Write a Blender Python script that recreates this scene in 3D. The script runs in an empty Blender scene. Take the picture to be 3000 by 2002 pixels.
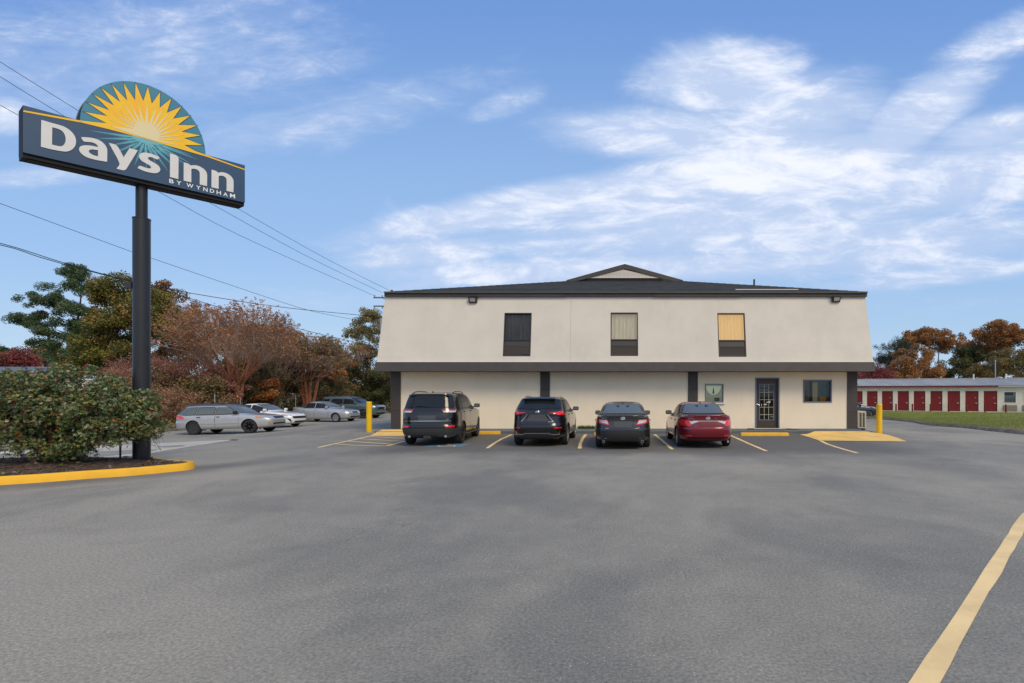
import bpy, bmesh, math, random
import numpy as np
from mathutils import Vector, Matrix
from mathutils.geometry import tessellate_polygon

R = math.radians
sc = bpy.context.scene
C = sc.collection
rnd = random.Random(7)

# ---------------------------------------------------------------- camera
F, XP, HZ, H = 1550.0, 1820.0, 1153.0, 1.75      # focal length and principal point in 3000x2002 pixels, eye height
cam_d = bpy.data.cameras.new('camera')
cam_d.sensor_width = 36
cam_d.lens = 36 * F / 3000
cam_d.shift_x = -(XP - 1500) / 3000
cam_d.shift_y = (HZ - 1001) / 3000
cam_d.clip_start = 0.1
cam_d.clip_end = 3000
cam = bpy.data.objects.new('camera', cam_d)
C.objects.link(cam)
cam.location = (0, 0, H)
cam.rotation_euler = (R(90), 0, 0)
sc.camera = cam

# ---------------------------------------------------------------- light
SUN_EL, SUN_AZ = 45.0, 140.0                       # azimuth clockwise from +y (the sun stands behind the camera)
world = bpy.data.worlds.new("World")
sc.world = world
world.use_nodes = True
NT = world.node_tree
for n in list(NT.nodes): NT.nodes.remove(n)


class NG:
    """small helper for writing node maths"""
    def __init__(s, nt): s.nt = nt
    def new(s, t, **kw):
        n = s.nt.nodes.new(t)
        for k, v in kw.items(): setattr(n, k, v)
        return n
    def put(s, sock, v):
        if isinstance(v, bpy.types.NodeSocket): s.nt.links.new(v, sock)
        elif v is not None: sock.default_value = v
    def m(s, op, a, b=None, c=None, clamp=False):
        n = s.new('ShaderNodeMath', operation=op); n.use_clamp = clamp
        s.put(n.inputs[0], a)
        if b is not None: s.put(n.inputs[1], b)
        if c is not None: s.put(n.inputs[2], c)
        return n.outputs[0]
    def mix(s, f, a, b, mode='MIX'):
        n = s.new('ShaderNodeMix'); n.data_type = 'RGBA'; n.blend_type = mode
        s.put(n.inputs[0], f); s.put(n.inputs[6], a); s.put(n.inputs[7], b)
        return n.outputs[2]
    def ss(s, v, lo, hi, a=0.0, b=1.0):
        n = s.new('ShaderNodeMapRange'); n.interpolation_type = 'SMOOTHSTEP'
        s.put(n.inputs[0], v); n.inputs[1].default_value = lo; n.inputs[2].default_value = hi
        n.inputs[3].default_value = a; n.inputs[4].default_value = b
        return n.outputs[0]
    def noise(s, vec, scale, detail=3, rough=0.5, dist=0.0):
        n = s.new('ShaderNodeTexNoise')
        s.put(n.inputs['Vector'], vec); n.inputs['Scale'].default_value = scale
        n.inputs['Detail'].default_value = detail; n.inputs['Roughness'].default_value = rough
        n.inputs['Distortion'].default_value = dist
        return n.outputs['Fac']
    def mapping(s, vec, loc=(0, 0, 0), rot=(0, 0, 0), scale=(1, 1, 1), typ='POINT'):
        n = s.new('ShaderNodeMapping', vector_type=typ)
        s.put(n.inputs[0], vec); n.inputs[1].default_value = loc
        n.inputs[2].default_value = rot; n.inputs[3].default_value = scale
        return n.outputs[0]
    def comb(s, x, y, z):
        n = s.new('ShaderNodeCombineXYZ')
        s.put(n.inputs[0], x); s.put(n.inputs[1], y); s.put(n.inputs[2], z)
        return n.outputs[0]


g = NG(NT)
sky = g.new('ShaderNodeTexSky')
sky.sky_type = 'NISHITA'
sky.sun_disc = False
sky.sun_elevation = R(SUN_EL)
sky.sun_rotation = R(SUN_AZ)
sky.air_density = 1.25
sky.dust_density = 0.6
sky.ozone_density = 2.2
tc = g.new('ShaderNodeTexCoord')
sep = g.new('ShaderNodeSeparateXYZ')
NT.links.new(tc.outputs['Generated'], sep.inputs[0])
dx, dy, dz = sep.outputs
ay = g.m('MAXIMUM', g.m('ABSOLUTE', dy), 0.22)
u = g.m('DIVIDE', dx, ay)
v = g.m('DIVIDE', dz, ay)
uv = g.comb(u, v, 0.0)


def blob(px, py, rx, ry, rot, amt):
    mp = g.mapping(uv, loc=((px - XP) / F, (HZ - py) / F, 0), rot=(0, 0, R(rot)), scale=(rx / F, ry / F, 1), typ='TEXTURE')
    ln = g.new('ShaderNodeVectorMath', operation='LENGTH')
    NT.links.new(mp, ln.inputs[0])
    return g.ss(ln.outputs['Value'], 1.25, 0.15, 0.0, amt)


tot = None
CLOUDS = [(2120, 230, 320, 150, 0, 1.05), (1960, 400, 450, 100, -4, 1.0), (2330, 370, 420, 190, 10, .85),
          (1500, 610, 620, 80, 11, 1.0), (2000, 530, 560, 110, 12, 1.0), (1250, 745, 330, 60, 6, .85), (2350, 500, 600, 130, 12, .95), (2700, 330, 330, 120, 36, .95),
          (2150, 660, 1000, 150, 4, .78), (2880, 500, 560, 150, 12, .85), (2600, 720, 900, 130, 5, .68), (1800, 790, 1000, 60, 2, .80),
          (1480, 300, 190, 60, 20, .40), (2960, 100, 300, 90, 22, .58), (2920, 380, 300, 80, 14, .8),
          (350, 180, 1100, 330, 6, .40), (1050, 320, 600, 110, 14, .38), (700, 400, 600, 90, 14, .34), (20, 340, 100, 70, 0, 1.0), (60, 520, 500, 50, 4, .48),
          (2750, 810, 600, 45, 6, .55), (1500, 890, 2500, 70, 0, .36), (1350, 820, 300, 30, 6, .6)]
for b_ in CLOUDS:
    o_ = blob(*b_)
    tot = o_ if tot is None else g.m('MAXIMUM', tot, g.m('ADD', o_, g.m('MULTIPLY', tot, 0.25)))
uvs = g.mapping(uv, rot=(0, 0, R(-11)), scale=(1.5, 4.2, 1))
n1 = g.noise(uvs, 1.9, 12, 0.62, 0.9)
uvs2 = g.mapping(uv, rot=(0, 0, R(-16)), scale=(3.0, 9.0, 1), loc=(3.1, 1.7, 0))
n2 = g.noise(uvs2, 3.4, 11, 0.68, 0.5)
far = g.ss(dy, 0.30, 0.0, 0.0, 0.42)               # unseen sky: broken cloud carried on, thickened to whiten and brighten the light
tot = g.m('ADD', tot, far)
dens = g.m('ADD', g.m('ADD', tot, g.m('MULTIPLY', g.m('SUBTRACT', n1, 0.5), g.ss(tot, 0.2, 0.8, 0.75, 1.2))), g.m('MULTIPLY', g.m('SUBTRACT', n2, 0.5), 0.5))
cover = g.ss(dens, 0.10, 0.80, 0.0, 0.92)
thick = g.ss(g.m('ADD', g.m('MULTIPLY', dens, 0.40), g.m('ADD', g.m('MULTIPLY', g.m('SUBTRACT', n2, 0.5), 1.1), g.m('MULTIPLY', g.m('SUBTRACT', n1, 0.5), 1.5))), 0.12, 0.80)
cloud_col = g.mix(thick, (4.6, 5.6, 7.6, 1), (8.2, 8.4, 9.1, 1))
gr1 = g.mix(g.ss(v, -0.05, 0.34), (4.1, 5.7, 7.6, 1), (2.75, 4.5, 7.5, 1))
grad = g.mix(g.ss(v, 0.30, 0.80), gr1, (1.45, 2.95, 6.5, 1))
blue = g.mix(0.82, sky.outputs[0], grad)
allsky = g.mix(cover, blue, cloud_col)
bg = g.new('ShaderNodeBackground')
NT.links.new(allsky, bg.inputs[0])
bg.inputs[1].default_value = 0.070
wo = g.new('ShaderNodeOutputWorld')
NT.links.new(bg.outputs[0], wo.inputs[0])

sun_d = bpy.data.lights.new('sun', 'SUN')
sun_d.energy = 1.5
sun_d.angle = R(26)
sun_d.color = (1.0, 0.83, 0.56)
sun = bpy.data.objects.new('sun', sun_d)
C.objects.link(sun)
sdir = Vector((math.sin(R(SUN_AZ)) * math.cos(R(SUN_EL)), math.cos(R(SUN_AZ)) * math.cos(R(SUN_EL)), math.sin(R(SUN_EL))))
sun.rotation_euler = sdir.to_track_quat('Z', 'Y').to_euler()
sun.location = (0, -20, 30)

sc.view_settings.view_transform = 'Standard'
sc.view_settings.look = 'None'
sc.view_settings.exposure = 0.76
sc.view_settings.gamma = 1.0
sc.view_settings.use_curve_mapping = False


# ---------------------------------------------------------------- helpers
def ss01(t):
    t = np.clip(t, 0, 1)
    return t * t * (3 - 2 * t)


def gz(x, y):
    """height of the paved ground: it falls a little to the left lot and to the drive on the right"""
    a = -0.30 * ss01((-x - 13) / 8) * ss01((y - 14) / 5)
    b = -0.40 * ss01((x - 11) / 6) * ss01((y - 24) / 14)
    return a + b


def P(px, py, Y):
    return Vector(((px - XP) / F * Y, Y, H - (py - HZ) / F * Y))


def G(px, py, dz=0.0):
    Y = F * H / (py - HZ)
    for _ in range(30):
        z = float(gz((px - XP) / F * Y, Y)) + dz
        Y = 0.5 * Y + 0.5 * F * (H - z) / (py - HZ)
    X = (px - XP) / F * Y
    return Vector((X, Y, float(gz(X, Y)) + dz))


def raypl(px, py, o, n):
    d = Vector(((px - XP) / F, 1, -(py - HZ) / F))
    c = Vector((0, 0, H))
    t = (Vector(o) - c).dot(n) / d.dot(n)
    return c + d * t


MATS = {}


def mat(name, col, rough=0.6, metal=0.0, var=0.0, vscale=3.0, bump=0.0, bscale=40.0, spec=0.5, coat=0.0, emit=None, col2=None, stretch=None, trans=None, grime=0.0):
    if name in MATS: return MATS[name]
    m = bpy.data.materials.new(name)
    m.use_nodes = True
    nt = m.node_tree
    q = NG(nt)
    bs = nt.nodes['Principled BSDF']
    bs.inputs['Base Color'].default_value = (*col, 1)
    bs.inputs['Roughness'].default_value = rough
    bs.inputs['Metallic'].default_value = metal
    bs.inputs['Specular IOR Level'].default_value = spec
    if coat:
        bs.inputs['Coat Weight'].default_value = coat
        bs.inputs['Coat Roughness'].default_value = 0.04
    vec = None
    if var or bump or col2 or grime:
        t = q.new('ShaderNodeTexCoord')
        vec = t.outputs['Object']
        if stretch: vec = q.mapping(vec, scale=stretch)
    if var or col2:
        n = q.noise(vec, vscale, 6, 0.6)
        n = q.ss(n, 0.32, 0.68)
        c2 = col2 if col2 else tuple(max(0, c * (1 - var)) for c in col)
        nt.links.new(q.mix(n, (*col, 1), (*c2, 1)), bs.inputs['Base Color'])
    if grime:
        src = bs.inputs['Base Color'].links[0].from_socket if bs.inputs['Base Color'].links else (*col, 1)
        gr = q.noise(q.mapping(t.outputs['Object'], scale=(1, 1, .25)), 1.7, 8, 0.7)
        gr = q.ss(gr, 0.5, 0.75, 0.0, grime)
        nt.links.new(q.mix(gr, src, tuple(c * .45 for c in col) + (1,)), bs.inputs['Base Color'])
    if bump:
        b = q.new('ShaderNodeBump')
        b.inputs['Strength'].default_value = bump
        b.inputs['Distance'].default_value = 0.02
        nt.links.new(q.noise(vec, bscale, 4, 0.6), b.inputs['Height'])
        nt.links.new(b.outputs[0], bs.inputs['Normal'])
    if emit:
        bs.inputs['Emission Color'].default_value = (*emit[0], 1)
        bs.inputs['Emission Strength'].default_value = emit[1]
    if trans:
        bs.inputs['Transmission Weight'].default_value = trans
    MATS[name] = m
    return m


def glass_mat(name, tint, refl=1.0, alpha=0.5):
    """thin pane: tinted see-through with a mirror-like surface"""
    m = bpy.data.materials.new(name); m.use_nodes = True
    nt = m.node_tree; q = NG(nt)
    nt.nodes.remove(nt.nodes['Principled BSDF'])
    tr = q.new('ShaderNodeBsdfTransparent'); tr.inputs[0].default_value = (*tint, 1)
    gl = q.new('ShaderNodeBsdfGlossy'); gl.inputs['Roughness'].default_value = 0.02
    gl.inputs[0].default_value = (refl, refl, refl, 1)
    fr = q.new('ShaderNodeFresnel'); fr.inputs[0].default_value = 1.5
    f2 = q.m('ADD', q.m('MULTIPLY', fr.outputs[0], 0.9), alpha, clamp=True)
    mx = q.new('ShaderNodeMixShader')
    nt.links.new(f2, mx.inputs[0]); nt.links.new(tr.outputs[0], mx.inputs[1]); nt.links.new(gl.outputs[0], mx.inputs[2])
    nt.links.new(mx.outputs[0], nt.nodes['Material Output'].inputs[0])
    MATS[name] = m
    return m


def leaf_mat(name, rough=0.6, transl=0.25):
    m = bpy.data.materials.new(name); m.use_nodes = True
    nt = m.node_tree; q = NG(nt)
    bs = nt.nodes['Principled BSDF']
    at = q.new('ShaderNodeAttribute'); at.attribute_name = 'col'
    nt.links.new(at.outputs['Color'], bs.inputs['Base Color'])
    bs.inputs['Roughness'].default_value = rough
    bs.inputs['Specular IOR Level'].default_value = 0.3
    if transl:
        tl = q.new('ShaderNodeBsdfTranslucent')
        nt.links.new(at.outputs['Color'], tl.inputs[0])
        mx = q.new('ShaderNodeMixShader'); mx.inputs[0].default_value = transl
        nt.links.new(bs.outputs[0], mx.inputs[1]); nt.links.new(tl.outputs[0], mx.inputs[2])
        nt.links.new(mx.outputs[0], nt.nodes['Material Output'].inputs[0])
    MATS[name] = m
    return m


def tag(o, label=None, cat=None, group=None, kind=None):
    if label: o['label'] = label
    if cat: o['category'] = cat
    if group: o['group'] = group
    if kind: o['kind'] = kind
    return o


def thing(name, label, cat, loc=(0, 0, 0), rot=(0, 0, 0), group=None):
    o = bpy.data.objects.new(name, None)
    C.objects.link(o)
    o.location = loc
    o.rotation_euler = rot
    o.empty_display_size = 0.3
    return tag(o, label, cat, group)


def link(o, parent=None):
    C.objects.link(o)
    if parent is not None: o.parent = parent
    return o


def mesh(name, verts, faces, m, parent=None, org=None, smooth=None, mi=None):
    """one mesh object; with org, verts are world points and the object's origin is org (or its parent's)"""
    me = bpy.data.meshes.new(name)
    if org is not None:
        o3 = Vector(org)
        verts = [Vector(v) - o3 for v in verts]
    me.from_pydata([tuple(v) for v in verts], [], faces)
    ms = m if isinstance(m, (list, tuple)) else [m]
    for q in ms: me.materials.append(q)
    if mi is not None: me.polygons.foreach_set('material_index', mi)
    me.update()
    if smooth is not None:
        me.shade_smooth()
        if smooth < 179: me.set_sharp_from_angle(angle=R(smooth))
    o = bpy.data.objects.new(name, me)
    link(o, parent)
    if org is not None and parent is None: o.location = org
    return o


class MB:
    """collects shapes of one part"""
    def __init__(s): s.v = []; s.f = []; s.mi = []
    def add(s, vs, fs, k=0):
        b = len(s.v)
        s.v += [tuple(v) for v in vs]
        s.f += [tuple(i + b for i in f) for f in fs]
        s.mi += [k] * len(fs)
        return s
    def box(s, a, b, k=0, bev=0.0):
        x0, y0, z0 = [min(a[i], b[i]) for i in range(3)]
        x1, y1, z1 = [max(a[i], b[i]) for i in range(3)]
        if bev:
            q = bmesh.new()
            bmesh.ops.create_cube(q, size=1)
            for w in q.verts:
                w.co = Vector((x0 if w.co.x < 0 else x1, y0 if w.co.y < 0 else y1, z0 if w.co.z < 0 else z1))
            bmesh.ops.bevel(q, geom=q.edges[:], offset=bev, segments=2, affect='EDGES', profile=0.5)
            q.verts.index_update()
            s.add([w.co[:] for w in q.verts], [[w.index for w in f.verts] for f in q.faces], k)
            q.free()
            return s
        return s.add([(x0, y0, z0), (x1, y0, z0), (x1, y1, z0), (x0, y1, z0), (x0, y0, z1), (x1, y0, z1), (x1, y1, z1), (x0, y1, z1)],
                     [(0, 3, 2, 1), (4, 5, 6, 7), (0, 1, 5, 4), (1, 2, 6, 5), (2, 3, 7, 6), (3, 0, 4, 7)], k)
    def obox(s, o, U, V, N, u0, u1, v0, v1, n0, n1, k=0):
        """box in an oriented frame"""
        o = Vector(o)
        p = lambda a, b, c: o + U * a + V * b + N * c
        return s.add([p(u0, v0, n0), p(u1, v0, n0), p(u1, v1, n0), p(u0, v1, n0), p(u0, v0, n1), p(u1, v0, n1), p(u1, v1, n1), p(u0, v1, n1)],
                     [(0, 3, 2, 1), (4, 5, 6, 7), (0, 1, 5, 4), (1, 2, 6, 5), (2, 3, 7, 6), (3, 0, 4, 7)], k)
    def tube(s, pts, rad, n=8, k=0, caps=True):
        pts = [Vector(p) for p in pts]
        if not isinstance(rad, (list, tuple)): rad = [rad] * len(pts)
        rings = []
        for i, p in enumerate(pts):
            d = (pts[min(i + 1, len(pts) - 1)] - pts[max(i - 1, 0)]).normalized()
            a = d.cross(Vector((0, 0, 1)))
            if a.length < 1e-3: a = d.cross(Vector((1, 0, 0)))
            a.normalize(); b = d.cross(a)
            rings.append([p + (a * math.cos(2 * math.pi * j / n) + b * math.sin(2 * math.pi * j / n)) * rad[i] for j in range(n)])
        vs = [q for r in rings for q in r]
        fs = []
        for i in range(len(pts) - 1):
            for j in range(n):
                fs.append((i * n + j, i * n + (j + 1) % n, (i + 1) * n + (j + 1) % n, (i + 1) * n + j))
        if caps:
            fs.append(tuple(range(n))[::-1]); fs.append(tuple((len(pts) - 1) * n + j for j in range(n)))
        return s.add(vs, fs, k)
    def lathe(s, prof, n=24, k=0, axis='Z', o=(0, 0, 0)):
        vs, fs = [], []
        for (r, z) in prof:
            for j in range(n):
                a = 2 * math.pi * j / n
                if axis == 'Z': vs.append((o[0] + r * math.cos(a), o[1] + r * math.sin(a), o[2] + z))
                else: vs.append((o[0] + r * math.cos(a), o[1] + z, o[2] + r * math.sin(a)))
        for i in range(len(prof) - 1):
            for j in range(n):
                fs.append((i * n + j, i * n + (j + 1) % n, (i + 1) * n + (j + 1) % n, (i + 1) * n + j))
        if prof[0][0] > 1e-4: fs.append(tuple(range(n))[::-1])
        if prof[-1][0] > 1e-4: fs.append(tuple((len(prof) - 1) * n + j for j in range(n)))
        return s.add(vs, fs, k)
    def prism(s, poly, fn, d, holes=(), k=0):
        """solid from a 2D outline (with holes); fn(x, y, h) gives the 3D point at height h"""
        loops = [list(poly)] + [list(h) for h in holes]
        tri = tessellate_polygon([[Vector((p[0], p[1], 0)) for p in lp] for lp in loops])
        flat = [p for lp in loops for p in lp]
        n = len(flat)
        vs = [fn(p[0], p[1], d) for p in flat] + [fn(p[0], p[1], 0) for p in flat]
        fs = []
        for t in tri:
            a, b, c = [Vector(flat[i] + (0,)) if len(flat[i]) == 2 else Vector(flat[i]) for i in t]
            if (b - a).cross(c - a).z < 0: t = t[::-1]
            fs.append(tuple(t)); fs.append(tuple(i + n for i in t[::-1]))
        st = 0
        for lp in loops:
            L = len(lp)
            for i in range(L):
                a, b = st + i, st + (i + 1) % L
                fs.append((a, b, b + n, a + n))
            st += L
        return s.add(vs, fs, k)
    def build(s, name, m, parent=None, org=None, smooth=None):
        return mesh(name, s.v, s.f, m, parent, org, smooth, s.mi if isinstance(m, (list, tuple)) else None)


def big_mesh(name, V, faces_n, m, parent=None, col=None, loc=None):
    """numpy mesh of many small faces; V is (n, k, 3): n faces with k corners each"""
    n, k, _ = V.shape
    me = bpy.data.meshes.new(name)
    me.vertices.add(n * k); me.vertices.foreach_set('co', V.reshape(-1).astype(np.float32))
    me.loops.add(n * k); me.loops.foreach_set('vertex_index', np.arange(n * k, dtype=np.int32))
    me.polygons.add(n)
    me.polygons.foreach_set('loop_start', np.arange(0, n * k, k, dtype=np.int32))
    try: me.polygons.foreach_set('loop_total', np.full(n, k, dtype=np.int32))
    except Exception: pass
    me.materials.append(m)
    if col is not None:
        at = me.color_attributes.new('col', 'FLOAT_COLOR', 'POINT')
        c4 = np.ones((n, k, 4), np.float32); c4[:, :, :3] = col[:, None, :]
        at.data.foreach_set('color', c4.reshape(-1))
    me.update(calc_edges=True)
    o = bpy.data.objects.new(name, me)
    link(o, parent)
    if loc is not None: o.location = loc
    return o


def wall_holes(mb, o, U, V, N, u0, u1, v0, v1, holes, depth, k=0):
    """plane wall with rectangular openings; reveals go back by depth"""
    us = sorted({u0, u1, *[h[0] for h in holes], *[h[1] for h in holes]})
    vs = sorted({v0, v1, *[h[2] for h in holes], *[h[3] for h in holes]})
    o = Vector(o)
    p = lambda a, b, c=0: o + U * a + V * b + N * c
    for i in range(len(us) - 1):
        for j in range(len(vs) - 1):
            cu, cv = (us[i] + us[i + 1]) / 2, (vs[j] + vs[j + 1]) / 2
            if any(h[0] < cu < h[1] and h[2] < cv < h[3] for h in holes): continue
            mb.add([p(us[i], vs[j]), p(us[i + 1], vs[j]), p(us[i + 1], vs[j + 1]), p(us[i], vs[j + 1])], [(0, 1, 2, 3)], k)
    for h in holes:
        a, b, c, d = h[:4]
        q = [(a, c), (b, c), (b, d), (a, d)]
        for i in range(4):
            s_, t_ = q[i], q[(i + 1) % 4]
            mb.add([p(*s_), p(*t_), p(*t_, -depth), p(*s_, -depth)], [(0, 3, 2, 1)], k)


def dup(root, loc, rot=None, label=None, sub=True):
    r = root.copy(); C.objects.link(r); r.location = loc
    if rot is not None: r.rotation_euler = rot
    if label: r['label'] = label
    for ch in list(root.children):
        c = ch.copy(); C.objects.link(c); c.parent = r
        for g_ in ch.children:
            d = g_.copy(); C.objects.link(d); d.parent = c
    return r

# ---------------------------------------------------------------- materials
def asphalt_mat():
    m = bpy.data.materials.new('asphalt'); m.use_nodes = True
    nt = m.node_tree; q = NG(nt); bs = nt.nodes['Principled BSDF']
    t = q.new('ShaderNodeTexCoord').outputs['Object']
    big = q.noise(q.mapping(t, scale=(1, 0.6, 1)), 0.13, 9, 0.66, 0.3)
    mid = q.noise(t, 1.7, 9, 0.75, 0.2)
    fine = q.noise(t, 38, 4, 0.8)
    c = q.mix(q.ss(big, 0.40, 0.62), (0.198, 0.191, 0.172, 1), (0.292, 0.271, 0.232, 1))
    c = q.mix(q.ss(mid, 0.35, 0.7, 0.0, 0.35), c, (0.32, 0.297, 0.257, 1))
    tone = q.noise(q.mapping(t, loc=(7, 3, 0), scale=(1, 0.7, 1)), 0.32, 7, 0.6, 0.4)
    c = q.mix(q.ss(tone, 0.46, 0.62, 0.0, 0.45), c, (0.125, 0.125, 0.120, 1))
    streak = q.noise(q.mapping(t, rot=(0, 0, R(35)), scale=(0.35, 2.2, 1)), 1.1, 5, 0.7, 0.5)
    c = q.mix(q.ss(streak, 0.56, 0.72, 0.0, 0.22), c, (0.14, 0.136, 0.128, 1))
    c = q.mix(q.ss(fine, 0.2, 0.8, 0.0, 1.0), q.mix(1.0, c, (0.56, 0.55, 0.52, 1), 'MULTIPLY'), q.mix(1.0, c, (1.66, 1.64, 1.55, 1), 'MULTIPLY'))
    vo = q.new('ShaderNodeTexVoronoi'); vo.inputs['Scale'].default_value = 46; nt.links.new(t, vo.inputs['Vector'])
    dot = q.ss(vo.outputs['Distance'], 0.30, 0.12)
    vsep = q.new('ShaderNodeSeparateColor'); nt.links.new(vo.outputs['Color'], vsep.inputs[0])
    pick = q.ss(vsep.outputs[0], 0.80, 0.88)
    patch = q.ss(q.noise(t, 0.5, 4, 0.6), 0.42, 0.62)
    c = q.mix(q.m('MULTIPLY', q.m('MULTIPLY', dot, pick), q.m('MULTIPLY_ADD', patch, 0.65, 0.25)), c, (0.75, 0.72, 0.66, 1))
    # the bays by the building and the strip along the island kerb are older, darker tar
    sp3 = q.new('ShaderNodeSeparateXYZ'); nt.links.new(t, sp3.inputs[0])
    wob = q.m('MULTIPLY', q.m('SUBTRACT', q.noise(t, 0.8, 6, 0.6), 0.5), 2.2)
    X_, Y_ = q.m('ADD', sp3.outputs[0], wob), q.m('ADD', sp3.outputs[1], wob)
    bay = q.m('MULTIPLY', q.m('MULTIPLY', q.ss(X_, -9.0, -6.8), q.ss(X_, 10.6, 8.0)), q.ss(Y_, 14.0, 16.6))
    dk = q.m('SUBTRACT', q.m('MULTIPLY', q.m('ADD', sp3.outputs[0], 11.84), 0.70), q.m('MULTIPLY', q.m('SUBTRACT', sp3.outputs[1], 10.08), 0.71))
    strip = q.m('MULTIPLY', q.ss(q.m('ADD', dk, q.m('MULTIPLY', wob, 0.3)), 1.3, 0.35), q.ss(sp3.outputs[0], -8.6, -9.8))
    strip = q.m('MULTIPLY', strip, q.ss(dk, -1.2, -0.3))
    c = q.mix(q.m('MULTIPLY', bay, 0.80), c, (0.105, 0.100, 0.094, 1))
    c = q.mix(q.m('MULTIPLY', strip, 0.55), c, (0.10, 0.098, 0.094, 1))
    # oil drips and tyre wear
    oil = q.noise(t, 1.6, 7, 0.75)
    c = q.mix(q.ss(oil, 0.64, 0.74, 0.0, 0.45), c, (0.11, 0.108, 0.108, 1))
    # thin cracks
    vc = q.new('ShaderNodeTexVoronoi'); vc.feature = 'DISTANCE_TO_EDGE'; vc.inputs['Scale'].default_value = 0.22
    wv = q.new('ShaderNodeVectorMath', operation='ADD')
    nz = q.new('ShaderNodeTexNoise'); nz.inputs['Scale'].default_value = 1.4; nz.inputs['Detail'].default_value = 6
    nt.links.new(t, nz.inputs['Vector']); nt.links.new(t, wv.inputs[0]); nt.links.new(nz.outputs['Color'], wv.inputs[1])
    nt.links.new(wv.outputs[0], vc.inputs['Vector'])
    cr = q.ss(vc.outputs['Distance'], 0.0035, 0.0008)
    crm = q.m('MULTIPLY', cr, q.ss(q.noise(t, 0.35, 3, 0.5), 0.5, 0.62, 0.0, 0.28))
    c = q.mix(crm, c, (0.05, 0.05, 0.05, 1))
    nt.links.new(c, bs.inputs['Base Color'])
    bs.inputs['Roughness'].default_value = 0.82
    bs.inputs['Specular IOR Level'].default_value = 0.35
    b = q.new('ShaderNodeBump'); b.inputs['Strength'].default_value = 0.55; b.inputs['Distance'].default_value = 0.012
    nt.links.new(q.m('ADD', q.noise(t, 90, 4, 0.7), q.m('MULTIPLY', q.m('MULTIPLY', dot, pick), 0.4)), b.inputs['Height'])
    nt.links.new(b.outputs[0], bs.inputs['Normal'])
    return m


def paint_mat(name, col, wear=0.35, scale=9.0):
    """road paint: worn through to the asphalt in small flakes and scuffs"""
    m = bpy.data.materials.new(name); m.use_nodes = True
    nt = m.node_tree; q = NG(nt); bs = nt.nodes['Principled BSDF']
    t = q.new('ShaderNodeTexCoord').outputs['Object']
    a = q.noise(t, scale, 8, 0.72)
    b = q.noise(t, 1.3, 5, 0.6)
    c = q.mix(q.ss(b, 0.35, 0.7), (*col, 1), tuple(x * 0.80 for x in col) + (1,))
    c = q.mix(q.ss(a, 0.60, 0.74, 0.0, wear), c, (0.19, 0.18, 0.16, 1))
    nt.links.new(c, bs.inputs['Base Color'])
    bs.inputs['Roughness'].default_value = 0.7
    bp = q.new('ShaderNodeBump'); bp.inputs['Strength'].default_value = 0.35; bp.inputs['Distance'].default_value = 0.008
    nt.links.new(q.noise(t, 80, 4, 0.7), bp.inputs['Height']); nt.links.new(bp.outputs[0], bs.inputs['Normal'])
    MATS[name] = m
    return m


def grass_mat(name, a, b, dry, dryness=0.5):
    m = bpy.data.materials.new(name); m.use_nodes = True
    nt = m.node_tree; q = NG(nt); bs = nt.nodes['Principled BSDF']
    t = q.new('ShaderNodeTexCoord').outputs['Object']
    c = q.mix(q.ss(q.noise(t, 6, 6, 0.7), 0.3, 0.7), (*a, 1), (*b, 1))
    c = q.mix(q.ss(q.noise(t, 0.45, 6, 0.65), 0.48, 0.66, 0.0, dryness), c, (*dry, 1))
    nt.links.new(c, bs.inputs['Base Color']); bs.inputs['Roughness'].default_value = 0.95
    bs.inputs['Specular IOR Level'].default_value = 0.15
    bp = q.new('ShaderNodeBump'); bp.inputs['Strength'].default_value = 0.9; bp.inputs['Distance'].default_value = 0.05
    nt.links.new(q.noise(t, 30, 5, 0.8), bp.inputs['Height']); nt.links.new(bp.outputs[0], bs.inputs['Normal'])
    MATS[name] = m
    return m


M_asph = asphalt_mat()
M_line = paint_mat('line_paint', (0.92, 0.66, 0.31), 0.4, 14)
M_ramp = paint_mat('ramp_paint', (0.90, 0.57, 0.16), 0.35, 9)
M_kerb_y = paint_mat('yellow_kerb_paint', (0.84, 0.45, 0.02), 0.6, 12)
M_bluep = paint_mat('blue_paint', (0.14, 0.23, 0.31), 0.9, 5)
M_grass = grass_mat('grass_green', (0.21, 0.235, 0.05), (0.30, 0.31, 0.085), (0.40, 0.31, 0.16))
M_earth = grass_mat('dry_grass', (0.13, 0.12, 0.055), (0.20, 0.16, 0.085), (0.21, 0.145, 0.08), 0.8)
M_conc = mat('concrete', (0.66, 0.58, 0.45), 0.9, var=0.25, vscale=1.3, bump=0.3, bscale=50, grime=0.25)
M_kerbc = mat('kerb_concrete', (0.17, 0.145, 0.12), 0.9, var=0.4, vscale=2.5, bump=0.5, bscale=40)
M_side = mat('grey_painted_walk', (0.13, 0.15, 0.165), 0.75, var=0.3, vscale=1.6, bump=0.3, bscale=40, grime=0.3)
M_stucco = mat('upper_stucco', (0.69, 0.635, 0.555), 0.92, var=0.07, vscale=0.9, bump=0.5, bscale=120, grime=0.10)
M_stucco2 = mat('lower_stucco', (0.93, 0.80, 0.61), 0.92, var=0.05, vscale=0.9, bump=0.5, bscale=120, grime=0.08)
M_trim = mat('charcoal_trim', (0.070, 0.060, 0.055), 0.6, var=0.2, vscale=2.0, bump=0.15, bscale=60)
M_trim2 = mat('column_brown', (0.062, 0.051, 0.046), 0.6, var=0.2, vscale=1.5, bump=0.15, bscale=80)
M_soffit = mat('soffit', (0.55, 0.50, 0.44), 0.9)
M_roofm = None
M_winf = mat('bronze_frame', (0.030, 0.026, 0.024), 0.45, metal=0.2)
M_blue = mat('blue_grey_frame', (0.16, 0.20, 0.26), 0.5, var=0.15, vscale=5)
M_door = mat('brown_door', (0.060, 0.040, 0.028), 0.5, var=0.15, vscale=4)
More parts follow.
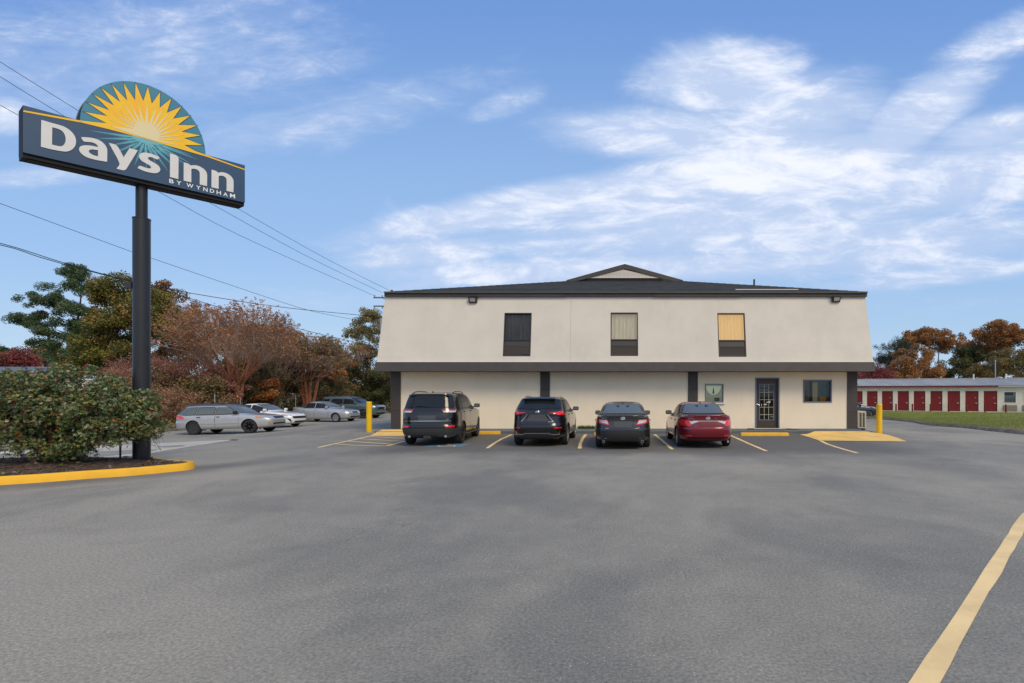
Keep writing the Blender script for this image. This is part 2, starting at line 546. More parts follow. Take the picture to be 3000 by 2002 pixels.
M_white = mat('white_paint', (0.75, 0.73, 0.68), 0.6)
M_cream = mat('cream_bars', (0.62, 0.56, 0.40), 0.6)
M_black = mat('black_plastic', (0.012, 0.012, 0.013), 0.5)
M_dark = mat('dark_grey_plastic', (0.035, 0.035, 0.037), 0.55)
M_rubber = mat('tyre_rubber', (0.016, 0.016, 0.017), 0.8, bump=0.3, bscale=60)
M_chrome = mat('chrome', (0.82, 0.82, 0.82), 0.12, metal=1.0)
M_alloy = mat('alloy', (0.52, 0.53, 0.55), 0.28, metal=0.9)
M_rimdk = mat('dark_rim', (0.06, 0.06, 0.063), 0.4, metal=0.5)
M_under = mat('underbody', (0.008, 0.008, 0.008), 0.9)
M_red = mat('tail_lens_red', (0.42, 0.006, 0.010), 0.15, coat=1.0)
M_redg = mat('reflector_red', (0.75, 0.010, 0.012), 0.12, coat=1.0)
M_clr = mat('clear_lens', (0.55, 0.52, 0.50), 0.12, coat=1.0)
M_amb = mat('amber_lens', (0.65, 0.22, 0.06), 0.15, coat=1.0)
M_headl = mat('headlamp', (0.42, 0.42, 0.40), 0.1, metal=0.4, coat=1.0)
M_autog = mat('car_glass', (0.012, 0.014, 0.015), 0.10, spec=0.45)
M_autog2 = mat('car_glass_light', (0.10, 0.12, 0.125), 0.06, spec=0.6)
M_plate = mat('blank_plate', (0.060, 0.064, 0.070), 0.5)
M_pane = glass_mat('window_pane', (0.90, 0.92, 0.90), 0.55, 0.0)
M_pane2 = glass_mat('dark_pane', (0.62, 0.64, 0.62), 0.6, 0.02)
M_stone = mat('stone', (0.34, 0.30, 0.26), 0.9, var=0.4, vscale=20)

# ---------------------------------------------------------------- ground
def sheet(name, x0, x1, y0, y1, nx, ny, zf, m, kind='structure'):
    xs = np.linspace(x0, x1, nx + 1); ys = np.linspace(y0, y1, ny + 1)
    V = [(x, y, float(zf(x, y))) for y in ys for x in xs]
    Fc = [(j * (nx + 1) + i, j * (nx + 1) + i + 1, (j + 1) * (nx + 1) + i + 1, (j + 1) * (nx + 1) + i) for j in range(ny) for i in range(nx)]
    o = mesh(name, V, Fc, m, smooth=180)
    return tag(o, kind=kind)


KX = -24.3                                         # the kerb behind the left-hand row of cars
tag(mesh('ground', [(-900, -300, -0.62), (900, -300, -0.62), (900, 1400, -0.62), (-900, 1400, -0.62)], [(0, 1, 2, 3)], M_earth), kind='structure')
sheet('parking_lot', KX, 70, -30, 75, 94, 105, gz, M_asph)
sheet('street', -90, KX, -30, 21.5, 33, 26, lambda x, y: gz(KX, y) - 0.002, M_asph)
# verge with trees beyond the left kerb
sheet('verge', -120, KX - 0.30, 22.2, 120, 40, 40, lambda x, y: -0.19 + 0.10 * math.sin(x * .3) * math.sin(y * .21), M_earth)


def kerb(name, pts, w, h, m, label, lift=0.0, side=1, bev=0.03):
    """extruded kerb along ground points (x, y); the body lies to the given side"""
    pts = [Vector((p[0], p[1], 0)) for p in pts]
    V, Fc = [], []
    prof = [(0, -0.1), (0.012, h - bev), (bev, h), (w - bev, h), (w, h - bev), (w, -0.1)]
    for i, p in enumerate(pts):
        d = (pts[min(i + 1, len(pts) - 1)] - pts[max(i - 1, 0)]).normalized()
        nn = Vector((-d.y, d.x, 0)) * side
        for (a, z) in prof:
            q = p + nn * a
            V.append((q.x, q.y, float(gz(p.x, p.y)) + z + lift))
    k = len(prof)
    for i in range(len(pts) - 1):
        for j in range(k - 1):
            Fc.append((i * k + j, (i + 1) * k + j, (i + 1) * k + j + 1, i * k + j + 1))
    Fc.append(tuple(range(k))); Fc.append(tuple((len(pts) - 1) * k + j for j in range(k)))
    o = mesh(name, V, Fc, m)
    bm = bmesh.new(); bm.from_mesh(o.data); bmesh.ops.recalc_face_normals(bm, faces=bm.faces); bm.to_mesh(o.data); bm.free()
    o.data.shade_smooth(); o.data.set_sharp_from_angle(angle=R(40))
    return tag(o, label, kind='structure')


ys_ = np.linspace(22.0, 74, 40)
kerb('kerb', [(KX, y) for y in ys_], 0.28, 0.15, M_kerbc, None, side=1)
kerb('kerb', [(x, 21.9) for x in np.linspace(-70, KX, 20)], 0.28, 0.15, mat('pale_kerb', (0.42, 0.39, 0.34), 0.9, var=.3, bump=.3), None, side=1)

# right-hand drive kerb and lawn
M_kerbr = mat('weathered_kerb', (0.34, 0.29, 0.235), 0.9, var=0.45, vscale=2.5, bump=0.5, bscale=40)
kp = [Vector((19.6, -26, 0)), Vector((18.9, 10, 0)), Vector((18.75, 19, 0))] + [G(px, py) for px, py in ((3000, 1273.7), (2895, 1263), (2775, 1251), (2681, 1239), (2630, 1233.5), (2586, 1229.5), (2540, 1228), (2490, 1227))]
kf = []
for a_, b_ in zip(kp[:-1], kp[1:]):
    n_ = max(1, int((b_ - a_).length / 1.5)); kf += [a_.lerp(b_, i_ / n_) for i_ in range(n_)]
kp = kf + [kp[-1]]
kerb('kerb', [(p.x, p.y) for p in kp], 0.20, 0.15, M_kerbr, None, side=-1)
lawn_v, lawn_f = [], []
NS = 16
KN = len(kp)
kt = np.cumsum([0] + [(kp[i + 1] - kp[i]).xy.length for i in range(KN - 1)])
TG = [(0, (75, -26)), (36, (75, 20)), (48, (54, 46)), (kt[-1], (24.5, 58.8))]


def lawn_pt(i, t):
    p = kp[i]
    d = (kp[min(i + 1, KN - 1)] - kp[max(i - 1, 0)]); d.z = 0; d.normalize()
    a = Vector((p.x + d.y * .19, p.y - d.x * .19))
    q = (np.interp(kt[i], [k[0] for k in TG], [k[1][0] for k in TG]), np.interp(kt[i], [k[0] for k in TG], [k[1][1] for k in TG]))
    x, y = a.x + (q[0] - a.x) * t, a.y + (q[1] - a.y) * t
    z0 = float(gz(p.x, p.y)) + 0.145
    k = float(ss01(t * 1.4))
    return (x, y, z0 * (1 - k) - 0.13 * k)


for i in range(KN):
    for j in range(NS + 1):
        x, y, z = lawn_pt(i, (j / NS) ** 1.7)
        lawn_v.append((x, y, z + (0.018 * math.sin(i * 1.3 + j) if j else 0)))
for i in range(KN - 1):
    for j in range(NS):
        a = i * (NS + 1) + j
        lawn_f.append((a, a + NS + 1, a + NS + 2, a + 1))
lawn = tag(mesh('lawn', lawn_v, lawn_f, M_grass, smooth=180), kind='structure')
# earth strip worn along the kerb
wv, wf = [], []
for i in range(KN):
    L_ = 12.0
    for j, a in enumerate((0.0, 0.35 + 0.15 * math.sin(i * 2.1), 0.85 + 0.35 * math.sin(i * .9 + 1) + .2 * math.sin(i * 2.3))):
        x, y, z = lawn_pt(i, a / L_)
        wv.append((x, y, z + .022 - .004 * j))
for i in range(KN - 1):
    for j in range(2):
        a = i * 3 + j
        wf.append((a, a + 3, a + 4, a + 1))
tag(mesh('bare_earth_strip', wv, wf, grass_mat('bare_earth', (.25, .20, .13), (.36, .28, .18), (.16, .15, .06), .5), smooth=180), kind='structure')

# ---------------------------------------------------------------- painted marks
def ribbon(name, pix, w, m, lift=0.004, label=None, world=False, wob=0.008):
    """a painted line of width w along the ground; 4 mm above the asphalt"""
    pts = [Vector(p) if world else G(*p) for p in pix]
    fine = []
    for a, b in zip(pts[:-1], pts[1:]):
        n = max(2, int((b - a).length / 0.35))
        fine += [a.lerp(b, i / n) for i in range(n)]
    fine.append(pts[-1])
    V, Fc = [], []
    rr = random.Random(len(pix) * 31 + int(abs(pts[0].x) * 10))
    for i, p in enumerate(fine):
        d = (fine[min(i + 1, len(fine) - 1)] - fine[max(i - 1, 0)]); d.z = 0; d.normalize()
        nn = Vector((-d.y, d.x, 0))
        for s_ in (-1, 1):
            q = p + nn * s_ * (w / 2 + rr.uniform(-wob, wob))
            V.append((q.x, q.y, float(gz(q.x, q.y)) + lift))
    for i in range(len(fine) - 1):
        Fc.append((2 * i, 2 * i + 1, 2 * i + 3, 2 * i + 2))
    o = mesh(name, V, Fc, m)
    return tag(o, label, kind='structure')


def decal(name, pix, m, lift=0.004, dz=None):
    pts = [G(px, py) for px, py in pix] if dz is None else [P(px, py, F * (H - z) / (py - HZ)) for (px, py), z in zip(pix, dz)]
    tri = tessellate_polygon([[Vector((p.x, p.y, 0)) for p in pts]])
    fs = []
    for t in tri:
        a, b, c = [pts[i] for i in t]
        if (b.xy - a.xy).cross(c.xy - a.xy) < 0: t = t[::-1]
        fs.append(tuple(t))
    return tag(mesh(name, [(p.x, p.y, p.z + lift) for p in pts], fs, m), kind='structure')


ribbon('painted_line', [(1499, 1274), (1470, 1286), (1444, 1302), (1427, 1314)], 0.115, M_line)
ribbon('painted_line', [(1716, 1273.5), (1708, 1284), (1700, 1300), (1698, 1315)], 0.115, M_line)
ribbon('painted_line', [(1918, 1273.5), (1940, 1291), (1970, 1317)], 0.115, M_line)
ribbon('painted_line', [(2140, 1276), (2198, 1302), (2245, 1322)], 0.115, M_line)
ribbon('painted_line', [(2400, 1290), (2425, 1302), (2452, 1311), (2512, 1328)], 0.115, M_line)
# foreground line runs out of the frame on both sides
ribbon('painted_line', [G(2600, 2150), G(2707, 2002), G(2782, 1881), G(2851, 1765), G(2938, 1626), G(3000, 1522), G(3120, 1400), G(3300, 1320)], 0.135, M_line, world=True)
# hatched bay beside the ramp
ribbon('painted_line', [(932, 1312), (979, 1301), (1030, 1290.5), (1083, 1278.5)], 0.11, M_line)
ribbon('painted_line', [(1083, 1280), (1183, 1285.5)], 0.10, M_line, 0.008)
ribbon('painted_line', [(1050, 1286.5), (1185, 1294)], 0.10, M_line, 0.008)
ribbon('painted_line', [(1019, 1293.6), (1154, 1303)], 0.10, M_line, 0.008)
ribbon('painted_line', [(979, 1301.5), (1037, 1305.5), (1132, 1308)], 0.10, M_line, 0.008)
ribbon('painted_line', [(1132, 1308.5), (1185, 1294.8), (1240, 1279)], 0.10, M_line, 0.012)
ribbon('painted_line', [(1030, 1270), (1100, 1263), (1142, 1258)], 0.09, mat('faded_paint', (0.36, 0.27, 0.17), .8), 0.004)
# faded lines of the left-hand lot
for pix in (((512, 1286), (665, 1280)), ((640, 1270.5), (772, 1265.5)), ((850, 1257), (905, 1254)), ((938, 1246), (985, 1244))):
    ribbon('painted_line', pix, 0.09, mat('faded_line', (0.40, 0.36, 0.29), .8), 0.004)
# blue square with the wheelchair sign, under the first vehicle
bq = [G(1234, 1310.5), G(1350, 1310.5)]
bx0, bx1, by0 = bq[0].x, bq[1].x, bq[0].y
bs_o = mesh('painted_blue_square', [(bx0, by0, .004), (bx1, by0, .004), (bx1, by0 + 1.2, .004), (bx0, by0 + 1.2, .004)], [(0, 1, 2, 3)], M_bluep)
tag(bs_o, kind='structure')
sy = MB()
cx_, cy_ = (bx0 + bx1) / 2, by0 + .55
ring = [(cx_ + .26 * math.cos(a), cy_ - .12 + .26 * math.sin(a)) for a in np.linspace(R(110), R(390), 22)]
ring2 = [(cx_ + .19 * math.cos(a), cy_ - .12 + .19 * math.sin(a)) for a in np.linspace(R(110), R(390), 22)]
for i in range(21):
    sy.add([(*ring[i], .008), (*ring2[i], .008), (*ring2[i + 1], .008), (*ring[i + 1], .008)], [(0, 1, 2, 3)])
sy.add([(cx_ - .03, cy_ - .02, .008), (cx_ + .05, cy_ - .02, .008), (cx_ + .03, cy_ + .32, .008), (cx_ - .05, cy_ + .32, .008)], [(0, 1, 2, 3)])
sy.add([(cx_ - .03, cy_ - .05, .008), (cx_ + .28, cy_ - .05, .008), (cx_ + .28, cy_ + .03, .008), (cx_ - .03, cy_ + .03, .008)], [(0, 1, 2, 3)])
sy.add([(cx_ + .2, cy_ - .05, .008), (cx_ + .28, cy_ - .02, .008), (cx_ + .42, cy_ - .34, .008), (cx_ + .34, cy_ - .36, .008)], [(0, 1, 2, 3)])
sy.add([(cx_ - .01 + .07 * math.cos(a), cy_ + .42 + .07 * math.sin(a), .008) for a in np.linspace(0, 2 * math.pi, 12, endpoint=False)], [tuple(range(12))])
sy.build('wheelchair_symbol', M_line, bs_o)
# pale concrete apron of the left-hand entrance
decal('concrete_apron', [(-200, 1330), (0, 1325), (271, 1309), (443, 1301.5), (560, 1294.5), (691, 1289), (560, 1309), (443, 1328), (330, 1345), (200, 1362), (-200, 1385)], M_conc, 0.006)
decal('manhole_plate', [(672, 1290.5), (680, 1288.2), (700, 1288.5), (692, 1291)], mat('rust', (.12, .07, .045), .8), 0.012)

# ---------------------------------------------------------------- walkway in front of the motel
WY, SY = 24.8, 23.05                               # wall plane, walkway edge
WK = 0.10
wk = MB()
wk.box((-10.75, SY, -0.3), (10.95, WY + .3, WK))
tag(wk.build('walkway', M_side), kind='structure')
# dropped kerb face worn darker
# painted ramps: top edge on the walkway, bottom edge on the asphalt
decal('painted_ramp', [(2343, 1273.8), (2365, 1272.4), (2387, 1264.6), (2543, 1264.4), (2562, 1268), (2600, 1275), (2630, 1284), (2657, 1294.3), (2402, 1291.8)],
      M_ramp, 0.010, dz=[0, .02, .10, .10, .06, 0.02, 0, 0, 0])
decal('painted_ramp', [(1083, 1278.5), (1102, 1268), (1119, 1259.6), (1330, 1259.6), (1330, 1276.5)], M_ramp, 0.010, dz=[0, .05, .14, .14, 0])

# ---------------------------------------------------------------- planted island with yellow kerb
isl = [Vector((-19.5, 2.6, 0))]
for px, py in ((-260, 1445), (0, 1422), (110, 1415), (250, 1404), (380, 1395), (455, 1388)):
    isl.append(G(px, py))
isl += [Vector(p + (0,)) for p in ((-10.02, 11.80), (-9.92, 11.93), (-9.87, 12.07), (-9.88, 12.22), (-9.95, 12.36), (-10.08, 12.49), (-10.28, 12.58), (-10.6, 12.66), (-11.0, 12.82), (-11.3, 13.05), (-11.7, 13.22), (-13, 13.25), (-15, 13.15), (-18, 12.95), (-24, 12.6))]
kerb('yellow_kerb', [(p.x, p.y) for p in isl], 0.17, 0.16, M_kerb_y, None, side=1, bev=0.035)
inner = []
for i, p in enumerate(isl):
    d = (isl[min(i + 1, len(isl) - 1)] - isl[max(i - 1, 0)]).normalized()
    inner.append(p + Vector((-d.y, d.x, 0)) * 0.15)
inner.append(Vector((-24, 2.6, 0)))
M_mulch = grass_mat('mulch', (0.085, 0.060, 0.046), (0.165, 0.122, 0.095), (0.21, 0.17, 0.135), 0.5)


def inside(p, poly):
    c = False
    for i in range(len(poly)):
        a, b = poly[i], poly[i - 1]
        if (a.y > p[1]) != (b.y > p[1]) and p[0] < (b.x - a.x) * (p[1] - a.y) / (b.y - a.y) + a.x: c = not c
    return c


def mulch_z(x, y):
    return 0.135 + 0.10 * math.exp(-((x + 13.3) ** 2 / 5 + (y - 12.2) ** 2 / .5)) + 0.018 * math.sin(x * 9 + y * 4) * math.sin(y * 11 - x * 3)


flat2 = MB()
tri = tessellate_polygon([inner])
flat2.add([(p.x, p.y, 0.12) for p in inner], [t if (inner[t[1]] - inner[t[0]]).cross(inner[t[2]] - inner[t[0]]).z > 0 else t[::-1] for t in tri])
tag(flat2.build('mulch_bed', M_mulch), kind='structure')
gv, idx, gf = [], {}, []
xs_ = np.arange(-18, -9.6, 0.07); ys2 = np.arange(7.5, 13.3, 0.07)
for j, y in enumerate(ys2):
    for i, x in enumerate(xs_):
        if inside((x, y), inner):
            idx[(i, j)] = len(gv); gv.append((x, y, mulch_z(x, y) + rnd.uniform(-.006, .008)))
for (i, j) in idx:
    if (i + 1, j) in idx and (i + 1, j + 1) in idx and (i, j + 1) in idx:
        gf.append((idx[(i, j)], idx[(i + 1, j)], idx[(i + 1, j + 1)], idx[(i, j + 1)]))
tag(mesh('mulch_surface', gv, gf, M_mulch, smooth=180), kind='structure')


def scatter_quads(name, pts, sx, sy_, col, m, rs, kind='stuff', flat=0.5, lift=0.0):
    n = len(pts)
    P0 = np.array(pts)
    a = rs.rand(n) * 2 * np.pi
    A = np.stack([np.cos(a), np.sin(a), (rs.rand(n) - .5) * flat], 1)
    B = np.stack([-np.sin(a), np.cos(a), (rs.rand(n) - .5) * flat], 1)
    A *= (sx[0] + rs.rand(n) * (sx[1] - sx[0]))[:, None] / 2
    B *= (sy_[0] + rs.rand(n) * (sy_[1] - sy_[0]))[:, None] / 2
    P0 = P0 + np.array([0, 0, lift])
    V = np.stack([P0 - A - B, P0 + A - B, P0 + A + B, P0 - A + B], 1)
    return tag(big_mesh(name, V, 4, m, col=col), kind=kind)


M_leafd = leaf_mat('litter', 0.8, 0.0)
rs = np.random.RandomState(3)
pts, cols = [], []
while len(pts) < 9000:
    x, y = rs.uniform(-17.5, -9.9), rs.uniform(8, 13.2)
    if inside((x, y), inner):
        pts.append((x, y, mulch_z(x, y) + rs.uniform(0.004, .02)))
        b = rs.choice([0, 0, 0, 1, 2])
        c = [(0.13, 0.09, 0.068), (0.24, 0.185, 0.15), (0.05, 0.035, 0.028)][b]
        cols.append(np.array(c) * rs.uniform(.6, 1.3))
scatter_quads('mulch_chips', pts, (.03, .09), (.008, .02), np.array(cols), M_leafd, rs)
pts, cols = [], []
while len(pts) < 150:
    x, y = rs.uniform(-17, -10.2), rs.uniform(9, 13.1)
    if inside((x, y), inner):
        pts.append((x, y, mulch_z(x, y) + .025))
        cols.append(np.array([(0.30, 0.15, 0.07), (0.22, 0.12, 0.06), (0.36, 0.26, 0.16), (0.3, 0.06, 0.03)][rs.randint(4)]) * rs.uniform(.6, 1.2))
scatter_quads('fallen_leaves', pts, (.05, .1), (.04, .07), np.array(cols), M_leafd, rs, flat=.8)
# pale gravel at the nose of the island
pts = [(-10.72 + rs.normal() * .28, 12.45 + rs.normal() * .12, 0.15 + rs.rand() * .012) for _ in range(500)]
pts = [p for p in pts if inside(p, inner)]
scatter_quads('gravel', pts, (.02, .05), (.02, .04), np.array([np.array((.42, .38, .34)) * rs.uniform(.6, 1.2) for _ in pts]), M_leafd, rs, flat=.9)
# a few stones
for k, (px, py, s_) in enumerate(((238, 1347, .11), (172, 1353, .06), (72, 1348, .07), (90, 1346, .05), (368, 1340, .06), (320, 1368, .035), (106, 1365, .03), (42, 1382, .03))):
    p = G(px, py, 0.15)
    q = bmesh.new(); bmesh.ops.create_icosphere(q, subdivisions=2, radius=s_)
    rr = random.Random(k)
    for w in q.verts:
        w.co *= 1 + rr.uniform(-.12, .12); w.co.z *= .6; w.co.x *= 1.25
    me = bpy.data.meshes.new('stone'); q.to_mesh(me); q.free(); me.materials.append(M_stone)
    o = bpy.data.objects.new('stone', me); C.objects.link(o); o.location = (p.x, p.y, mulch_z(p.x, p.y) + s_ * .3)
    tag(o, 'tan stone lying on the mulch, ' + ['the largest, below the trunks of the bush', 'flat one right of the trunks', 'one at the far left under the bush', 'small one left of the trunks', 'beside the foot of the sign pole', 'tiny one in the bare middle of the bed', 'tiny one left of the bed middle', 'tiny one near the yellow kerb at left'][k], 'stone', 'stones in the mulch bed')

# ---------------------------------------------------------------- the motel
ux, uy, uz = Vector((1, 0, 0)), Vector((0, 1, 0)), Vector((0, 0, 1))
ORG = Vector((0, 26, 0))
motel = thing('motel', 'two-storey cream stucco motel with slanted upper storey and dark charcoal trim', 'motel', ORG)


def part(mb, name, m, parent=motel, smooth=None):
    """verts are world points; motel's origin is subtracted"""
    return mesh(name, mb.v, mb.f, m, parent, ORG, smooth, mb.mi if isinstance(m, (list, tuple)) else None)


def xof(px, Y): return (px - XP) / F * Y
def zof(py, Y): return H - (py - HZ) / F * Y


WL, WR = xof(1144.8, WY), xof(2512.2, WY)
ZS = 2.76                                           # soffit height
# lower storey wall
m_ = MB()
holes = []
LW = dict(small=(2065.5, 2119.6, 1180, 1125), door=(2212.5, 2283.5, 1256.5, 1107), large=(2352.7, 2436.9, 1180, 1113))
HR = {}
for k_, (a, b, c, d) in LW.items():
    HR[k_] = (xof(a, WY), xof(b, WY), max(WK + 0.005, zof(c, WY)), zof(d, WY))
    holes.append(HR[k_])
wall_holes(m_, (0, WY, 0), ux, uz, -uy, WL + .1, WR - .1, WK, ZS, holes, 0.16)
m_.box((WL + .1, WY + .17, WK), (HR['small'][0] - .3, WY + 35, ZS))            # body of the building behind the front rooms
m_.add([(WL + .1, WY, WK), (WL + .1, WY + 35, WK), (WL + .1, WY + 35, ZS), (WL + .1, WY, ZS)], [(0, 3, 2, 1)])
m_.add([(WR - .1, WY, WK), (WR - .1, WY + 35, WK), (WR - .1, WY + 35, ZS), (WR - .1, WY, ZS)], [(0, 1, 2, 3)])
part(m_, 'lower_wall', M_stucco2)
m_ = MB(); m_.box((WL, 23.9, ZS), (WR, WY + .2, ZS + .05)); m_.box((WL - .3, 23.9, ZS), (WL, WY + 35, ZS + .05)); m_.box((WR, 23.9, ZS), (WR + .3, WY + 35, ZS + .05))
part(m_, 'soffit', M_soffit)
# dark columns, each clad in panels with a joint
for (a, b, joints) in ((1144.8, 1173, (1202.5,)), (1582.5, 1610.7, (1143, 1202)), (2016, 2044.7, (1143, 1202)), (2483, 2512.2, (1208,))):
    Yc = WY - .05
    x0, x1 = xof(a, Yc), xof(b, Yc)
    zs = [WK] + sorted(zof(j, Yc) for j in joints) + [ZS - .003]
    col_ = part(MB().box((x0 + .012, WY - .035, WK), (x1 - .012, WY + .3, ZS - .004)), 'column', M_black)
    for z0, z1 in zip(zs[:-1], zs[1:]):
        part(MB().box((x0, Yc, z0 + .006), (x1, WY + .25, z1 - .006), bev=.006), 'column_panel', M_trim2, col_)
for c_ in motel.children:
    pass

# upper storey: slanted front
YB, YT = 23.95, 24.50
zb, zt = zof(1062, YB), zof(868, YT)
BLx, BRx, TLx, TRx = xof(1104, YB), xof(2559, YB), xof(1128.5, YT), xof(2535, YT)
Vv = Vector((0, YT - YB, zt - zb)); VL = Vv.length; Vv.normalize()
Nn = ux.cross(Vv)
OM = Vector((0, YB, zb))


def onm(px, py):
    p = raypl(px, py, OM, Nn)
    return p.x, (p - OM).dot(Vv)


UW = [(1475.4, 1556.0, 1044.5, 917), (1788.7, 1869.2, 1043.5, 916), (2103.5, 2184.5, 1046, 917.5)]
uh = []
for a, b, c, d in UW:
    x0, v0 = onm((a + b) / 2, c); _, v1 = onm((a + b) / 2, d)
    xa, _ = onm(a, (c + d) / 2); xb, _ = onm(b, (c + d) / 2)
    uh.append((xa, xb, v0, v1))
m_ = MB()
wall_holes(m_, OM, ux, Vv, Nn, -10.75, 11.15, 0, VL, uh, 0.13)
pl = lambda x, v, n=0: OM + ux * x + Vv * v + Nn * n
m_.add([pl(BLx, 0), pl(-10.75, 0), pl(-10.75, VL), pl(TLx, VL)], [(0, 1, 2, 3)])
m_.add([pl(11.15, 0), pl(BRx, 0), pl(TRx, VL), pl(11.15, VL)], [(0, 1, 2, 3)])
m_.add([pl(BLx, 0), pl(TLx, VL), Vector((TLx, 60, zt)), Vector((BLx, 60, zb))], [(0, 1, 2, 3)])
m_.add([pl(BRx, 0), pl(TRx, VL), Vector((TRx, 60, zt)), Vector((BRx, 60, zb))], [(0, 3, 2, 1)])
part(m_, 'upper_wall', M_stucco)
M_seam = mat('seam', (0.36, 0.31, 0.26), .9)
sx_, _ = onm(1672, 950)
part(MB().obox(OM, ux, Vv, Nn, sx_ - .006, sx_ + .006, 0, VL, -.002, .003), 'wall_joint', M_seam)
# charcoal band along the foot of the slanted storey
b0 = zof(1088, 23.86)
m_ = MB()
YBB = YB - .04
Lx, Rx = xof(1098, 23.88), xof(2564, 23.88)
m_.add([(Lx, YBB - .05, b0), (Rx, YBB - .05, b0), (BRx + .03, YBB, zb + .01), (BLx - .03, YBB, zb + .01),
        (Lx, 60, b0), (Rx, 60, b0), (BRx + .03, 60, zb + .01), (BLx - .03, 60, zb + .01)],
       [(0, 1, 2, 3), (1, 5, 6, 2), (4, 0, 3, 7), (3, 2, 6, 7), (0, 4, 5, 1)])
part(m_, 'trim_band', M_trim)
part(MB().box((BLx - .02, YBB - .004, zb + .011), (BRx + .02, YB + .02, zb + .03)), 'flashing', M_white)
# eave fascia in butted lengths
fj = [1125.5, 1399, 1657, 1915.5, 2170, 2427, 2541]
for i in range(len(fj) - 1):
    x0, x1 = xof(fj[i], 24.38), xof(fj[i + 1], 24.38)
    w_ = [0, .012, 0, .014, .004, 0][i]
    part(MB().box((x0 + .003, 24.38 - w_, zof(868.5 + (i % 2), 24.38)), (x1 - .003, 24.56, zof(856.5, 24.38)), bev=.004), 'fascia_board', M_trim)
for s_, xx in ((-1, TLx), (1, TRx)):
    part(MB().box((xx - .06, 24.575, zof(868.5, 24.38)), (xx + .06, 60, zof(856.5, 24.38))), 'fascia_board', M_trim)

# roof
def roof_material():
    m = bpy.data.materials.new('shingles'); m.use_nodes = True
    nt = m.node_tree; q = NG(nt); bs = nt.nodes['Principled BSDF']
    t = q.new('ShaderNodeTexCoord').outputs['Object']
    br = q.new('ShaderNodeTexBrick')
    nt.links.new(q.mapping(t, scale=(1, 1, 1)), br.inputs['Vector'])
    br.inputs['Scale'].default_value = 1.0; br.inputs['Brick Width'].default_value = .33; br.inputs['Row Height'].default_value = .14
    br.inputs['Mortar Size'].default_value = .008
    br.inputs['Color1'].default_value = (.030, .034, .037, 1); br.inputs['Color2'].default_value = (.052, .056, .060, 1)
    br.inputs['Mortar'].default_value = (.012, .013, .014, 1)
    c = q.mix(q.ss(q.noise(t, .8, 5, .6), .35, .65, 0, .4), br.outputs[0], (.07, .072, .075, 1))
    nt.links.new(c, bs.inputs['Base Color']); bs.inputs['Roughness'].default_value = .95
    bp = q.new('ShaderNodeBump'); bp.inputs['Strength'].default_value = .8; bp.inputs['Distance'].default_value = .02
    nt.links.new(q.m('ADD', br.outputs['Fac'], q.noise(t, 25, 4, .7)), bp.inputs['Height']); nt.links.new(bp.outputs[0], bs.inputs['Normal'])
    return m


M_roof = roof_material()
ex0, ex1, eY, ez = xof(1124, 24.3), xof(2543, 24.3), 24.30, zof(855.5, 24.3)
gY, slope = 32.0, 0.277
gL, gR = ex0 + (gY - eY), ex1 - (gY - eY)
gz_ = ez + slope * (gY - eY)
ridx = (ex0 + ex1) / 2
rz = ez + slope * (ridx - ex0)
m_ = MB()
rows = 24                                            # real courses: each row overlaps the one below by a small step
for i in range(rows):
    t0, t1 = i / rows, (i + 1) / rows
    y0, y1 = eY + (gY - eY) * t0, eY + (gY - eY) * t1
    z0, z1 = ez + slope * (y0 - eY), ez + slope * (y1 - eY)
    xl0, xr0, xl1, xr1 = ex0 + (y0 - eY), ex1 - (y0 - eY), ex0 + (y1 - eY), ex1 - (y1 - eY)
    m_.add([(xl0, y0, z0 + .015), (xr0, y0, z0 + .015), (xr1, y1, z1), (xl1, y1, z1), (xl0, y0, z0), (xr0, y0, z0)], [(0, 1, 2, 3), (4, 5, 1, 0)])
m_.add([(ex0, eY, ez), (gL, gY, gz_), (ridx, gY - .35, rz), (ridx, 60, rz), (ex0, 60, ez)], [(0, 4, 3, 2, 1)])
m_.add([(ex1, eY, ez), (gR, gY, gz_), (ridx, gY - .35, rz), (ridx, 60, rz), (ex1, 60, ez)], [(0, 1, 2, 3, 4)])
m_.add([(ex0, eY, ez), (ex1, eY, ez), (ex1, eY, ez - .03), (ex0, eY, ez - .03), (ex0, 60, ez - .03), (ex1, 60, ez - .03)], [(0, 3, 2, 1), (2, 3, 4, 5)])
roof = part(m_, 'roof', M_roof)
part(MB().box((ex0, eY - .012, ez - .036), (ex1, eY + .1, ez - .004)), 'drip_edge', mat('drip_edge', (.12, .11, .10), .5))
# gable with rake boards, siding and louvre
gy = gY - .02
part(MB().add([(gL - .3, gy, gz_ - .05), (gR + .3, gy, gz_ - .05), (ridx, gy, rz + .0)], [(0, 1, 2)]), 'gable_backing', M_trim, roof)
def rake(sgn):
    e = ex0 if sgn < 0 else ex1
    xg = gL - .1 if sgn < 0 else gR + .1
    a, b = Vector((xg, gY - .36, gz_ - .03)), Vector((ridx, gY - .36, rz))
    d = Vector((0, 0, -.30))
    th = Vector((0, .06, 0))
    tip = a + (b - a) * .02
    mb = MB()
    mb.add([a, b, b + d * .95, a + (b - a) * .12 + d * .75, a + th, b + th, b + d * .95 + th, a + (b - a) * .12 + d * .75 + th],
           [(0, 1, 2, 3), (4, 7, 6, 5), (0, 4, 5, 1), (3, 2, 6, 7), (0, 3, 7, 4)])
    part(mb, 'rake_board', M_trim, roof)
rake(-1); rake(1)
part(MB().box((xof(1690, gY - .2), gY - .20, zof(823, gY - .2)), (xof(1940, gY - .2), gY - .1, zof(817.5, gY - .2))), 'gable_sill', M_trim, roof)
ax, az = xof(1815.5, gY - .1), zof(789.5, gY - .1)
bz = zof(817.3, gY - .1); bl, brr = xof(1697, gY - .1), xof(1931, gY - .1)
nb = 8
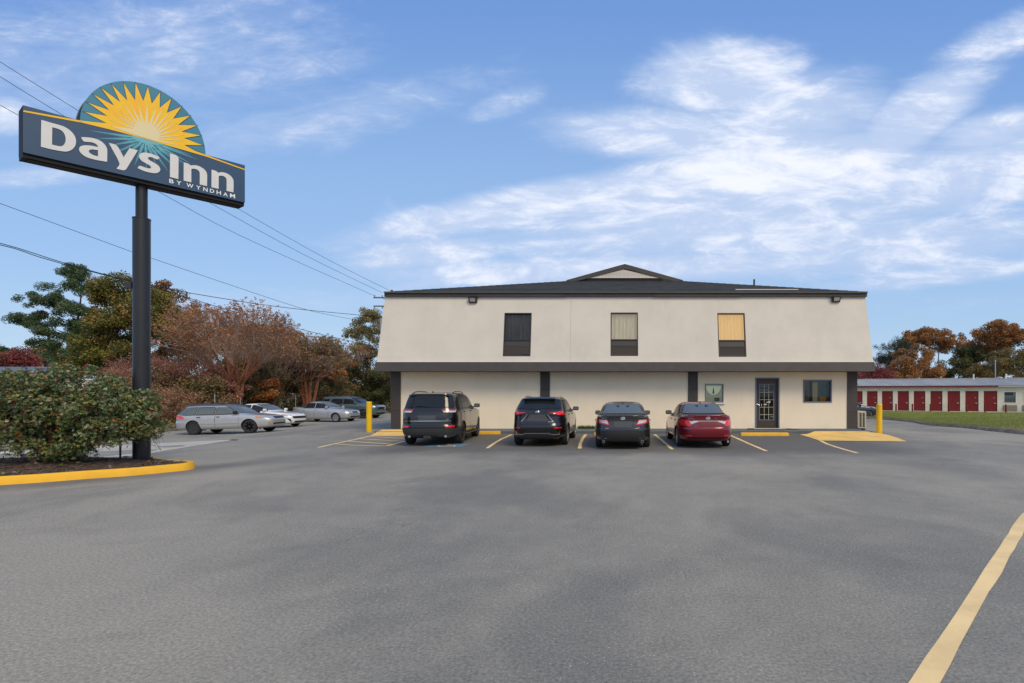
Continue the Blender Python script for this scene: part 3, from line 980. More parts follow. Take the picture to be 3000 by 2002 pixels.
for i in range(nb):
    t0, t1 = i / nb, (i + 1) / nb
    if i < 2:
        t0, t1 = (0, .27) if i == 0 else (.27, .27)
        if i == 1: continue
    z0, z1 = bz + (az - bz) * t0, bz + (az - bz) * t1 * .985
    xl, xr_ = bl + (ax - bl) * t0, brr + (ax - brr) * t0
    xl2, xr2 = bl + (ax - bl) * t1, brr + (ax - brr) * t1
    part(MB().add([(xl, gY - .33, z0), (xr_, gY - .33, z0), (xr2, gY - .31, z1), (xl2, gY - .31, z1)], [(0, 1, 2, 3)]).add(
        [(xl, gY - .33, z0), (xr_, gY - .33, z0), (xr_, gY - .22, z0), (xl, gY - .22, z0)], [(0, 3, 2, 1)]), 'siding_board', M_stucco, roof)
vm = MB()
for x in np.arange(bl + .5, brr - .5, .22): vm.box((x - .006, gY - .338, bz + .02), (x + .006, gY - .329, bz + .11))
o_ = part(vm, 'siding_groove', M_seam, roof); o_['kind'] = 'stuff'

# white strip and vent pipe standing on the roof
yw = 25.35
zr = ez + slope * (yw - eY)
part(MB().box((xof(2155, yw), yw, zr - .02), (xof(2339, yw), yw + .12, zof(847.5, yw))), 'roof_strip', M_white, roof)
yv = 27.6
part(MB().lathe([(.05, 0), (.05, .42), (.035, .42)], 12, o=(xof(2209.5, yv), yv, ez + slope * (yv - eY) - .05)), 'vent_pipe', M_trim, roof)


# wall windows -------------------------------------------------
def bars(mb, O, U, V, N, a, b, c, d, w, n0, n1):
    mb.obox(O, U, V, N, a, b, c, c + w, n0, n1)
    mb.obox(O, U, V, N, a, b, d - w, d, n0, n1)
    mb.obox(O, U, V, N, a, a + w, c + w, d - w, n0, n1)
    mb.obox(O, U, V, N, b - w, b, c + w, d - w, n0, n1)


def curtain_mesh(O, U, V, N, a, b, c, d, back, amp, folds, seed):
    rr = random.Random(seed)
    mb = MB(); nx = folds * 8
    ph = [rr.uniform(.75, 1.25) for _ in range(folds + 1)]
    vs = []
    for j in (0, 1):
        for i in range(nx + 1):
            t = i / nx
            n = back + amp * math.sin(t * folds * 2 * math.pi + .6 * math.sin(t * 13)) * ph[int(t * folds)] * .5
            vs.append(O + U * (a + (b - a) * t) + V * (c if j == 0 else d) + N * n)
    return mb.add(vs, [(i, i + 1, nx + 2 + i, nx + 1 + i) for i in range(nx)])


CUR = [mat('grey_curtain', (0.20, 0.165, 0.155), .9, var=.35, vscale=1.2, stretch=(9, 9, .3)),
       mat('beige_curtain_glow', (0.86, 0.74, 0.58), .9, emit=((1.0, .80, .60), .14), var=.15, vscale=1.2, stretch=(9, 9, .3)),  # beige one glows faintly: brightness added to the cloth, no lamp behind
       mat('lit_curtain', (0.55, 0.40, 0.22), .9, var=.15, vscale=1.2, stretch=(9, 9, .3), emit=((1.0, .60, .25), 0.40))]
for k, (a, b, c, d) in enumerate(uh):
    mid = c + (d - c) * (1 - (996.5 - 917) / (1044.5 - 917))
    fr = MB(); bars(fr, OM, ux, Vv, Nn, a, b, c, d, .045, -.12, -.015)
    fr.obox(OM, ux, Vv, Nn, a + .045, b - .045, mid - .03, mid + .02, -.12, -.02)
    win = part(fr, 'window', M_winf)
    win['label'] = ['dark window with grey curtain over an air grille', 'window with pale beige curtain over an air grille', 'window with warm lit curtain over an air grille'][k]
    part(MB().obox(OM, ux, Vv, Nn, a + .045, b - .045, mid + .02, d - .045, -.085, -.079), 'pane', M_pane, win)
    part(curtain_mesh(OM, ux, Vv, Nn, a, b, mid, d, -.24, .05, [9, 7, 8][k], k), 'curtain', CUR[k], win)
    part(MB().obox(OM, ux, Vv, Nn, a - .3, b + .3, c - .3, d + .3, -.40, -.38), 'room_wall', mat('room_dark', (.03, .025, .02), .9), win)
    gt = c + (d - c) * .245
    part(MB().obox(OM, ux, Vv, Nn, a + .045, b - .045, gt, mid - .03, -.10, -.055), 'spandrel_panel', mat('spandrel', (.045, .038, .035), .5), win)
    gb = MB(); bars(gb, OM, ux, Vv, Nn, a + .046, b - .046, c + .046, gt - .002, .022, -.1, -.03)
    gb.obox(OM, ux, Vv, Nn, a + .05, b - .05, c + .05, gt, -.11, -.10)
    gr = part(gb, 'air_grille', mat('grille_frame', (.05, .042, .038), .5), win)
    ns = 9
    for i in range(ns):
        v_ = c + .075 + (gt - c - .11) * i / (ns - 1)
        # slats hang two levels down from the motel: motel > window > slat
        mb = MB()
        p = lambda x, vv, n: OM + ux * x + Vv * vv + Nn * n
        mb.add([p(a + .07, v_ + .014, -.075), p(b - .07, v_ + .014, -.075), p(b - .07, v_ - .012, -.035), p(a + .07, v_ - .012, -.035),
                p(a + .07, v_ + .020, -.075), p(b - .07, v_ + .020, -.075), p(b - .07, v_ - .006, -.035), p(a + .07, v_ - .006, -.035)],
               [(0, 3, 2, 1), (4, 5, 6, 7), (3, 7, 6, 2), (0, 1, 5, 4)])
        part(mb, 'grille_slat', mat('grille_slat', (.17, .145, .13), .45), win)
    if k == 0:
        part(MB().obox(OM, ux, Vv, Nn, b - .42, b - .10, c + .11, c + .15, -.03, -.02), 'broken_slat', M_dark, win)

O2 = Vector((0, WY, 0)); N2 = -uy


def fbox(mb, a, b, c, d, n0, n1): return mb.obox(O2, ux, uz, N2, a, b, c, d, n0, n1)


# small window with the round fan paper behind it
a, b, c, d = HR['small']
fr = MB(); bars(fr, O2, ux, uz, N2, a, b, c, d, .045, -.12, .025)
win = part(fr, 'window', M_blue); win['label'] = 'small square window with a round pale fan behind the glass'
part(fbox(MB(), a + .045, b - .045, c + .045, d - .045, -.07, -.064), 'pane', M_pane, win)
part(fbox(MB(), a - .04, b + .06, c - .06, c - .003, -.02, .09), 'sill', M_white, win)
part(fbox(MB(), a - .2, b + .2, c - .2, d + .2, -.62, -.6), 'room_wall', mat('room_olive_glow', (.30, .30, .25), .9, emit=((.8, .85, .65), .10)), win)  # weak glow in the wall stands in for room light
fan = MB()
cxf, czf, rf = (a + b) / 2, d - .10, .345
for i in range(14):
    a0, a1 = math.pi + math.pi * i / 14, math.pi + math.pi * (i + 1) / 14
    for (t0, t1, n0, n1) in ((a0, (a0 + a1) / 2, -.20, -.18), ((a0 + a1) / 2, a1, -.18, -.20)):
        fan.add([O2 + ux * cxf + uz * czf + N2 * -.19, O2 + ux * (cxf + rf * math.cos(t0)) + uz * (czf + rf * 1.2 * math.sin(t0)) + N2 * n0,
                 O2 + ux * (cxf + rf * math.cos(t1)) + uz * (czf + rf * 1.2 * math.sin(t1)) + N2 * n1], [(0, 1, 2)])
part(fan, 'paper_fan', mat('fan_paper_glow', (.66, .68, .52), .8, emit=((.75, .8, .58), .16)), win)  # fan glows too, room light put into its material
part(MB().add([O2 + ux * (cxf - .01) + uz * (czf - .02) + N2 * -.16, O2 + ux * (cxf - .06) + uz * (czf - .36) + N2 * -.16, O2 + ux * (cxf + .04) + uz * (czf - .36) + N2 * -.16], [(0, 1, 2)]), 'fan_gap', mat('olive_dark', (.10, .10, .07), .9), win)
pf = MB(); bars(pf, O2, ux, uz, N2, cxf + .07, cxf + .30, c + .06, c + .22, .018, -.35, -.33); part(pf, 'picture_frame', M_black, win)
part(fbox(MB(), cxf + .088, cxf + .282, c + .078, c + .202, -.352, -.345), 'picture', mat('grey_picture', (.3, .3, .27), .8), win)

# wide window
a, b, c, d = HR['large']
fr = MB(); bars(fr, O2, ux, uz, N2, a, b, c, d, .05, -.12, .025)
win = part(fr, 'window', M_blue); win['label'] = 'wide window showing a dark lobby with a plant and a picture'
part(fbox(MB(), a + .05, b - .05, c + .05, d - .05, -.07, -.064), 'pane', M_pane2, win)
rm = MB()
fbox(rm, a - .5, b + .5, c - .9, d + .6, -2.42, -2.4)
part(rm, 'room_wall', mat('room_tan_glow', (.16, .13, .085), .9, var=.3, emit=((.7, .5, .25), .05)), win)  # lobby light put into the surfaces: this wall glows slightly
part(fbox(MB(), a + .50, a + .62, c - .5, d + .1, -.6, -.5), 'doorway_edge', mat('room_brown', (.03, .02, .012), .8), win)
part(fbox(MB(), a + .64, a + .93, c - .2, d - .12, -.7, -.68), 'noticeboard', mat('paper_tan_glow', (.55, .50, .38), .9, emit=((.8, .7, .45), .12)), win)  # faint glow stands in for lobby light on the board
part(fbox(MB(), a + .95, b - .06, c + .30, d + .1, -.5, -.48), 'picture', mat('picture_blue_glow', (.02, .10, .14), .6, emit=((.1, .35, .4), .06), col2=(.10, .22, .20), vscale=2), win)  # self-glow in place of lobby light
part(fbox(MB(), a + .97, b - .09, c + .07, c + .27, -.5, -.48), 'picture', mat('picture_orange_glow', (.50, .20, .02), .6, emit=((.9, .4, .05), .12)), win)  # glow added here as well, in place of lobby light
pm = MB(); rr = random.Random(5)
for i in range(26):
    t = rr.uniform(0, 6.28); l_ = rr.uniform(.1, .24)
    o0 = O2 + ux * (a + .17) + uz * (c + .2 + rr.uniform(0, .35)) + N2 * -.35
    e = o0 + ux * math.cos(t) * l_ + uz * (math.sin(t) * l_ * .8 + .03)
    q_ = Vector((-(e - o0).z, 0, (e - o0).x)).normalized() * .022
    pm.add([o0, (o0 + e) / 2 + q_, e, (o0 + e) / 2 - q_], [(0, 1, 2, 3)])
part(pm, 'house_plant', mat('plant_green', (.03, .06, .02), .7), win)

# door
a, b, c, d = HR['door']
fr = MB()
fbox(fr, a, a + .055, c, d, -.16, .03); fbox(fr, b - .055, b, c, d, -.16, .03); fbox(fr, a + .055, b - .055, d - .05, d, -.16, .03)
dfr = part(fr, 'door_frame', M_blue)
da, db, dc, dd = a + .057, b - .057, c + .03, d - .053
ga, gb, gc, gd = xof(2224.5, WY + .1), xof(2267, WY + .1), zof(1231, WY + .1), zof(1126, WY + .1)
lf = MB()
wall_holes(lf, O2 + N2 * -.10, ux, uz, N2, da, db, dc, dd, [(ga, gb, gc, gd)], .045)
door = part(lf, 'door', M_door)
dg = MB(); bars(dg, O2, ux, uz, N2, ga - .012, gb + .012, gc - .012, gd + .012, .035, -.115, -.088)
part(dg, 'glazing_frame', M_blue, door)
part(fbox(MB(), ga + .02, gb - .02, gc + .02, gd - .02, -.125, -.120), 'pane', M_pane2, door)
for px in (2239, 2252):
    x = xof(px, WY + .1); part(fbox(MB(), x - .008, x + .008, gc + .02, gd - .02, -.112, -.098), 'glazing_bar', M_cream, door)
for py in (1149.5, 1171.5, 1193.5, 1215.3):
    z = zof(py, WY + .1); part(fbox(MB(), ga + .02, gb - .02, z - .008, z + .008, -.1125, -.0975), 'glazing_bar', M_cream, door)
hx, hz_ = xof(2219.3, WY), zof(1185, WY)
hd = MB(); hd.lathe([(.0, -.03), (.032, -.028), (.034, 0), (.034, .01)], 12, axis='Y', o=(hx, WY + .09, hz_))
hd.tube([(hx, WY + .06, hz_), (hx + .05, WY + .045, hz_ - .01), (hx + .115, WY + .05, hz_ - .055)], .011, 8)
part(hd, 'handle', M_chrome, door, smooth=40)
part(fbox(MB(), ga - .2, gb + .2, dc, gd + .1, -1.4, -1.38), 'room_wall', mat('room_dim', (.035, .033, .026), .9), door)
part(fbox(MB(), ga + .05, gb - .20, gd - .16, gd - .03, -.30, -.29), 'notice', mat('paper_grey', (.55, .55, .50), .9), door)
part(fbox(MB(), ga + .07, gb - .19, gd - .32, gd - .22, -.25, -.24), 'notice', mat('paper_cream', (.72, .68, .56), .9), door)
part(fbox(MB(), ga + .06, gb - .19, gd - .78, gd - .34, -.32, -.31), 'red_reflection', mat('reflection_red', (.25, .055, .055), .8, var=.4, vscale=8, stretch=(1, 1, 8)), door)  # red reflection in the door glass, built as a panel inside
st = MB(); zst = zof(1181, WY)
st.add([O2 + ux * (ga + .30) + uz * (zst + .02) + N2 * -.116, O2 + ux * (gb - .16) + uz * (zst + .10) + N2 * -.116, O2 + ux * (gb - .165) + uz * zst + N2 * -.116], [(0, 2, 1)])
fbox(st, ga + .10, ga + .125, zst - .14, zst - .04, -.118, -.116); fbox(st, ga + .21, ga + .36, zst - .10, zst - .05, -.118, -.116)
part(st, 'sticker', mat('sticker_white', (.65, .75, .78), .6), door)
part(fbox(MB(), a + .02, b - .02, WK, c + .028, -.16, .06), 'door_sill', M_kerbc)
mats_ = mesh('door_mat', [(xof(2180, 24.7), 24.1, WK + .006), (xof(2330, 24.7), 24.1, WK + .006), (xof(2310, 24.7), 24.72, WK + .006), (xof(2190, 24.7), 24.72, WK + .006),
                          (xof(2180, 24.7), 24.1, WK + .018), (xof(2330, 24.7), 24.1, WK + .018), (xof(2310, 24.7), 24.72, WK + .018), (xof(2190, 24.7), 24.72, WK + .018)],
             [(4, 5, 6, 7), (0, 1, 5, 4), (1, 2, 6, 5), (3, 0, 4, 7)], mat('mat_black', (.018, .018, .018), .95, bump=.6, bscale=90), None, (xof(2250, 24.7), 24.4, WK))
tag(mats_, 'black floor mat lying on the walk before the glazed brown door', 'door mat')
slab = mesh('threshold_slab', [(xof(2209, 24.2), 24.16, .119), (xof(2305, 24.2), 24.16, .119), (xof(2290, 24.2), 24.55, .119), (xof(2216, 24.2), 24.55, .119),
                               (xof(2209, 24.2), 24.16, .135), (xof(2305, 24.2), 24.16, .135), (xof(2290, 24.2), 24.55, .135), (xof(2216, 24.2), 24.55, .135)],
            [(4, 5, 6, 7), (0, 1, 5, 4), (1, 2, 6, 5), (3, 0, 4, 7), (2, 3, 7, 6)], mat('slab_pale', (.50, .47, .42), .9), None, (xof(2250, 24.2), 24.3, .12))
tag(slab, 'pale flat slab on top of the black mat at the brown door', 'slab')

# wall lamps under the eave
for k, (px, py) in enumerate(((1387, 880), (2447.5, 878))):
    x = xof(px, YT - .1)
    base = raypl(px, py, OM, Nn)
    t = thing('wall_lamp', ['rectangular floodlight under the eave above the left end wall, near the dark curtained window', 'rectangular floodlight under the eave at the right corner, beyond the lit window'][k], 'wall lamp', base, group='floodlights under the eave')
    hb = MB()
    hb.add([(-.19, 0, .15), (.19, 0, .15), (.19, 0, -.13), (-.19, 0, -.13), (-.19, -.20, .12), (.19, -.20, .12), (.17, -.11, -.13), (-.17, -.11, -.13)],
           [(0, 3, 2, 1), (0, 1, 5, 4), (1, 2, 6, 5), (3, 0, 4, 7), (2, 3, 7, 6), (4, 5, 6, 7)])
    hb.box((-.05, .0, -.05), (.05, .12, .05))
    hb.build('housing', mat('lamp_bronze', (.045, .033, .027), .5), t)
    q_ = lambda x_, t_: (x_ * (1 - .1 * t_), -.205 + .09 * t_, .12 - .25 * t_)
    lens = MB().add([(-.135, -.196, .07), (.135, -.196, .07), (.12, -.135, -.09), (-.12, -.135, -.09)], [(0, 3, 2, 1)])
    lens.build('lens', mat('lamp_lens', (.42, .38, .35), .2, coat=.8), t)
    rb = MB(); rb.tube([(-.145, -.205, .08), (.145, -.205, .08), (.13, -.14, -.10), (-.13, -.14, -.10), (-.145, -.205, .08)], .011, 6)
    rb.build('rim', M_black, t)

# ---------------------------------------------------------------- pylon sign
YL_, YR_ = 11.23, 14.2
aL, aR = P(67, 445.8, YL_), P(717.5, 594.2, YR_)
zbm = (aL.z + aR.z) / 2
SO = Vector((aL.x, aL.y, zbm))
SU = Vector((aR.x - aL.x, aR.y - aL.y, 0)); SW = SU.length; SU.normalize()
SN = SU.cross(uz)                                    # faces the camera
if SN.y > 0: SN = -SN
PB = Vector((xof(415, 12.85), 12.85, 0.14))
sign = thing('motel_sign', 'tall roadside sign with a half sun above a dark blue board on a black pole', 'sign', PB)


def spart(mb, name, m, parent=sign, smooth=None):
    return mesh(name, mb.v, mb.f, m, parent, PB, smooth, mb.mi if isinstance(m, (list, tuple)) else None)


def sp(px, py):
    p = raypl(px, py, SO, SN)
    return ((p - SO).dot(SU), p.z - zbm)


def z1(pts): return [sp(x / 3.1333, 200 + y / 3.1333) for x, y in pts]
def zA(pts): return [sp(100 + x / 9.79, 340 + y / 9.79) for x, y in pts]
def zB(pts): return [sp(300 + x / 9.79, 400 + y / 9.79) for x, y in pts]
def zC(pts): return [sp(480 + x / 9.79, 440 + y / 9.79) for x, y in pts]
SN2 = SN
def sf(off): return lambda u_, v_, h: SO + SU * u_ + uz * v_ + (SN if off > -.02 else SN2) * (off + h)


SH = sp(68.6, 308.5)[1]
print('sign', SW, SH, sp(718.8, 484))
M_navy = mat('sign_navy', (0.018, 0.062, 0.135), 0.45, var=.1, vscale=1.5)
M_teal = mat('sign_teal', (0.028, 0.20, 0.30), 0.45, var=.1, vscale=1.5)
M_ray = mat('sign_ray', (0.055, 0.27, 0.36), 0.45)
M_ray2 = mat('sign_ray_pale', (0.13, 0.42, 0.50), 0.45)
M_sgy = mat('sign_yellow', (0.86, 0.54, 0.0), 0.45, col2=(0.88, 0.46, 0.006), vscale=3)
M_sgc = mat('sign_cream', (0.72, 0.62, 0.36), 0.45)
M_letter = mat('sign_letter', (0.66, 0.66, 0.65), 0.45, var=.05)
M_cab = mat('sign_cabinet', (0.010, 0.010, 0.011), 0.6, spec=.25)
M_retain = mat('sign_retainer', (0.10, 0.13, 0.14), 0.4)
M_pole = mat('pole_black', (0.020, 0.021, 0.024), 0.38, var=.4, vscale=1.2, bump=.1, bscale=60, stretch=(1, 1, .3), grime=.5)
TH = 0.48
SN2 = SN + SU * (.06 / TH)                            # the ends of the cabinet are cut a little aslant
mb = MB()
mb.obox(SO, SU, uz, SN2, .03, SW - .03, -.085, SH - .03, -TH + .05, -.05)
mb.obox(SO, SU, uz, SN2, .08, SW - .08, -.10, -.085, -TH + .10, -.10)
spart(mb, 'cabinet', M_cab)
spart(MB().obox(SO, SU, uz, SN, 0, SW, 0, SH, -.05, 0), 'front_panel', M_navy)
spart(MB().obox(SO, SU, uz, SN2, 0, SW, 0, SH, -TH, -TH + .05), 'back_panel', [M_retain][0])
spart(MB().obox(SO, SU, uz, SN2, .0, .03, -.09, SH, -TH + .05, -.05), 'end_cap', M_cab)
spart(MB().obox(SO, SU, uz, SN2, SW - .03, SW, -.09, SH, -TH + .05, -.05), 'end_cap', M_cab)
# arch
aL_, aR_, aT_ = sp(234.6, 353.2), sp(602.6, 453), sp(367, 235.7)
cu = (aL_[0] + aR_[0]) / 2; ru = (aR_[0] - aL_[0]) / 2
# fit the height of the half ellipse with a few rim points traced from the photograph
rim = z1([(905, 180), (1015, 130), (1130, 112), (1260, 124), (1360, 158), (1480, 215), (1590, 285), (1690, 370), (1790, 490), (1850, 610), (1882, 720)])
bv = SH - .03
rvs = [(v_ - bv) / math.sqrt(max(.05, 1 - ((u_ - cu) / ru) ** 2)) for u_, v_ in rim if abs(u_ - cu) < .8 * ru]
rv = sum(rvs) / len(rvs)
print('arch', cu, ru, rv, rvs)
arc = [(cu + ru * math.cos(t), bv + rv * math.sin(t)) for t in np.linspace(0, math.pi, 49)]
spart(MB().prism([(cu + ru * .99 * math.cos(t), bv + rv * .99 * math.sin(t)) for t in np.linspace(0, math.pi, 49)], sf(-TH + .04), TH - .08), 'arch_cabinet', M_cab, smooth=40)
spart(MB().prism(arc, sf(-.04), .035), 'arch_panel', M_teal, smooth=40)
spart(MB().prism(arc, sf(-TH), .035), 'arch_back_panel', M_retain, smooth=40)
# sun
tips = [(762, 398), (790, 310), (845, 233), (918, 172), (1018, 140), (1128, 124), (1242, 126), (1358, 160), (1472, 210), (1579, 270), (1674, 347), (1756, 433), (1820, 525), (1855, 619), (1873, 711)]
vals = [(978, 505), (985, 440), (1005, 387), (1048, 345), (1103, 312), (1168, 298), (1240, 297), (1315, 305), (1393, 328), (1465, 365), (1530, 412), (1588, 465), (1633, 522), (1665, 583), (1688, 643), (1690, 706)]
star = [(735, 481), (860, 497), vals[0]]
for i, t in enumerate(tips): star += [t, vals[i + 1]]
star += [(1790, 760), (1890, 798)]
bot = [(1890, 812), (1480, 694), (1330, 648), (1000, 562), (740, 499)]
cen = (1335, 625)
star_in = []
for i, p in enumerate(star):
    if p in tips: star_in.append((cen[0] + (p[0] - cen[0]) * .972, cen[1] + (p[1] - cen[1]) * .972))
    else: star_in.append(p)
shadow = []
for p in star:
    k = 1.012 if p in tips else (1.052 if p in vals else 1.0)
    dxs = 0
    shadow.append((cen[0] + (p[0] - cen[0]) * k, cen[1] + (p[1] - cen[1]) * k))
spart(MB().prism(z1(shadow[:-2] + [(1880, 790), (1880, 800), (735, 492)]), sf(-.004), .006), 'sun_outline', M_navy)
spart(MB().prism(z1(star_in + bot), sf(-.003), .010), 'sun_face', M_sgy)
spart(MB().prism(z1([(215, 388), (735, 481), (735, 499), (215, 402)]), sf(0), .007), 'yellow_stripe', M_sgy)
spart(MB().prism(z1([(1890, 797), (2250, 929), (2250, 938), (1890, 812)]), sf(0), .007), 'yellow_stripe', M_sgy)
# cream core and rays
mb = MB()
core = []
ends = [(1010, 535), (1010, 478), (1048, 430), (1045, 405), (1100, 390), (1125, 325), (1195, 320), (1268, 320), (1352, 325), (1438, 352), (1500, 360), (1560, 405), (1595, 455), (1625, 505), (1670, 558), (1690, 618), (1680, 670), (1650, 712)]
angs = sorted([(math.atan2(e[1] - 612, e[0] - 1338), e) for e in ends])
pts_ = [(1200, 612)]
ring_ = []
for (an, e) in angs: ring_.append((an, e))
seq = []
for i, (an, e) in enumerate(ring_):
    seq.append(e)
    if i + 1 < len(ring_):
        am = (an + ring_[i + 1][0]) / 2
        seq.append((1338 + 118 * math.cos(am), 612 + 100 * math.sin(am) + 22 * math.cos(am)))
core = seq + [(1450, 676), (1330, 641), (1215, 606)]
mb.prism(z1(core), sf(.007), .004)
spart(mb, 'sun_core', M_sgc)
# teal rays below
mb, mb2 = MB(), MB()
for (ex, ey) in [(800, 570), (870, 645), (980, 715), (1095, 752), (1015, 797), (1110, 830), (1230, 905), (1345, 935), (1432, 880), (1550, 955), (1652, 952), (1745, 905), (1682, 890), (1762, 880), (1832, 845), (1760, 800)]:
    c0 = (1335, 652)
    d_ = Vector((ex - c0[0], ey - c0[1])); L_ = d_.length; d_.normalize(); q_ = Vector((-d_.y, d_.x))
    r0 = 45
    base_ = (c0[0] + d_.x * r0, c0[1] + d_.y * r0 + max(0, (c0[0] + d_.x * r0 - 1335) * .26) * .6)
    for tgt, w_, l_ in ((mb, 19, 1), (mb2, 8, .68)):
        tgt.prism(z1([(base_[0] + q_.x * w_, base_[1] + q_.y * w_), (base_[0] - q_.x * w_, base_[1] - q_.y * w_), (c0[0] + d_.x * L_ * l_, c0[1] + d_.y * L_ * l_)]), sf(0), .002 if tgt is mb else .004)
mb2.prism(z1([(1200, 612), (1330, 650), (1500, 702), (1420, 705), (1340, 700), (1270, 668)]), sf(0), .0045)
spart(mb, 'teal_rays', M_ray)
spart(mb2, 'pale_rays', M_ray2)


def smoothc(pts, n=3, corner=55):
    """round the soft corners of a closed outline with Catmull-Rom, keep sharp ones"""
    out = []; N_ = len(pts)
    V_ = [Vector(p) for p in pts]
    def sharp(i):
        a = V_[i] - V_[i - 1]; b = V_[(i + 1) % N_] - V_[i]
        return a.angle(b) > R(corner)
    for i in range(N_):
        p0, p1, p2, p3 = V_[i - 1], V_[i], V_[(i + 1) % N_], V_[(i + 2) % N_]
        t1 = (p2 - p0) * .5 if not sharp(i) else (p2 - p1)
        t2 = (p3 - p1) * .5 if not sharp((i + 1) % N_) else (p2 - p1)
        l_ = (p2 - p1).length
        if t1.length > l_: t1 = t1.normalized() * l_
        if t2.length > l_: t2 = t2.normalized() * l_
        for k in range(n):
            s_ = k / n
            q = p1 * (2 * s_**3 - 3 * s_**2 + 1) + t1 * (s_**3 - 2 * s_**2 + s_) + p2 * (-2 * s_**3 + 3 * s_**2) + t2 * (s_**3 - s_**2)
            out.append((q.x, q.y))
    return out


LET = [
    (zA, 'D', [(205, 118), (500, 205), (800, 290), (960, 370), (1090, 480), (1170, 600), (1200, 720), (1185, 840), (1130, 930), (1040, 995), (920, 1028), (790, 1018), (500, 965), (193, 888)],
     [[(520, 332), (690, 378), (790, 430), (860, 510), (900, 620), (900, 720), (870, 810), (810, 865), (740, 878), (640, 860), (512, 828)]]),
    (zA, 'a', [(1345, 615), (1500, 618), (1700, 645), (1860, 700), (1980, 780), (2060, 880), (2095, 970), (2092, 1322), (1900, 1290), (1700, 1250), (1500, 1185), (1370, 1100), (1300, 1010), (1292, 930), (1340, 875), (1440, 850), (1600, 855), (1835, 898), (1820, 860), (1770, 810), (1660, 765), (1520, 750), (1440, 742), (1390, 700)],
     [[(1832, 990), (1832, 1163), (1740, 1145), (1640, 1100), (1575, 1045), (1572, 1000), (1620, 970), (1700, 970)]]),
    (zB, 'y', [(182, 195), (290, 218), (390, 255), (460, 330), (610, 605), (775, 342), (1015, 405), (700, 915), (660, 960), (600, 978), (400, 932), (490, 778)], []),
    (zB, 's', [(1635, 605), (1610, 650), (1570, 670), (1500, 640), (1420, 605), (1350, 598), (1305, 615), (1310, 650), (1360, 695), (1500, 770), (1600, 840), (1650, 915), (1655, 980), (1600, 1040), (1500, 1060), (1380, 1045), (1200, 1000), (1008, 915), (1035, 870), (1080, 848), (1150, 870), (1250, 905), (1330, 925), (1385, 915), (1390, 880), (1350, 835), (1250, 780), (1120, 700), (1060, 620), (1055, 550), (1090, 500), (1160, 472), (1280, 475), (1450, 520)], []),
    (zB, 'I', [(1938, 498), (2060, 530), (2140, 570), (2180, 630), (2182, 700), (2175, 1230), (1935, 1170)], []),
    (zC, 'n', [(567, 358), (700, 395), (770, 445), (880, 438), (1000, 465), (1120, 530), (1200, 610), (1238, 710), (1235, 1040), (1025, 990), (1027, 670), (1005, 610), (950, 565), (860, 540), (785, 548), (785, 932), (565, 880)], []),
    (zC, 'n', [(1365, 568), (1480, 600), (1555, 655), (1650, 640), (1780, 665), (1900, 735), (1970, 820), (1997, 910), (1992, 1220), (1795, 1175), (1795, 850), (1765, 790), (1700, 750), (1630, 738), (1570, 750), (1568, 1118), (1362, 1072)], []),
]
for fn, ch, out_, holes_ in LET:
    spart(MB().prism(smoothc(fn(out_)), sf(.005), .008, [smoothc(fn(h_)) for h_ in holes_]), 'letter', M_letter)


def text_mesh(s, size, spacing=1.0, extrude=.004, bold=0.0):
    cu_ = bpy.data.curves.new('txt', 'FONT'); cu_.body = s; cu_.size = size; cu_.space_character = spacing
    cu_.extrude = extrude; cu_.offset = bold; cu_.resolution_u = 4
    ob = bpy.data.objects.new('txt', cu_); C.objects.link(ob)
    dg_ = bpy.context.evaluated_depsgraph_get()
    me = bpy.data.meshes.new_from_object(ob.evaluated_get(dg_))
    bpy.data.objects.remove(ob); bpy.data.curves.remove(cu_)
    return me


# small line BY WYNDHAM: one letter per traced place
small = [('B', 155, 825, 280, 968), ('Y', 362, 875, 500, 1018), ('W', 648, 945, 845, 1102), ('Y', 925, 1010, 1055, 1150), ('N', 1130, 1062, 1252, 1205), ('D', 1320, 1110, 1442, 1243),
         ('H', 1512, 1152, 1635, 1292), ('A', 1705, 1205, 1830, 1340), ('M', 1897, 1243, 2040, 1390)]
SLm = 0.236
for ch, x0, y0, x1, y1 in small:
    me = text_mesh(ch, 1.0, 1.0, .0, .012)
    co = np.array([v.co[:] for v in me.vertices])
    mn, mxx = co.min(0), co.max(0)
    ym = (y0 + y1) / 2
    sk = (x1 - x0) * SLm / 2
    uL, _ = sp(480 + x0 / 9.79, 440 + ym / 9.79); uR, _ = sp(480 + x1 / 9.79, 440 + ym / 9.79)
    xm = (x0 + x1) / 2
    _, vt = sp(480 + xm / 9.79, 440 + (y0 + sk) / 9.79); _, vb = sp(480 + xm / 9.79, 440 + (y1 - sk) / 9.79)
    V_ = []
    for c_ in co:
        uu = uL + (uR - uL) * (c_[0] - mn[0]) / (mxx[0] - mn[0]); vv = vb + (vt - vb) * (c_[1] - mn[1]) / (mxx[1] - mn[1])
        V_.append(SO + SU * uu + uz * vv + SN * .008)
    mb = MB(); mb.add(V_, [tuple(p.vertices) for p in me.polygons])
    spart(mb, 'letter', mat('small_letter', (.85, .85, .86), .45))
    bpy.data.meshes.remove(me)

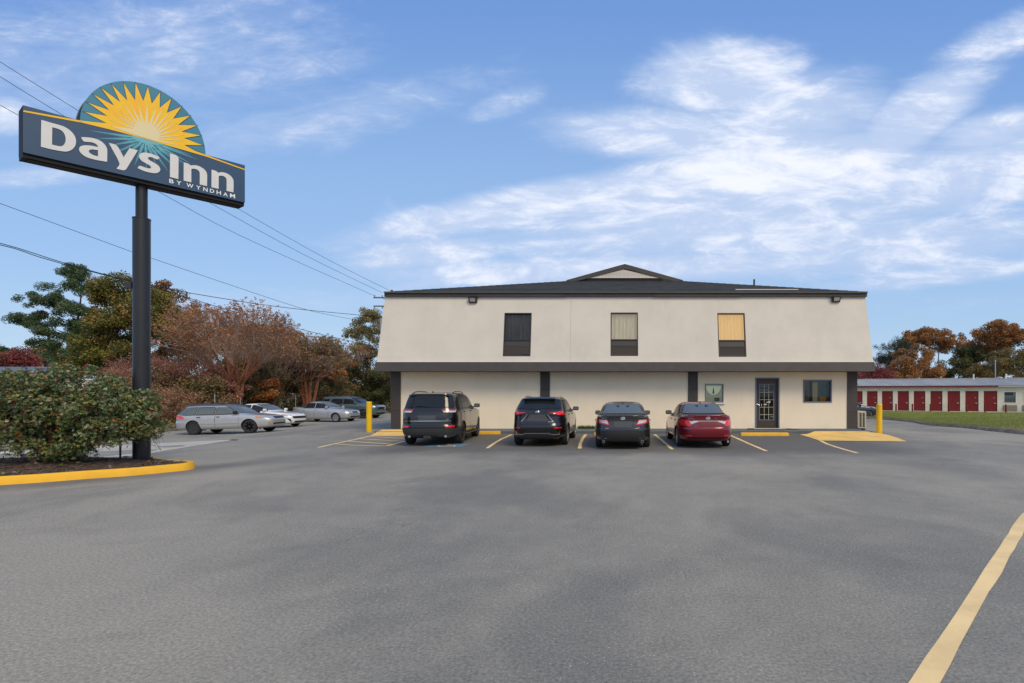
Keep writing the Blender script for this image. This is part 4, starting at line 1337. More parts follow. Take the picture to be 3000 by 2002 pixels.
# pole
zj = H - (641 - HZ) / F * 12.85
zc = H - (838 - HZ) / F * 12.85
spart(MB().lathe([(.170, 0), (.170, zj - PB.z - .02), (.177, zj - PB.z - .02), (.177, zj - PB.z), (.11, zj - PB.z + .0)], 40, o=PB), 'lower_pole', M_pole, smooth=40)
spart(MB().lathe([(.114, zj - PB.z - .05), (.114, zbm - .08 - PB.z)], 36, o=PB), 'upper_pole', M_pole, smooth=40)
spart(MB().box((PB.x - .29, PB.y - .14, zc - .08), (PB.x - .14, PB.y - .05, zc + .08), bev=.008), 'junction_box', M_dark)
mb = MB(); mb.tube([(PB.x - .33, PB.y - .2, .15), (PB.x - .33, PB.y - .2, .62)], .02, 8); mb.lathe([(.045, .58), (.05, .62), (.02, .66)], 10, o=(PB.x - .33, PB.y - .2, 0))
spart(mb, 'conduit_box', M_dark)

# ---------------------------------------------------------------- vehicles
def paintm(name, col, metal=0.0, rough=0.25, flake=0.0, dirt=0.0):
    m = mat(name, col, rough, metal=metal, coat=(.8 if max(col) < .02 else 1.0), spec=.4, var=.06 if not dirt else .0, vscale=2)
    if dirt:
        nt = m.node_tree; q = NG(nt); bs = nt.nodes['Principled BSDF']
        t = q.new('ShaderNodeTexCoord').outputs['Object']
        n = q.ss(q.noise(t, 5, 6, .7), .45, .75, 0, dirt)
        c = q.mix(n, (*col, 1), (.30, .26, .21, 1))
        nt.links.new(c, bs.inputs['Base Color'])
        nt.links.new(q.m('ADD', q.m('MULTIPLY', n, .6), rough), bs.inputs['Roughness'])
    return m


def sgnp(v, e): return math.copysign(abs(v) ** e, v)


class Shape:
    """a body as a stack of rounded plan outlines: rows of z, x of the tail, x of the nose, half width, squareness"""
    def __init__(s, rows):
        s.r = np.array(rows, float)
        z = s.r[:, 0]
        s.z = z
        s.m = np.zeros_like(s.r)
        d = np.diff(s.r, axis=0) / np.diff(z)[:, None]
        for i in range(1, len(z) - 1):
            for k in range(1, 5):
                a, b = d[i - 1, k], d[i, k]
                s.m[i, k] = 0 if a * b <= 0 else 2 * a * b / (a + b)
        s.m[0] = d[0]; s.m[-1] = d[-1]
    def at(s, z):
        z = min(max(z, s.z[0]), s.z[-1])
        i = int(min(max(np.searchsorted(s.z, z) - 1, 0), len(s.z) - 2))
        h = s.z[i + 1] - s.z[i]; t = (z - s.z[i]) / h
        a = s.r[i] * (2 * t**3 - 3 * t**2 + 1) + s.m[i] * h * (t**3 - 2 * t**2 + t) + s.r[i + 1] * (-2 * t**3 + 3 * t**2) + s.m[i + 1] * h * (t**3 - t**2)
        xr, xf, w, n = a[1:5]
        return (xr + xf) / 2, (xf - xr) / 2, w, n
    def side(s, x, z, sg):
        c, a, w, n = s.at(z)
        k = min(.9995, abs((x - c) / a))
        return Vector((x, sg * w * (1 - k ** n) ** (1 / n), z))
    def end(s, y, z, fr):
        c, a, w, n = s.at(z)
        k = min(.9995, abs(y / w))
        return Vector((c + fr * a * (1 - k ** n) ** (1 / n), y, z))
    def ring(s, th, z, fr, sg):
        """th in degrees from the middle of the tail or nose (0) round to the side (90)"""
        c, a, w, n = s.at(z)
        return Vector((c + fr * a * sgnp(math.cos(R(th)), 2 / n), sg * w * sgnp(math.sin(R(th)), 2 / n), z))
    def body(s, nz, nr, mt, parent, wheels, rw, name='body'):
        zs = []
        for i in range(len(s.z) - 1):
            k = max(1, int(round((s.z[i + 1] - s.z[i]) / (.026 if s.z[i] < .85 else .04))))
            if abs(s.r[i + 1][2] - s.r[i][2]) > .25 or abs(s.r[i + 1][1] - s.r[i][1]) > .25: k = max(k, 5)
            zs += list(np.linspace(s.z[i], s.z[i + 1], k, endpoint=False))
        zs.append(s.z[-1])
        # outline parameters: even steps along the flanks, even steps in y over the ends
        c, a, w, n = s.at(.6)
        ks = list(np.linspace(-.88, .88, 76))
        quarter = []
        ts = [math.acos(min(1, k ** (n / 2))) for k in np.linspace(0, .86, 58)]        # flank part
        ts = sorted(ts)                                                          # from the corner to the middle of the flank
        te = [math.asin(min(1, k ** (n / 2))) for k in np.linspace(0, .80, 10)]        # end part
        tc = list(np.linspace(te[-1], ts[0], 9))[1:-1]
        q1 = te + tc + ts                                                        # 0 .. pi/2
        full = q1 + [math.pi - t for t in q1[-2::-1]] + [math.pi + t for t in q1[1:]] + [2 * math.pi - t for t in q1[-2:0:-1]]
        nr = len(full)
        Ra = rw + .05
        V, Fc, inside_ = [], [], []
        for z in zs:
            c, a, w, n = s.at(z)
            for t in full:
                x, y = c + a * sgnp(math.cos(t), 2 / n), w * sgnp(math.sin(t), 2 / n)
                zz, ins = z, False
                if z < 1.1 and abs(y) > .5:
                    for (wx, sg) in wheels:
                        if sg * y <= 0: continue
                        dx_, dz_ = x - wx, zz - rw
                        r_ = math.hypot(dx_, dz_)
                        if r_ < Ra + .022:
                            if r_ > Ra - .05 or dz_ < -(rw - s.z[0]) + .03:
                                if r_ > 1e-6 and r_ > Ra - .05: x = wx + dx_ * Ra / r_; zz = rw + dz_ * Ra / r_
                            ins = True
                V.append((x, y, zz)); inside_.append(ins)
        for i in range(len(zs) - 1):
            for j in range(nr):
                f_ = (i * nr + j, i * nr + (j + 1) % nr, (i + 1) * nr + (j + 1) % nr, (i + 1) * nr + j)
                if all(inside_[q] for q in f_): continue
                Fc.append(f_)
        mi = [0] * len(Fc)
        c, a, w, n = s.at(zs[0])
        b0 = len(V)
        for t in full: V.append((c + a * sgnp(math.cos(t), 2 / n), w * .985 * sgnp(math.sin(t), 2 / n), zs[0] + .002))
        Fc.append(tuple(range(b0, b0 + nr))[::-1]); mi.append(1)
        L = len(zs) - 1
        c, a, w, n = s.at(zs[-1])
        V.append((c, 0, zs[-1] + .006))
        for j in range(nr): Fc.append((L * nr + j, L * nr + (j + 1) % nr, len(V) - 1)); mi.append(0)
        # black liners in the wheel arches
        for (wx, sg) in wheels:
            m0 = len(V); NL = 26
            for k in range(NL + 1):
                an = math.pi * (k / NL * 1.24 - .12)
                x, z = wx + (Ra + .004) * math.cos(an), rw + (Ra + .004) * math.sin(an)
                yo = abs(s.side(x, max(z, s.z[0] + .02), 1).y) - .004
                V += [(x, sg * yo, z), (x, sg * .50, z)]
            for k in range(NL): Fc.append((m0 + 2 * k, m0 + 2 * k + 2, m0 + 2 * k + 3, m0 + 2 * k + 1)); mi.append(1)
            V.append((wx, sg * .50, rw)); 
            for k in range(NL): Fc.append((m0 + 2 * k + 1, m0 + 2 * k + 3, len(V) - 1)); mi.append(1)
        o = mesh(name, V, Fc, [mt, M_under], parent, mi=mi)
        me = o.data
        bm = bmesh.new(); bm.from_mesh(me)
        bmesh.ops.delete(bm, geom=[v_ for v_ in bm.verts if not v_.link_faces], context='VERTS')
        bm.to_mesh(me); bm.free()
        me.shade_smooth(); me.set_sharp_from_angle(angle=R(38))
        for (wx, sg) in wheels:                                  # rolled lip round each arch
            lv_, lf_ = [], []
            for k in range(41):
                an = math.pi * (k / 40 * 1.16 - .08)
                for (rr_, off) in ((Ra - .012, -.03), (Ra - .012, .006), (Ra + .014, .010), (Ra + .036, .002), (Ra + .036, -.01)):
                    x, z = wx + rr_ * math.cos(an), rw + rr_ * math.sin(an)
                    z = max(z, s.z[0] + .0)
                    q = s.side(x, z, sg); lv_.append((x, q.y + sg * off, z))
            for k in range(40):
                for j in range(4): lf_.append((5 * k + j, 5 * k + j + 1, 5 * k + j + 6, 5 * k + j + 5))
            mesh('wheel_arch', lv_, lf_, mt, parent, smooth=50)
        return o


def patch(name, fn, quad, mt, parent, off=.004, nu=8, nv=5, thick=.012, seal=None, push=None):
    """a thin shell lying on the body: fn(a, b) is the surface, quad its corners (left low, right low, right top, left top)"""
    mb = MB()
    def grid(qd, o1, k):
        q = [np.array(p, float) for p in qd]
        vs, inn = [], []
        for j in range(nv + 1):
            for i in range(nu + 1):
                s_, t_ = i / nu, j / nv
                p = (q[0] * (1 - s_) + q[1] * s_) * (1 - t_) + (q[3] * (1 - s_) + q[2] * s_) * t_
                e = 1e-3
                P0 = fn(*p); da = fn(p[0] + e, p[1]) - P0; db = fn(p[0], p[1] + e) - P0
                nn = da.cross(db)
                if nn.length < 1e-12: nn = Vector((P0.x, P0.y, 0))
                nn.normalize()
                ref = Vector((P0.x * .2, P0.y, .05)) if push is None else push
                if nn.dot(ref) < 0: nn = -nn
                vs.append(P0 + nn * o1); inn.append(P0 - nn * thick)
        n_ = len(vs); W = nu + 1
        fs = [(j * W + i, j * W + i + 1, (j + 1) * W + i + 1, (j + 1) * W + i) for j in range(nv) for i in range(nu)]
        bd = [i for i in range(W)] + [j * W + nu for j in range(1, nv + 1)] + [nv * W + i for i in range(nu - 1, -1, -1)] + [j * W for j in range(nv - 1, 0, -1)]
        for i in range(len(bd)):
            a, b = bd[i], bd[(i + 1) % len(bd)]
            fs.append((a, a + n_, b + n_, b))
        mb.add(vs + inn, fs, k)
    if seal:
        c = np.mean([np.array(p, float) for p in quad], axis=0)
        big = [tuple(c + (np.array(p) - c) * (1 + seal / max(.05, abs(np.array(p) - c)[i_])) if False else np.array(p) + np.sign(np.array(p) - c) * seal) for i_, p in [(0, p) for p in quad]]
        grid(big, off * .35, 1)
    grid(quad, off, 0)
    o = mb.build(name, [mt, M_under], parent, smooth=35)
    bm = bmesh.new(); bm.from_mesh(o.data); bmesh.ops.recalc_face_normals(bm, faces=bm.faces); bm.to_mesh(o.data); bm.free()
    return o


WH = {}
def wheel(parent, x, sg, yo, rw, width, rimm, spokes, rr=None):
    """wheel > tyre, rim; yo is the outer face"""
    key = (rw, width, rimm.name, spokes)
    rr = rr or rw * .70
    if key not in WH:
        t = MB()
        hw = width / 2
        t.lathe([(rr - .005, -hw + .03), (rr + .01, -hw + .008), (rr + .05, -hw), (rw - .03, -hw + .008), (rw - .006, -hw + .03), (rw, -hw + .05), (rw, hw - .05), (rw - .006, hw - .03), (rw - .03, hw - .008), (rr + .05, hw), (rr + .01, hw - .008), (rr - .005, hw - .03)], 40, axis='Y')
        ty = t.build('tyre', M_rubber, None, smooth=40)
        r = MB()
        r.lathe([(rr + .006, hw - .03), (rr + .004, hw - .012), (rr - .018, hw - .014), (rr - .022, hw - .06), (rr - .03, -hw + .04)], 40, axis='Y')
        r.lathe([(.0, hw - .028), (.045, hw - .028), (.055, hw - .045), (.055, hw - .09)], 16, axis='Y')
        for k in range(spokes):
            a = 2 * math.pi * k / spokes
            d = Vector((math.cos(a), 0, math.sin(a))); e = Vector((-d.z, 0, d.x))
            w0, w1 = (.034, .024) if spokes < 8 else (.018, .013)
            o0, o1 = d * .04, d * (rr - .012)
            yv0, yv1 = hw - .040, hw - .022
            r.add([o0 + e * w0 + Vector((0, yv0, 0)), o0 - e * w0 + Vector((0, yv0, 0)), o1 - e * w1 * 1.3 + Vector((0, yv1, 0)), o1 + e * w1 * 1.3 + Vector((0, yv1, 0)),
                   o0 + e * w0 + Vector((0, yv0 - .03, 0)), o0 - e * w0 + Vector((0, yv0 - .03, 0)), o1 - e * w1 * 1.3 + Vector((0, yv1 - .03, 0)), o1 + e * w1 * 1.3 + Vector((0, yv1 - .03, 0))],
                  [(0, 1, 2, 3), (4, 7, 6, 5), (0, 4, 5, 1), (1, 5, 6, 2), (2, 6, 7, 3), (3, 7, 4, 0)])
        ri = r.build('rim', rimm, None, smooth=40)
        h = MB(); h.lathe([(0, -.03), (rr - .025, -.03), (rr - .025, -.01), (.12, -.01), (.12, hw - .07), (0, hw - .07)], 30, axis='Y')
        hu = h.build('wheel', M_rimdk, None, smooth=40)
        WH[key] = (hu, ty, ri)
        first = True
    else: first = False
    hu, ty, ri = WH[key]
    if first: a, b, c = hu, ty, ri
    else: a, b, c = [link(o.copy()) for o in (hu, ty, ri)]
    a.parent = parent; b.parent = a; c.parent = a
    a.location = (x, sg * (yo - width / 2), rw)
    a.rotation_euler = (0, 0.3 + x, 0) if sg > 0 else (0, 0.8 + x, math.pi)
    return a


def car(name, label, cat, loc, head, rows, sp, group=None, pitch=0.0, roll=0.0):
    t = thing(name, label, cat, loc, (roll, pitch, head), group)
    S = Shape(rows)
    pm = sp['paint']
    rw, tw = sp.get('rw', .335), sp.get('tw', .215)
    wf, wr = sp['wf'], sp['wr']
    S.body(0, 72, pm, t, [(wf, 1), (wf, -1), (wr, 1), (wr, -1)], rw)
    for x in (wf, wr):
        for sg in (1, -1):
            yo = abs(S.side(x, rw * 1.6, 1).y) - .015
            wheel(t, x, sg, yo, rw, tw, sp.get('rim', M_alloy), sp.get('spokes', 5))
    gl = sp.get('glass', M_autog)
    zb, zt = sp['zb'], sp['zt']
    # side windows: list of (x0 low, x1 low, x1 top, x0 top)
    for sg in (1, -1):
        fn = lambda x, z, sg=sg: S.side(x, z, sg)
        if sp.get('frame'):
            a0 = min(min(q[0], q[3]) for q in sp['sw']); 
        for (a, b, c, d, *zz) in sp['sw']:
            z0, z1_ = (zz + [zb, zt])[:2] if zz else (zb, zt)
            patch('side_window', fn, [(a, z0), (b, z0), (c, z1_), (d, z1_)], gl, t, .004, 8, 6, push=Vector((0, sg, .3)), seal=sp.get('seal', .016))
        for (a, b, c, d) in sp['doors']:
            dr = patch('door', fn, [(a, sp['zd']), (b, sp['zd']), (c, zb - .05), (d, zb - .05)], pm, t, .0045, 10, 8, push=Vector((0, sg, 0)), seal=.009)
            hx_ = min(c, d) + .14
            hz0 = zb - sp.get('hz', .13)
            q = S.side(hx_, hz0, sg)
            MB().box((hx_ - .08, q.y + sg * .004, hz0 - .017), (hx_ + .09, q.y + sg * .034, hz0 + .017), bev=.008).build('handle', sp.get('handle', pm), dr)
        mx, mz = sp['mirror']
        q = S.side(mx, mz, sg)
        mb = MB()
        bm = bmesh.new(); bmesh.ops.create_uvsphere(bm, u_segments=14, v_segments=10, radius=1)
        for w in bm.verts:
            w.co = Vector((sgnp(w.co.x, .6) * .065, sgnp(w.co.y, .55) * .115, sgnp(w.co.z, .55) * .078))
        bm.verts.index_update()
        mb.add([Vector(w.co) + Vector((mx + .02, q.y + sg * .14, mz + .06)) for w in bm.verts], [[w.index for w in f.verts] for f in bm.faces]); bm.free()
        mb.tube([(mx + .03, q.y - sg * .02, mz), (mx + .02, q.y + sg * .08, mz + .03)], .022, 8)
        mr = mb.build('mirror', sp.get('mirrorm', pm), t, smooth=60)
        MB().box((mx - .052, q.y + sg * .05, mz + .005), (mx - .045, q.y + sg * .235, mz + .115), bev=.003).build('mirror_glass', M_autog2, mr)
    # windshield and rear window
    z0, z1_, hb, ht = sp['rearwin']
    patch('rear_window', lambda y, z: S.end(y, z, -1), [(-hb, z0), (hb, z0), (ht, z1_), (-ht, z1_)], sp.get('rearglass', gl), t, .012, 18, 16, push=Vector((-1, 0, .4)), seal=.012)
    z0, z1_, hb, ht = sp['frontwin']
    patch('windshield', lambda y, z: S.end(y, z, 1), [(-hb, z0), (hb, z0), (ht, z1_), (-ht, z1_)], sp.get('frontglass', gl), t, .012, 18, 16, push=Vector((1, 0, .4)), seal=.012)
    # lamps: (name, material, fr, [(theta, z) x4])
    for (nm, mt, fr, quad, off) in sp.get('lamps', []):
        for sg in (1, -1):
            patch(nm, lambda th, z, sg=sg: S.ring(th, z, fr, sg), quad, mt, t, off, 8, 3, push=Vector((fr, sg * .6, 0)))
    for (nm, mt, fr, quad, off) in sp.get('panels', []):
        patch(nm, lambda y, z: S.end(y, z, fr), quad, mt, t, off, 12, 3, push=Vector((fr, 0, .1)))
    if 'extra' in sp: sp['extra'](t, S)
    return t


def badge_text(t, S, s, y, z, size, m, name='badge'):
    me = text_mesh(s, size, 1.0, .002, .001)
    co = [v.co.copy() for v in me.vertices]
    V_ = []
    for c in co:
        q = S.end(y - c.x, z + c.y, -1)
        V_.append((q.x - .012 - c.z, q.y, q.z))
    o = mesh(name, V_, [tuple(p.vertices) for p in me.polygons], m, t)
    bpy.data.meshes.remove(me)
    return o


def ring_badge(t, S, y, z, rx, rz_, m, extra=()):
    mb = MB()
    q = S.end(y, z, -1)
    def loop(cy, cz, a, b, rad):
        pts = [(q.x - .016, q.y + cy + a * math.cos(k), q.z + cz + b * math.sin(k)) for k in np.linspace(0, 2 * math.pi, 25)]
        mb.tube(pts, rad, 5, caps=False)
    loop(0, 0, rx, rz_, .006)
    for (cy, cz, a, b) in extra: loop(cy, cz, a, b, .005)
    mb.add([(q.x - .006, q.y + rx * .9 * math.cos(k), q.z + rz_ * .9 * math.sin(k)) for k in np.linspace(0, 2 * math.pi, 16, endpoint=False)], [tuple(range(16))[::-1]])
    return mb, q


def rails(t, S, z, x0, x1, w, m, rise=.05):
    for sg in (1, -1):
        mb = MB()
        xs = np.linspace(x0, x1, 12)
        pts = []
        for i, x in enumerate(xs):
            u_ = i / 11
            pts.append((x, sg * w * (1 - .05 * u_), z + rise * min(1, min(u_, 1 - u_) * 7) - .03 * (2 * u_ - 1) ** 2))
        mb.tube(pts, .016, 6)
        mb.build('roof_rail', m, t, smooth=50)


def fin(t, x, z, m):
    MB().add([(x - .09, 0, z + .05), (x - .11, .02, z - .01), (x - .11, -.02, z - .01), (x + .07, .012, z - .01), (x + .07, -.012, z - .01)], [(0, 1, 3), (0, 4, 2), (0, 2, 1), (0, 3, 4)]).build('antenna_fin', m, t)


# near row --------------------------------------------------------------
SUV_L = [(.26, -2.30, 2.36, .84, 5), (.34, -2.50, 2.52, .92, 5.5), (.46, -2.575, 2.58, .955, 5.5), (.66, -2.60, 2.60, .975, 5.5), (.72, -2.56, 2.60, .972, 5.5), (.95, -2.55, 2.57, .975, 5.5),
         (1.06, -2.53, 2.45, .97, 5.5), (1.14, -2.51, 2.0, .955, 5.5), (1.20, -2.48, 1.35, .93, 5.5), (1.28, -2.44, 1.16, .90, 5.5), (1.42, -2.37, .95, .865, 5.5), (1.58, -2.29, .66, .815, 5.5), (1.68, -2.25, .42, .765, 5.5),
         (1.735, -2.26, .25, .70, 5), (1.765, -2.12, .1, .60, 5), (1.785, -1.6, -.2, .42, 4)]
P_blk = paintm('paint_black', (.006, .006, .007))


def jeep_extra(t, S):
    rails(t, S, 1.765, -1.9, .1, .66, M_black, .05)
    fin(t, -1.75, 1.79, P_blk)
    fn = lambda y, z: S.end(y, z, -1)
    patch('number_plate', fn, [(-.26, .86), (.26, .86), (.30, 1.02), (-.30, 1.02)], M_plate, t, .008, 6, 3, push=Vector((-1, 0, 0)))
    patch('tailgate_trim', fn, [(-.74, .83), (.74, .83), (.72, .85), (-.72, .85)], M_chrome, t, .006, 12, 1, push=Vector((-1, 0, 0)))
    patch('bumper', lambda th, z: S.ring(th, z, -1, math.copysign(1, 1)), [(0, .38), (62, .38), (62, .60), (0, .60)], M_dark, t, .012, 12, 3, push=Vector((-1, .5, 0)))
    patch('bumper', lambda th, z: S.ring(th, z, -1, -1), [(0, .38), (62, .38), (62, .60), (0, .60)], M_dark, t, .012, 12, 3, push=Vector((-1, -.5, 0)))
    sp_ = S.end(0, 1.70, -1)
    MB().box((sp_.x - .02, -.66, 1.675), (sp_.x + .25, .66, 1.705), bev=.01).build('spoiler', P_blk, t)
    q = S.end(0, 1.335, -1)
    mb = MB(); mb.tube([(q.x - .03, -.02, 1.31), (q.x - .035, .20, 1.34), (q.x - .03, .36, 1.325)], .012, 6); mb.box((q.x - .05, -.06, 1.29), (q.x, .04, 1.325), bev=.006); mb.build('wiper', M_black, t)
    MB().tube([(-2.5, .58, .33), (-2.3, .58, .33)], .04, 12).build('exhaust_pipe', M_chrome, t)
    MB().tube([(-2.5, -.58, .33), (-2.3, -.58, .33)], .04, 12).build('exhaust_pipe', M_chrome, t)
    MB().box((-2.56, -.12, .27), (-2.35, .12, .36), bev=.01).build('tow_hitch', M_rimdk, t)
    for sg in (1, -1):
        MB().box((-1.0, sg * .93, .28), (1.1, sg * 1.0, .33), bev=.015).build('running_board', M_dark, t)
    badge_text(t, S, '4xe', -.66 + .05, .88, .05, M_alloy)


specJ = dict(paint=P_blk, wf=1.62, wr=-1.47, rw=.385, tw=.255, rim=M_rimdk, spokes=5, zb=1.24, zt=1.60,
             sw=[(-2.12, -1.42, -1.42, -2.00), (-1.36, -.30, -.30, -1.36), (-.22, .98, .58, -.22)], doors=[(-1.02, -.26, -.26, -1.42), (-.24, .95, .98, -.24)], zd=.42,
             mirror=(.86, 1.22), rearwin=(1.29, 1.655, .79, .70), frontwin=(1.25, 1.66, .78, .66), handle=P_blk,
             lamps=[('tail_light', M_red, -1, [(9, 1.178), (50, 1.178), (52, 1.222), (8, 1.222)], .010), ('tail_light', M_clr, -1, [(11, 1.118), (44, 1.118), (50, 1.172), (9, 1.172)], .009),
                    ('reflector', M_redg, -1, [(14.5, .622), (42, .622), (42, .682), (14.5, .682)], .008), ('headlight', M_headl, 1, [(26, .98), (50, .98), (50, 1.06), (26, 1.06)], .008)],
             panels=[('grille', M_black, 1, [(-.6, .85), (.6, .85), (.62, 1.02), (-.62, 1.02)], .01)], extra=jeep_extra)


def rearpos(px, Yb, L2, head):
    """centre of a car whose tail is at distance Yb, seen at pixel px"""
    x = xof(px, Yb)
    return (x + math.cos(head) * L2, Yb + math.sin(head) * L2, 0)


hd = R(90 + 5.5)
car('black_suv', 'large black SUV with slim tail lights, nearest the left corner column', 'SUV', rearpos(1250, 17.35, 2.6, hd), hd, SUV_L, specJ, 'vehicles parked in front of the motel')

SUV_S = [(.24, -2.06, 2.12, .80, 4.6), (.33, -2.22, 2.24, .885, 4.8), (.50, -2.30, 2.30, .915, 4.8), (.66, -2.32, 2.32, .925, 4.8), (.80, -2.27, 2.31, .925, 4.8), (.93, -2.25, 2.22, .92, 4.8), (1.0, -2.25, 2.0, .915, 4.6),
         (1.08, -2.25, 1.45, .895, 4.6), (1.14, -2.21, 1.10, .87, 4.6), (1.22, -2.14, .93, .84, 4.6), (1.36, -1.98, .68, .785, 4.6), (1.48, -1.84, .42, .73, 4.6), (1.56, -1.80, .20, .67, 4.6), (1.61, -1.72, .05, .57, 4.4), (1.635, -1.2, -.2, .38, 4)]


def lex_extra(t, S):
    rails(t, S, 1.60, -1.35, .05, .60, M_chrome, .05)
    fin(t, -1.35, 1.625, P_blk)
    fn = lambda y, z: S.end(y, z, -1)
    pz = Vector((-1, 0, 0))
    patch('number_plate', fn, [(-.36, .86), (.36, .86), (.25, 1.06), (-.25, 1.06)], M_plate, t, .008, 6, 3, push=pz)
    for sg in (1, -1):
        patch('tailgate_trim', fn, [(sg * .50, .835), (sg * .53, .835), (sg * .33, 1.07), (sg * .315, 1.07)], M_alloy, t, .006, 2, 4, push=pz)
        f2 = lambda th, z, sg=sg: S.ring(th, z, -1, sg)
        patch('bumper_trim', f2, [(14, .40), (30, .40), (30, .43), (14, .43)], M_chrome, t, .010, 8, 1, push=Vector((-1, sg * .5, 0)))
        patch('bumper_trim', f2, [(30, .40), (36, .50), (34, .52), (30, .43)], M_chrome, t, .010, 5, 1, push=Vector((-1, sg * .5, 0)))
        patch('bumper_trim', f2, [(7, .44), (9, .44), (14.5, .43), (14, .40)], M_chrome, t, .010, 3, 1, push=Vector((-1, sg * .5, 0)))
    patch('bumper_trim', fn, [(-.42, .445), (.42, .445), (.42, .465), (-.42, .465)], M_chrome, t, .008, 10, 1, push=pz)
    patch('lower_bumper', fn, [(-.72, .30), (.72, .30), (.62, .43), (-.62, .43)], M_dark, t, .006, 10, 2, push=pz)
    mb, q = ring_badge(t, S, 0, 1.135, .062, .048, M_chrome)
    mb.tube([(q.x - .016, q.y + .012, q.z + .04), (q.x - .016, q.y + .018, q.z - .012), (q.x - .016, q.y - .035, q.z - .012)], .006, 5)
    mb.build('emblem', M_chrome, t)
    sp_ = S.end(0, 1.57, -1)
    MB().box((sp_.x - .10, -.55, 1.555), (sp_.x + .15, .55, 1.58), bev=.01).build('spoiler', P_blk, t)
    q = S.end(0, 1.26, -1)
    mb = MB(); mb.box((q.x - .05, -.06, 1.215), (q.x + .02, .20, 1.275), bev=.015); mb.tube([(q.x - .03, .20, 1.25), (q.x - .02, .38, 1.245)], .01, 6); mb.build('wiper', M_black, t)
    badge_text(t, S, 'NX 300h', -.36, .815, .045, M_alloy)


specL = dict(paint=P_blk, wf=1.36, wr=-1.30, rw=.365, tw=.235, rim=M_alloy, spokes=5, zb=1.16, zt=1.50,
             sw=[(-1.75, -1.22, -1.20, -1.58), (-1.15, -.28, -.28, -1.12), (-.20, .86, .40, -.20)], doors=[(-.92, -.24, -.24, -1.22), (-.22, .85, .88, -.22)], zd=.40,
             mirror=(.74, 1.12), rearwin=(1.245, 1.535, .735, .64), frontwin=(1.17, 1.54, .72, .60), handle=P_blk,
             lamps=[('tail_light', M_redg, -1, [(26, 1.045), (55, 1.035), (53, 1.175), (26, 1.145)], .012), ('tail_light', M_red, -1, [(8, 1.115), (26, 1.065), (26, 1.14), (8, 1.13)], .010),
                    ('reflector', M_redg, -1, [(17, .612), (40, .612), (40, .652), (17, .652)], .008), ('headlight', M_headl, 1, [(22, .84), (48, .86), (48, .95), (22, .90)], .008)],
             panels=[('grille', M_black, 1, [(-.5, .35), (.5, .35), (.42, .90), (-.42, .90)], .01)], extra=lex_extra)
hd = R(90 - .5)
car('black_crossover', 'smaller black crossover with red wing-shaped tail lights and silver roof rails', 'SUV', rearpos(1573, 17.1, 2.32, hd), hd, SUV_S, specL, 'vehicles parked in front of the motel')

SED = [(.21, -2.05, 2.12, .78, 4.2), (.27, -2.27, 2.30, .865, 4.4), (.36, -2.35, 2.37, .895, 4.4), (.50, -2.39, 2.39, .91, 4.4), (.62, -2.40, 2.38, .912, 4.4), (.66, -2.36, 2.36, .912, 4.4), (.78, -2.34, 2.25, .91, 4.4),
       (.88, -2.32, 1.9, .895, 4.2), (.95, -2.32, 1.35, .875, 4.2), (1.00, -2.33, .98, .845, 4.2), (1.035, -2.34, .90, .815, 4.0), (1.05, -2.0, .85, .80, 4.0), (1.075, -1.62, .80, .785, 4.0), (1.15, -1.46, .68, .755, 4.0), (1.26, -1.24, .48, .705, 4.0),
       (1.36, -1.02, .22, .645, 4.0), (1.42, -.84, .02, .57, 4.0), (1.45, -.62, -.12, .46, 3.6), (1.465, -.45, -.25, .25, 3)]
P_grey = paintm('paint_grey', (.030, .031, .034), metal=.35, rough=.3)
P_red = paintm('paint_red', (.19, .006, .016), metal=.25, rough=.25)


def camry_extra(t, S):
    fn = lambda y, z: S.end(y, z, -1); pz = Vector((-1, 0, 0))
    patch('number_plate', fn, [(-.26, .70), (.26, .70), (.29, .885), (-.29, .885)], M_plate, t, .008, 6, 3, push=pz)
    patch('lower_skirt', fn, [(-.80, .30), (.80, .30), (.86, .42), (-.86, .42)], P_grey, t, .014, 12, 3, push=pz)
    patch('boot_joint', fn, [(-.60, .655), (.60, .655), (.60, .663), (-.60, .663)], M_under, t, .004, 10, 1, push=pz)
    e = S.end(0, 1.035, -1)
    mb = MB()
    for sg in (1, -1): pass
    pts = [S.end(y, 1.037, -1) + Vector((-.005 + .02 * abs(y), 0, .012)) for y in np.linspace(-.62, .62, 13)]
    mb.tube(pts, .016, 6); mb.build('boot_lip', P_grey, t, smooth=60)
    mb, q = ring_badge(t, S, 0, .972, .068, .046, M_chrome, [(0, .012, .052, .018), (0, -.002, .018, .040)]); mb.build('emblem', M_chrome, t)
    badge_text(t, S, 'Camry', .66, .955, .055, M_alloy); badge_text(t, S, 'HYBRID', .56, .655, .035, M_alloy); badge_text(t, S, 'SE', -.46, .67, .045, M_alloy)
    for sg in (1, -1):
        MB().tube([(-2.345, sg * .60, .255), (-2.2, sg * .60, .265)], .045, 14).build('exhaust_pipe', M_chrome, t, smooth=40)
        MB().tube([(-2.347, sg * .60, .255), (-2.335, sg * .60, .255)], .036, 14).build('exhaust_mouth', M_under, t)
    for sg in (1, -1): MB().box((-1.30, sg * .30 - .14, 1.08), (-1.18, sg * .30 + .14, 1.20), bev=.03).build('headrest', M_dark, t)
    fin(t, -.75, 1.43, P_grey)


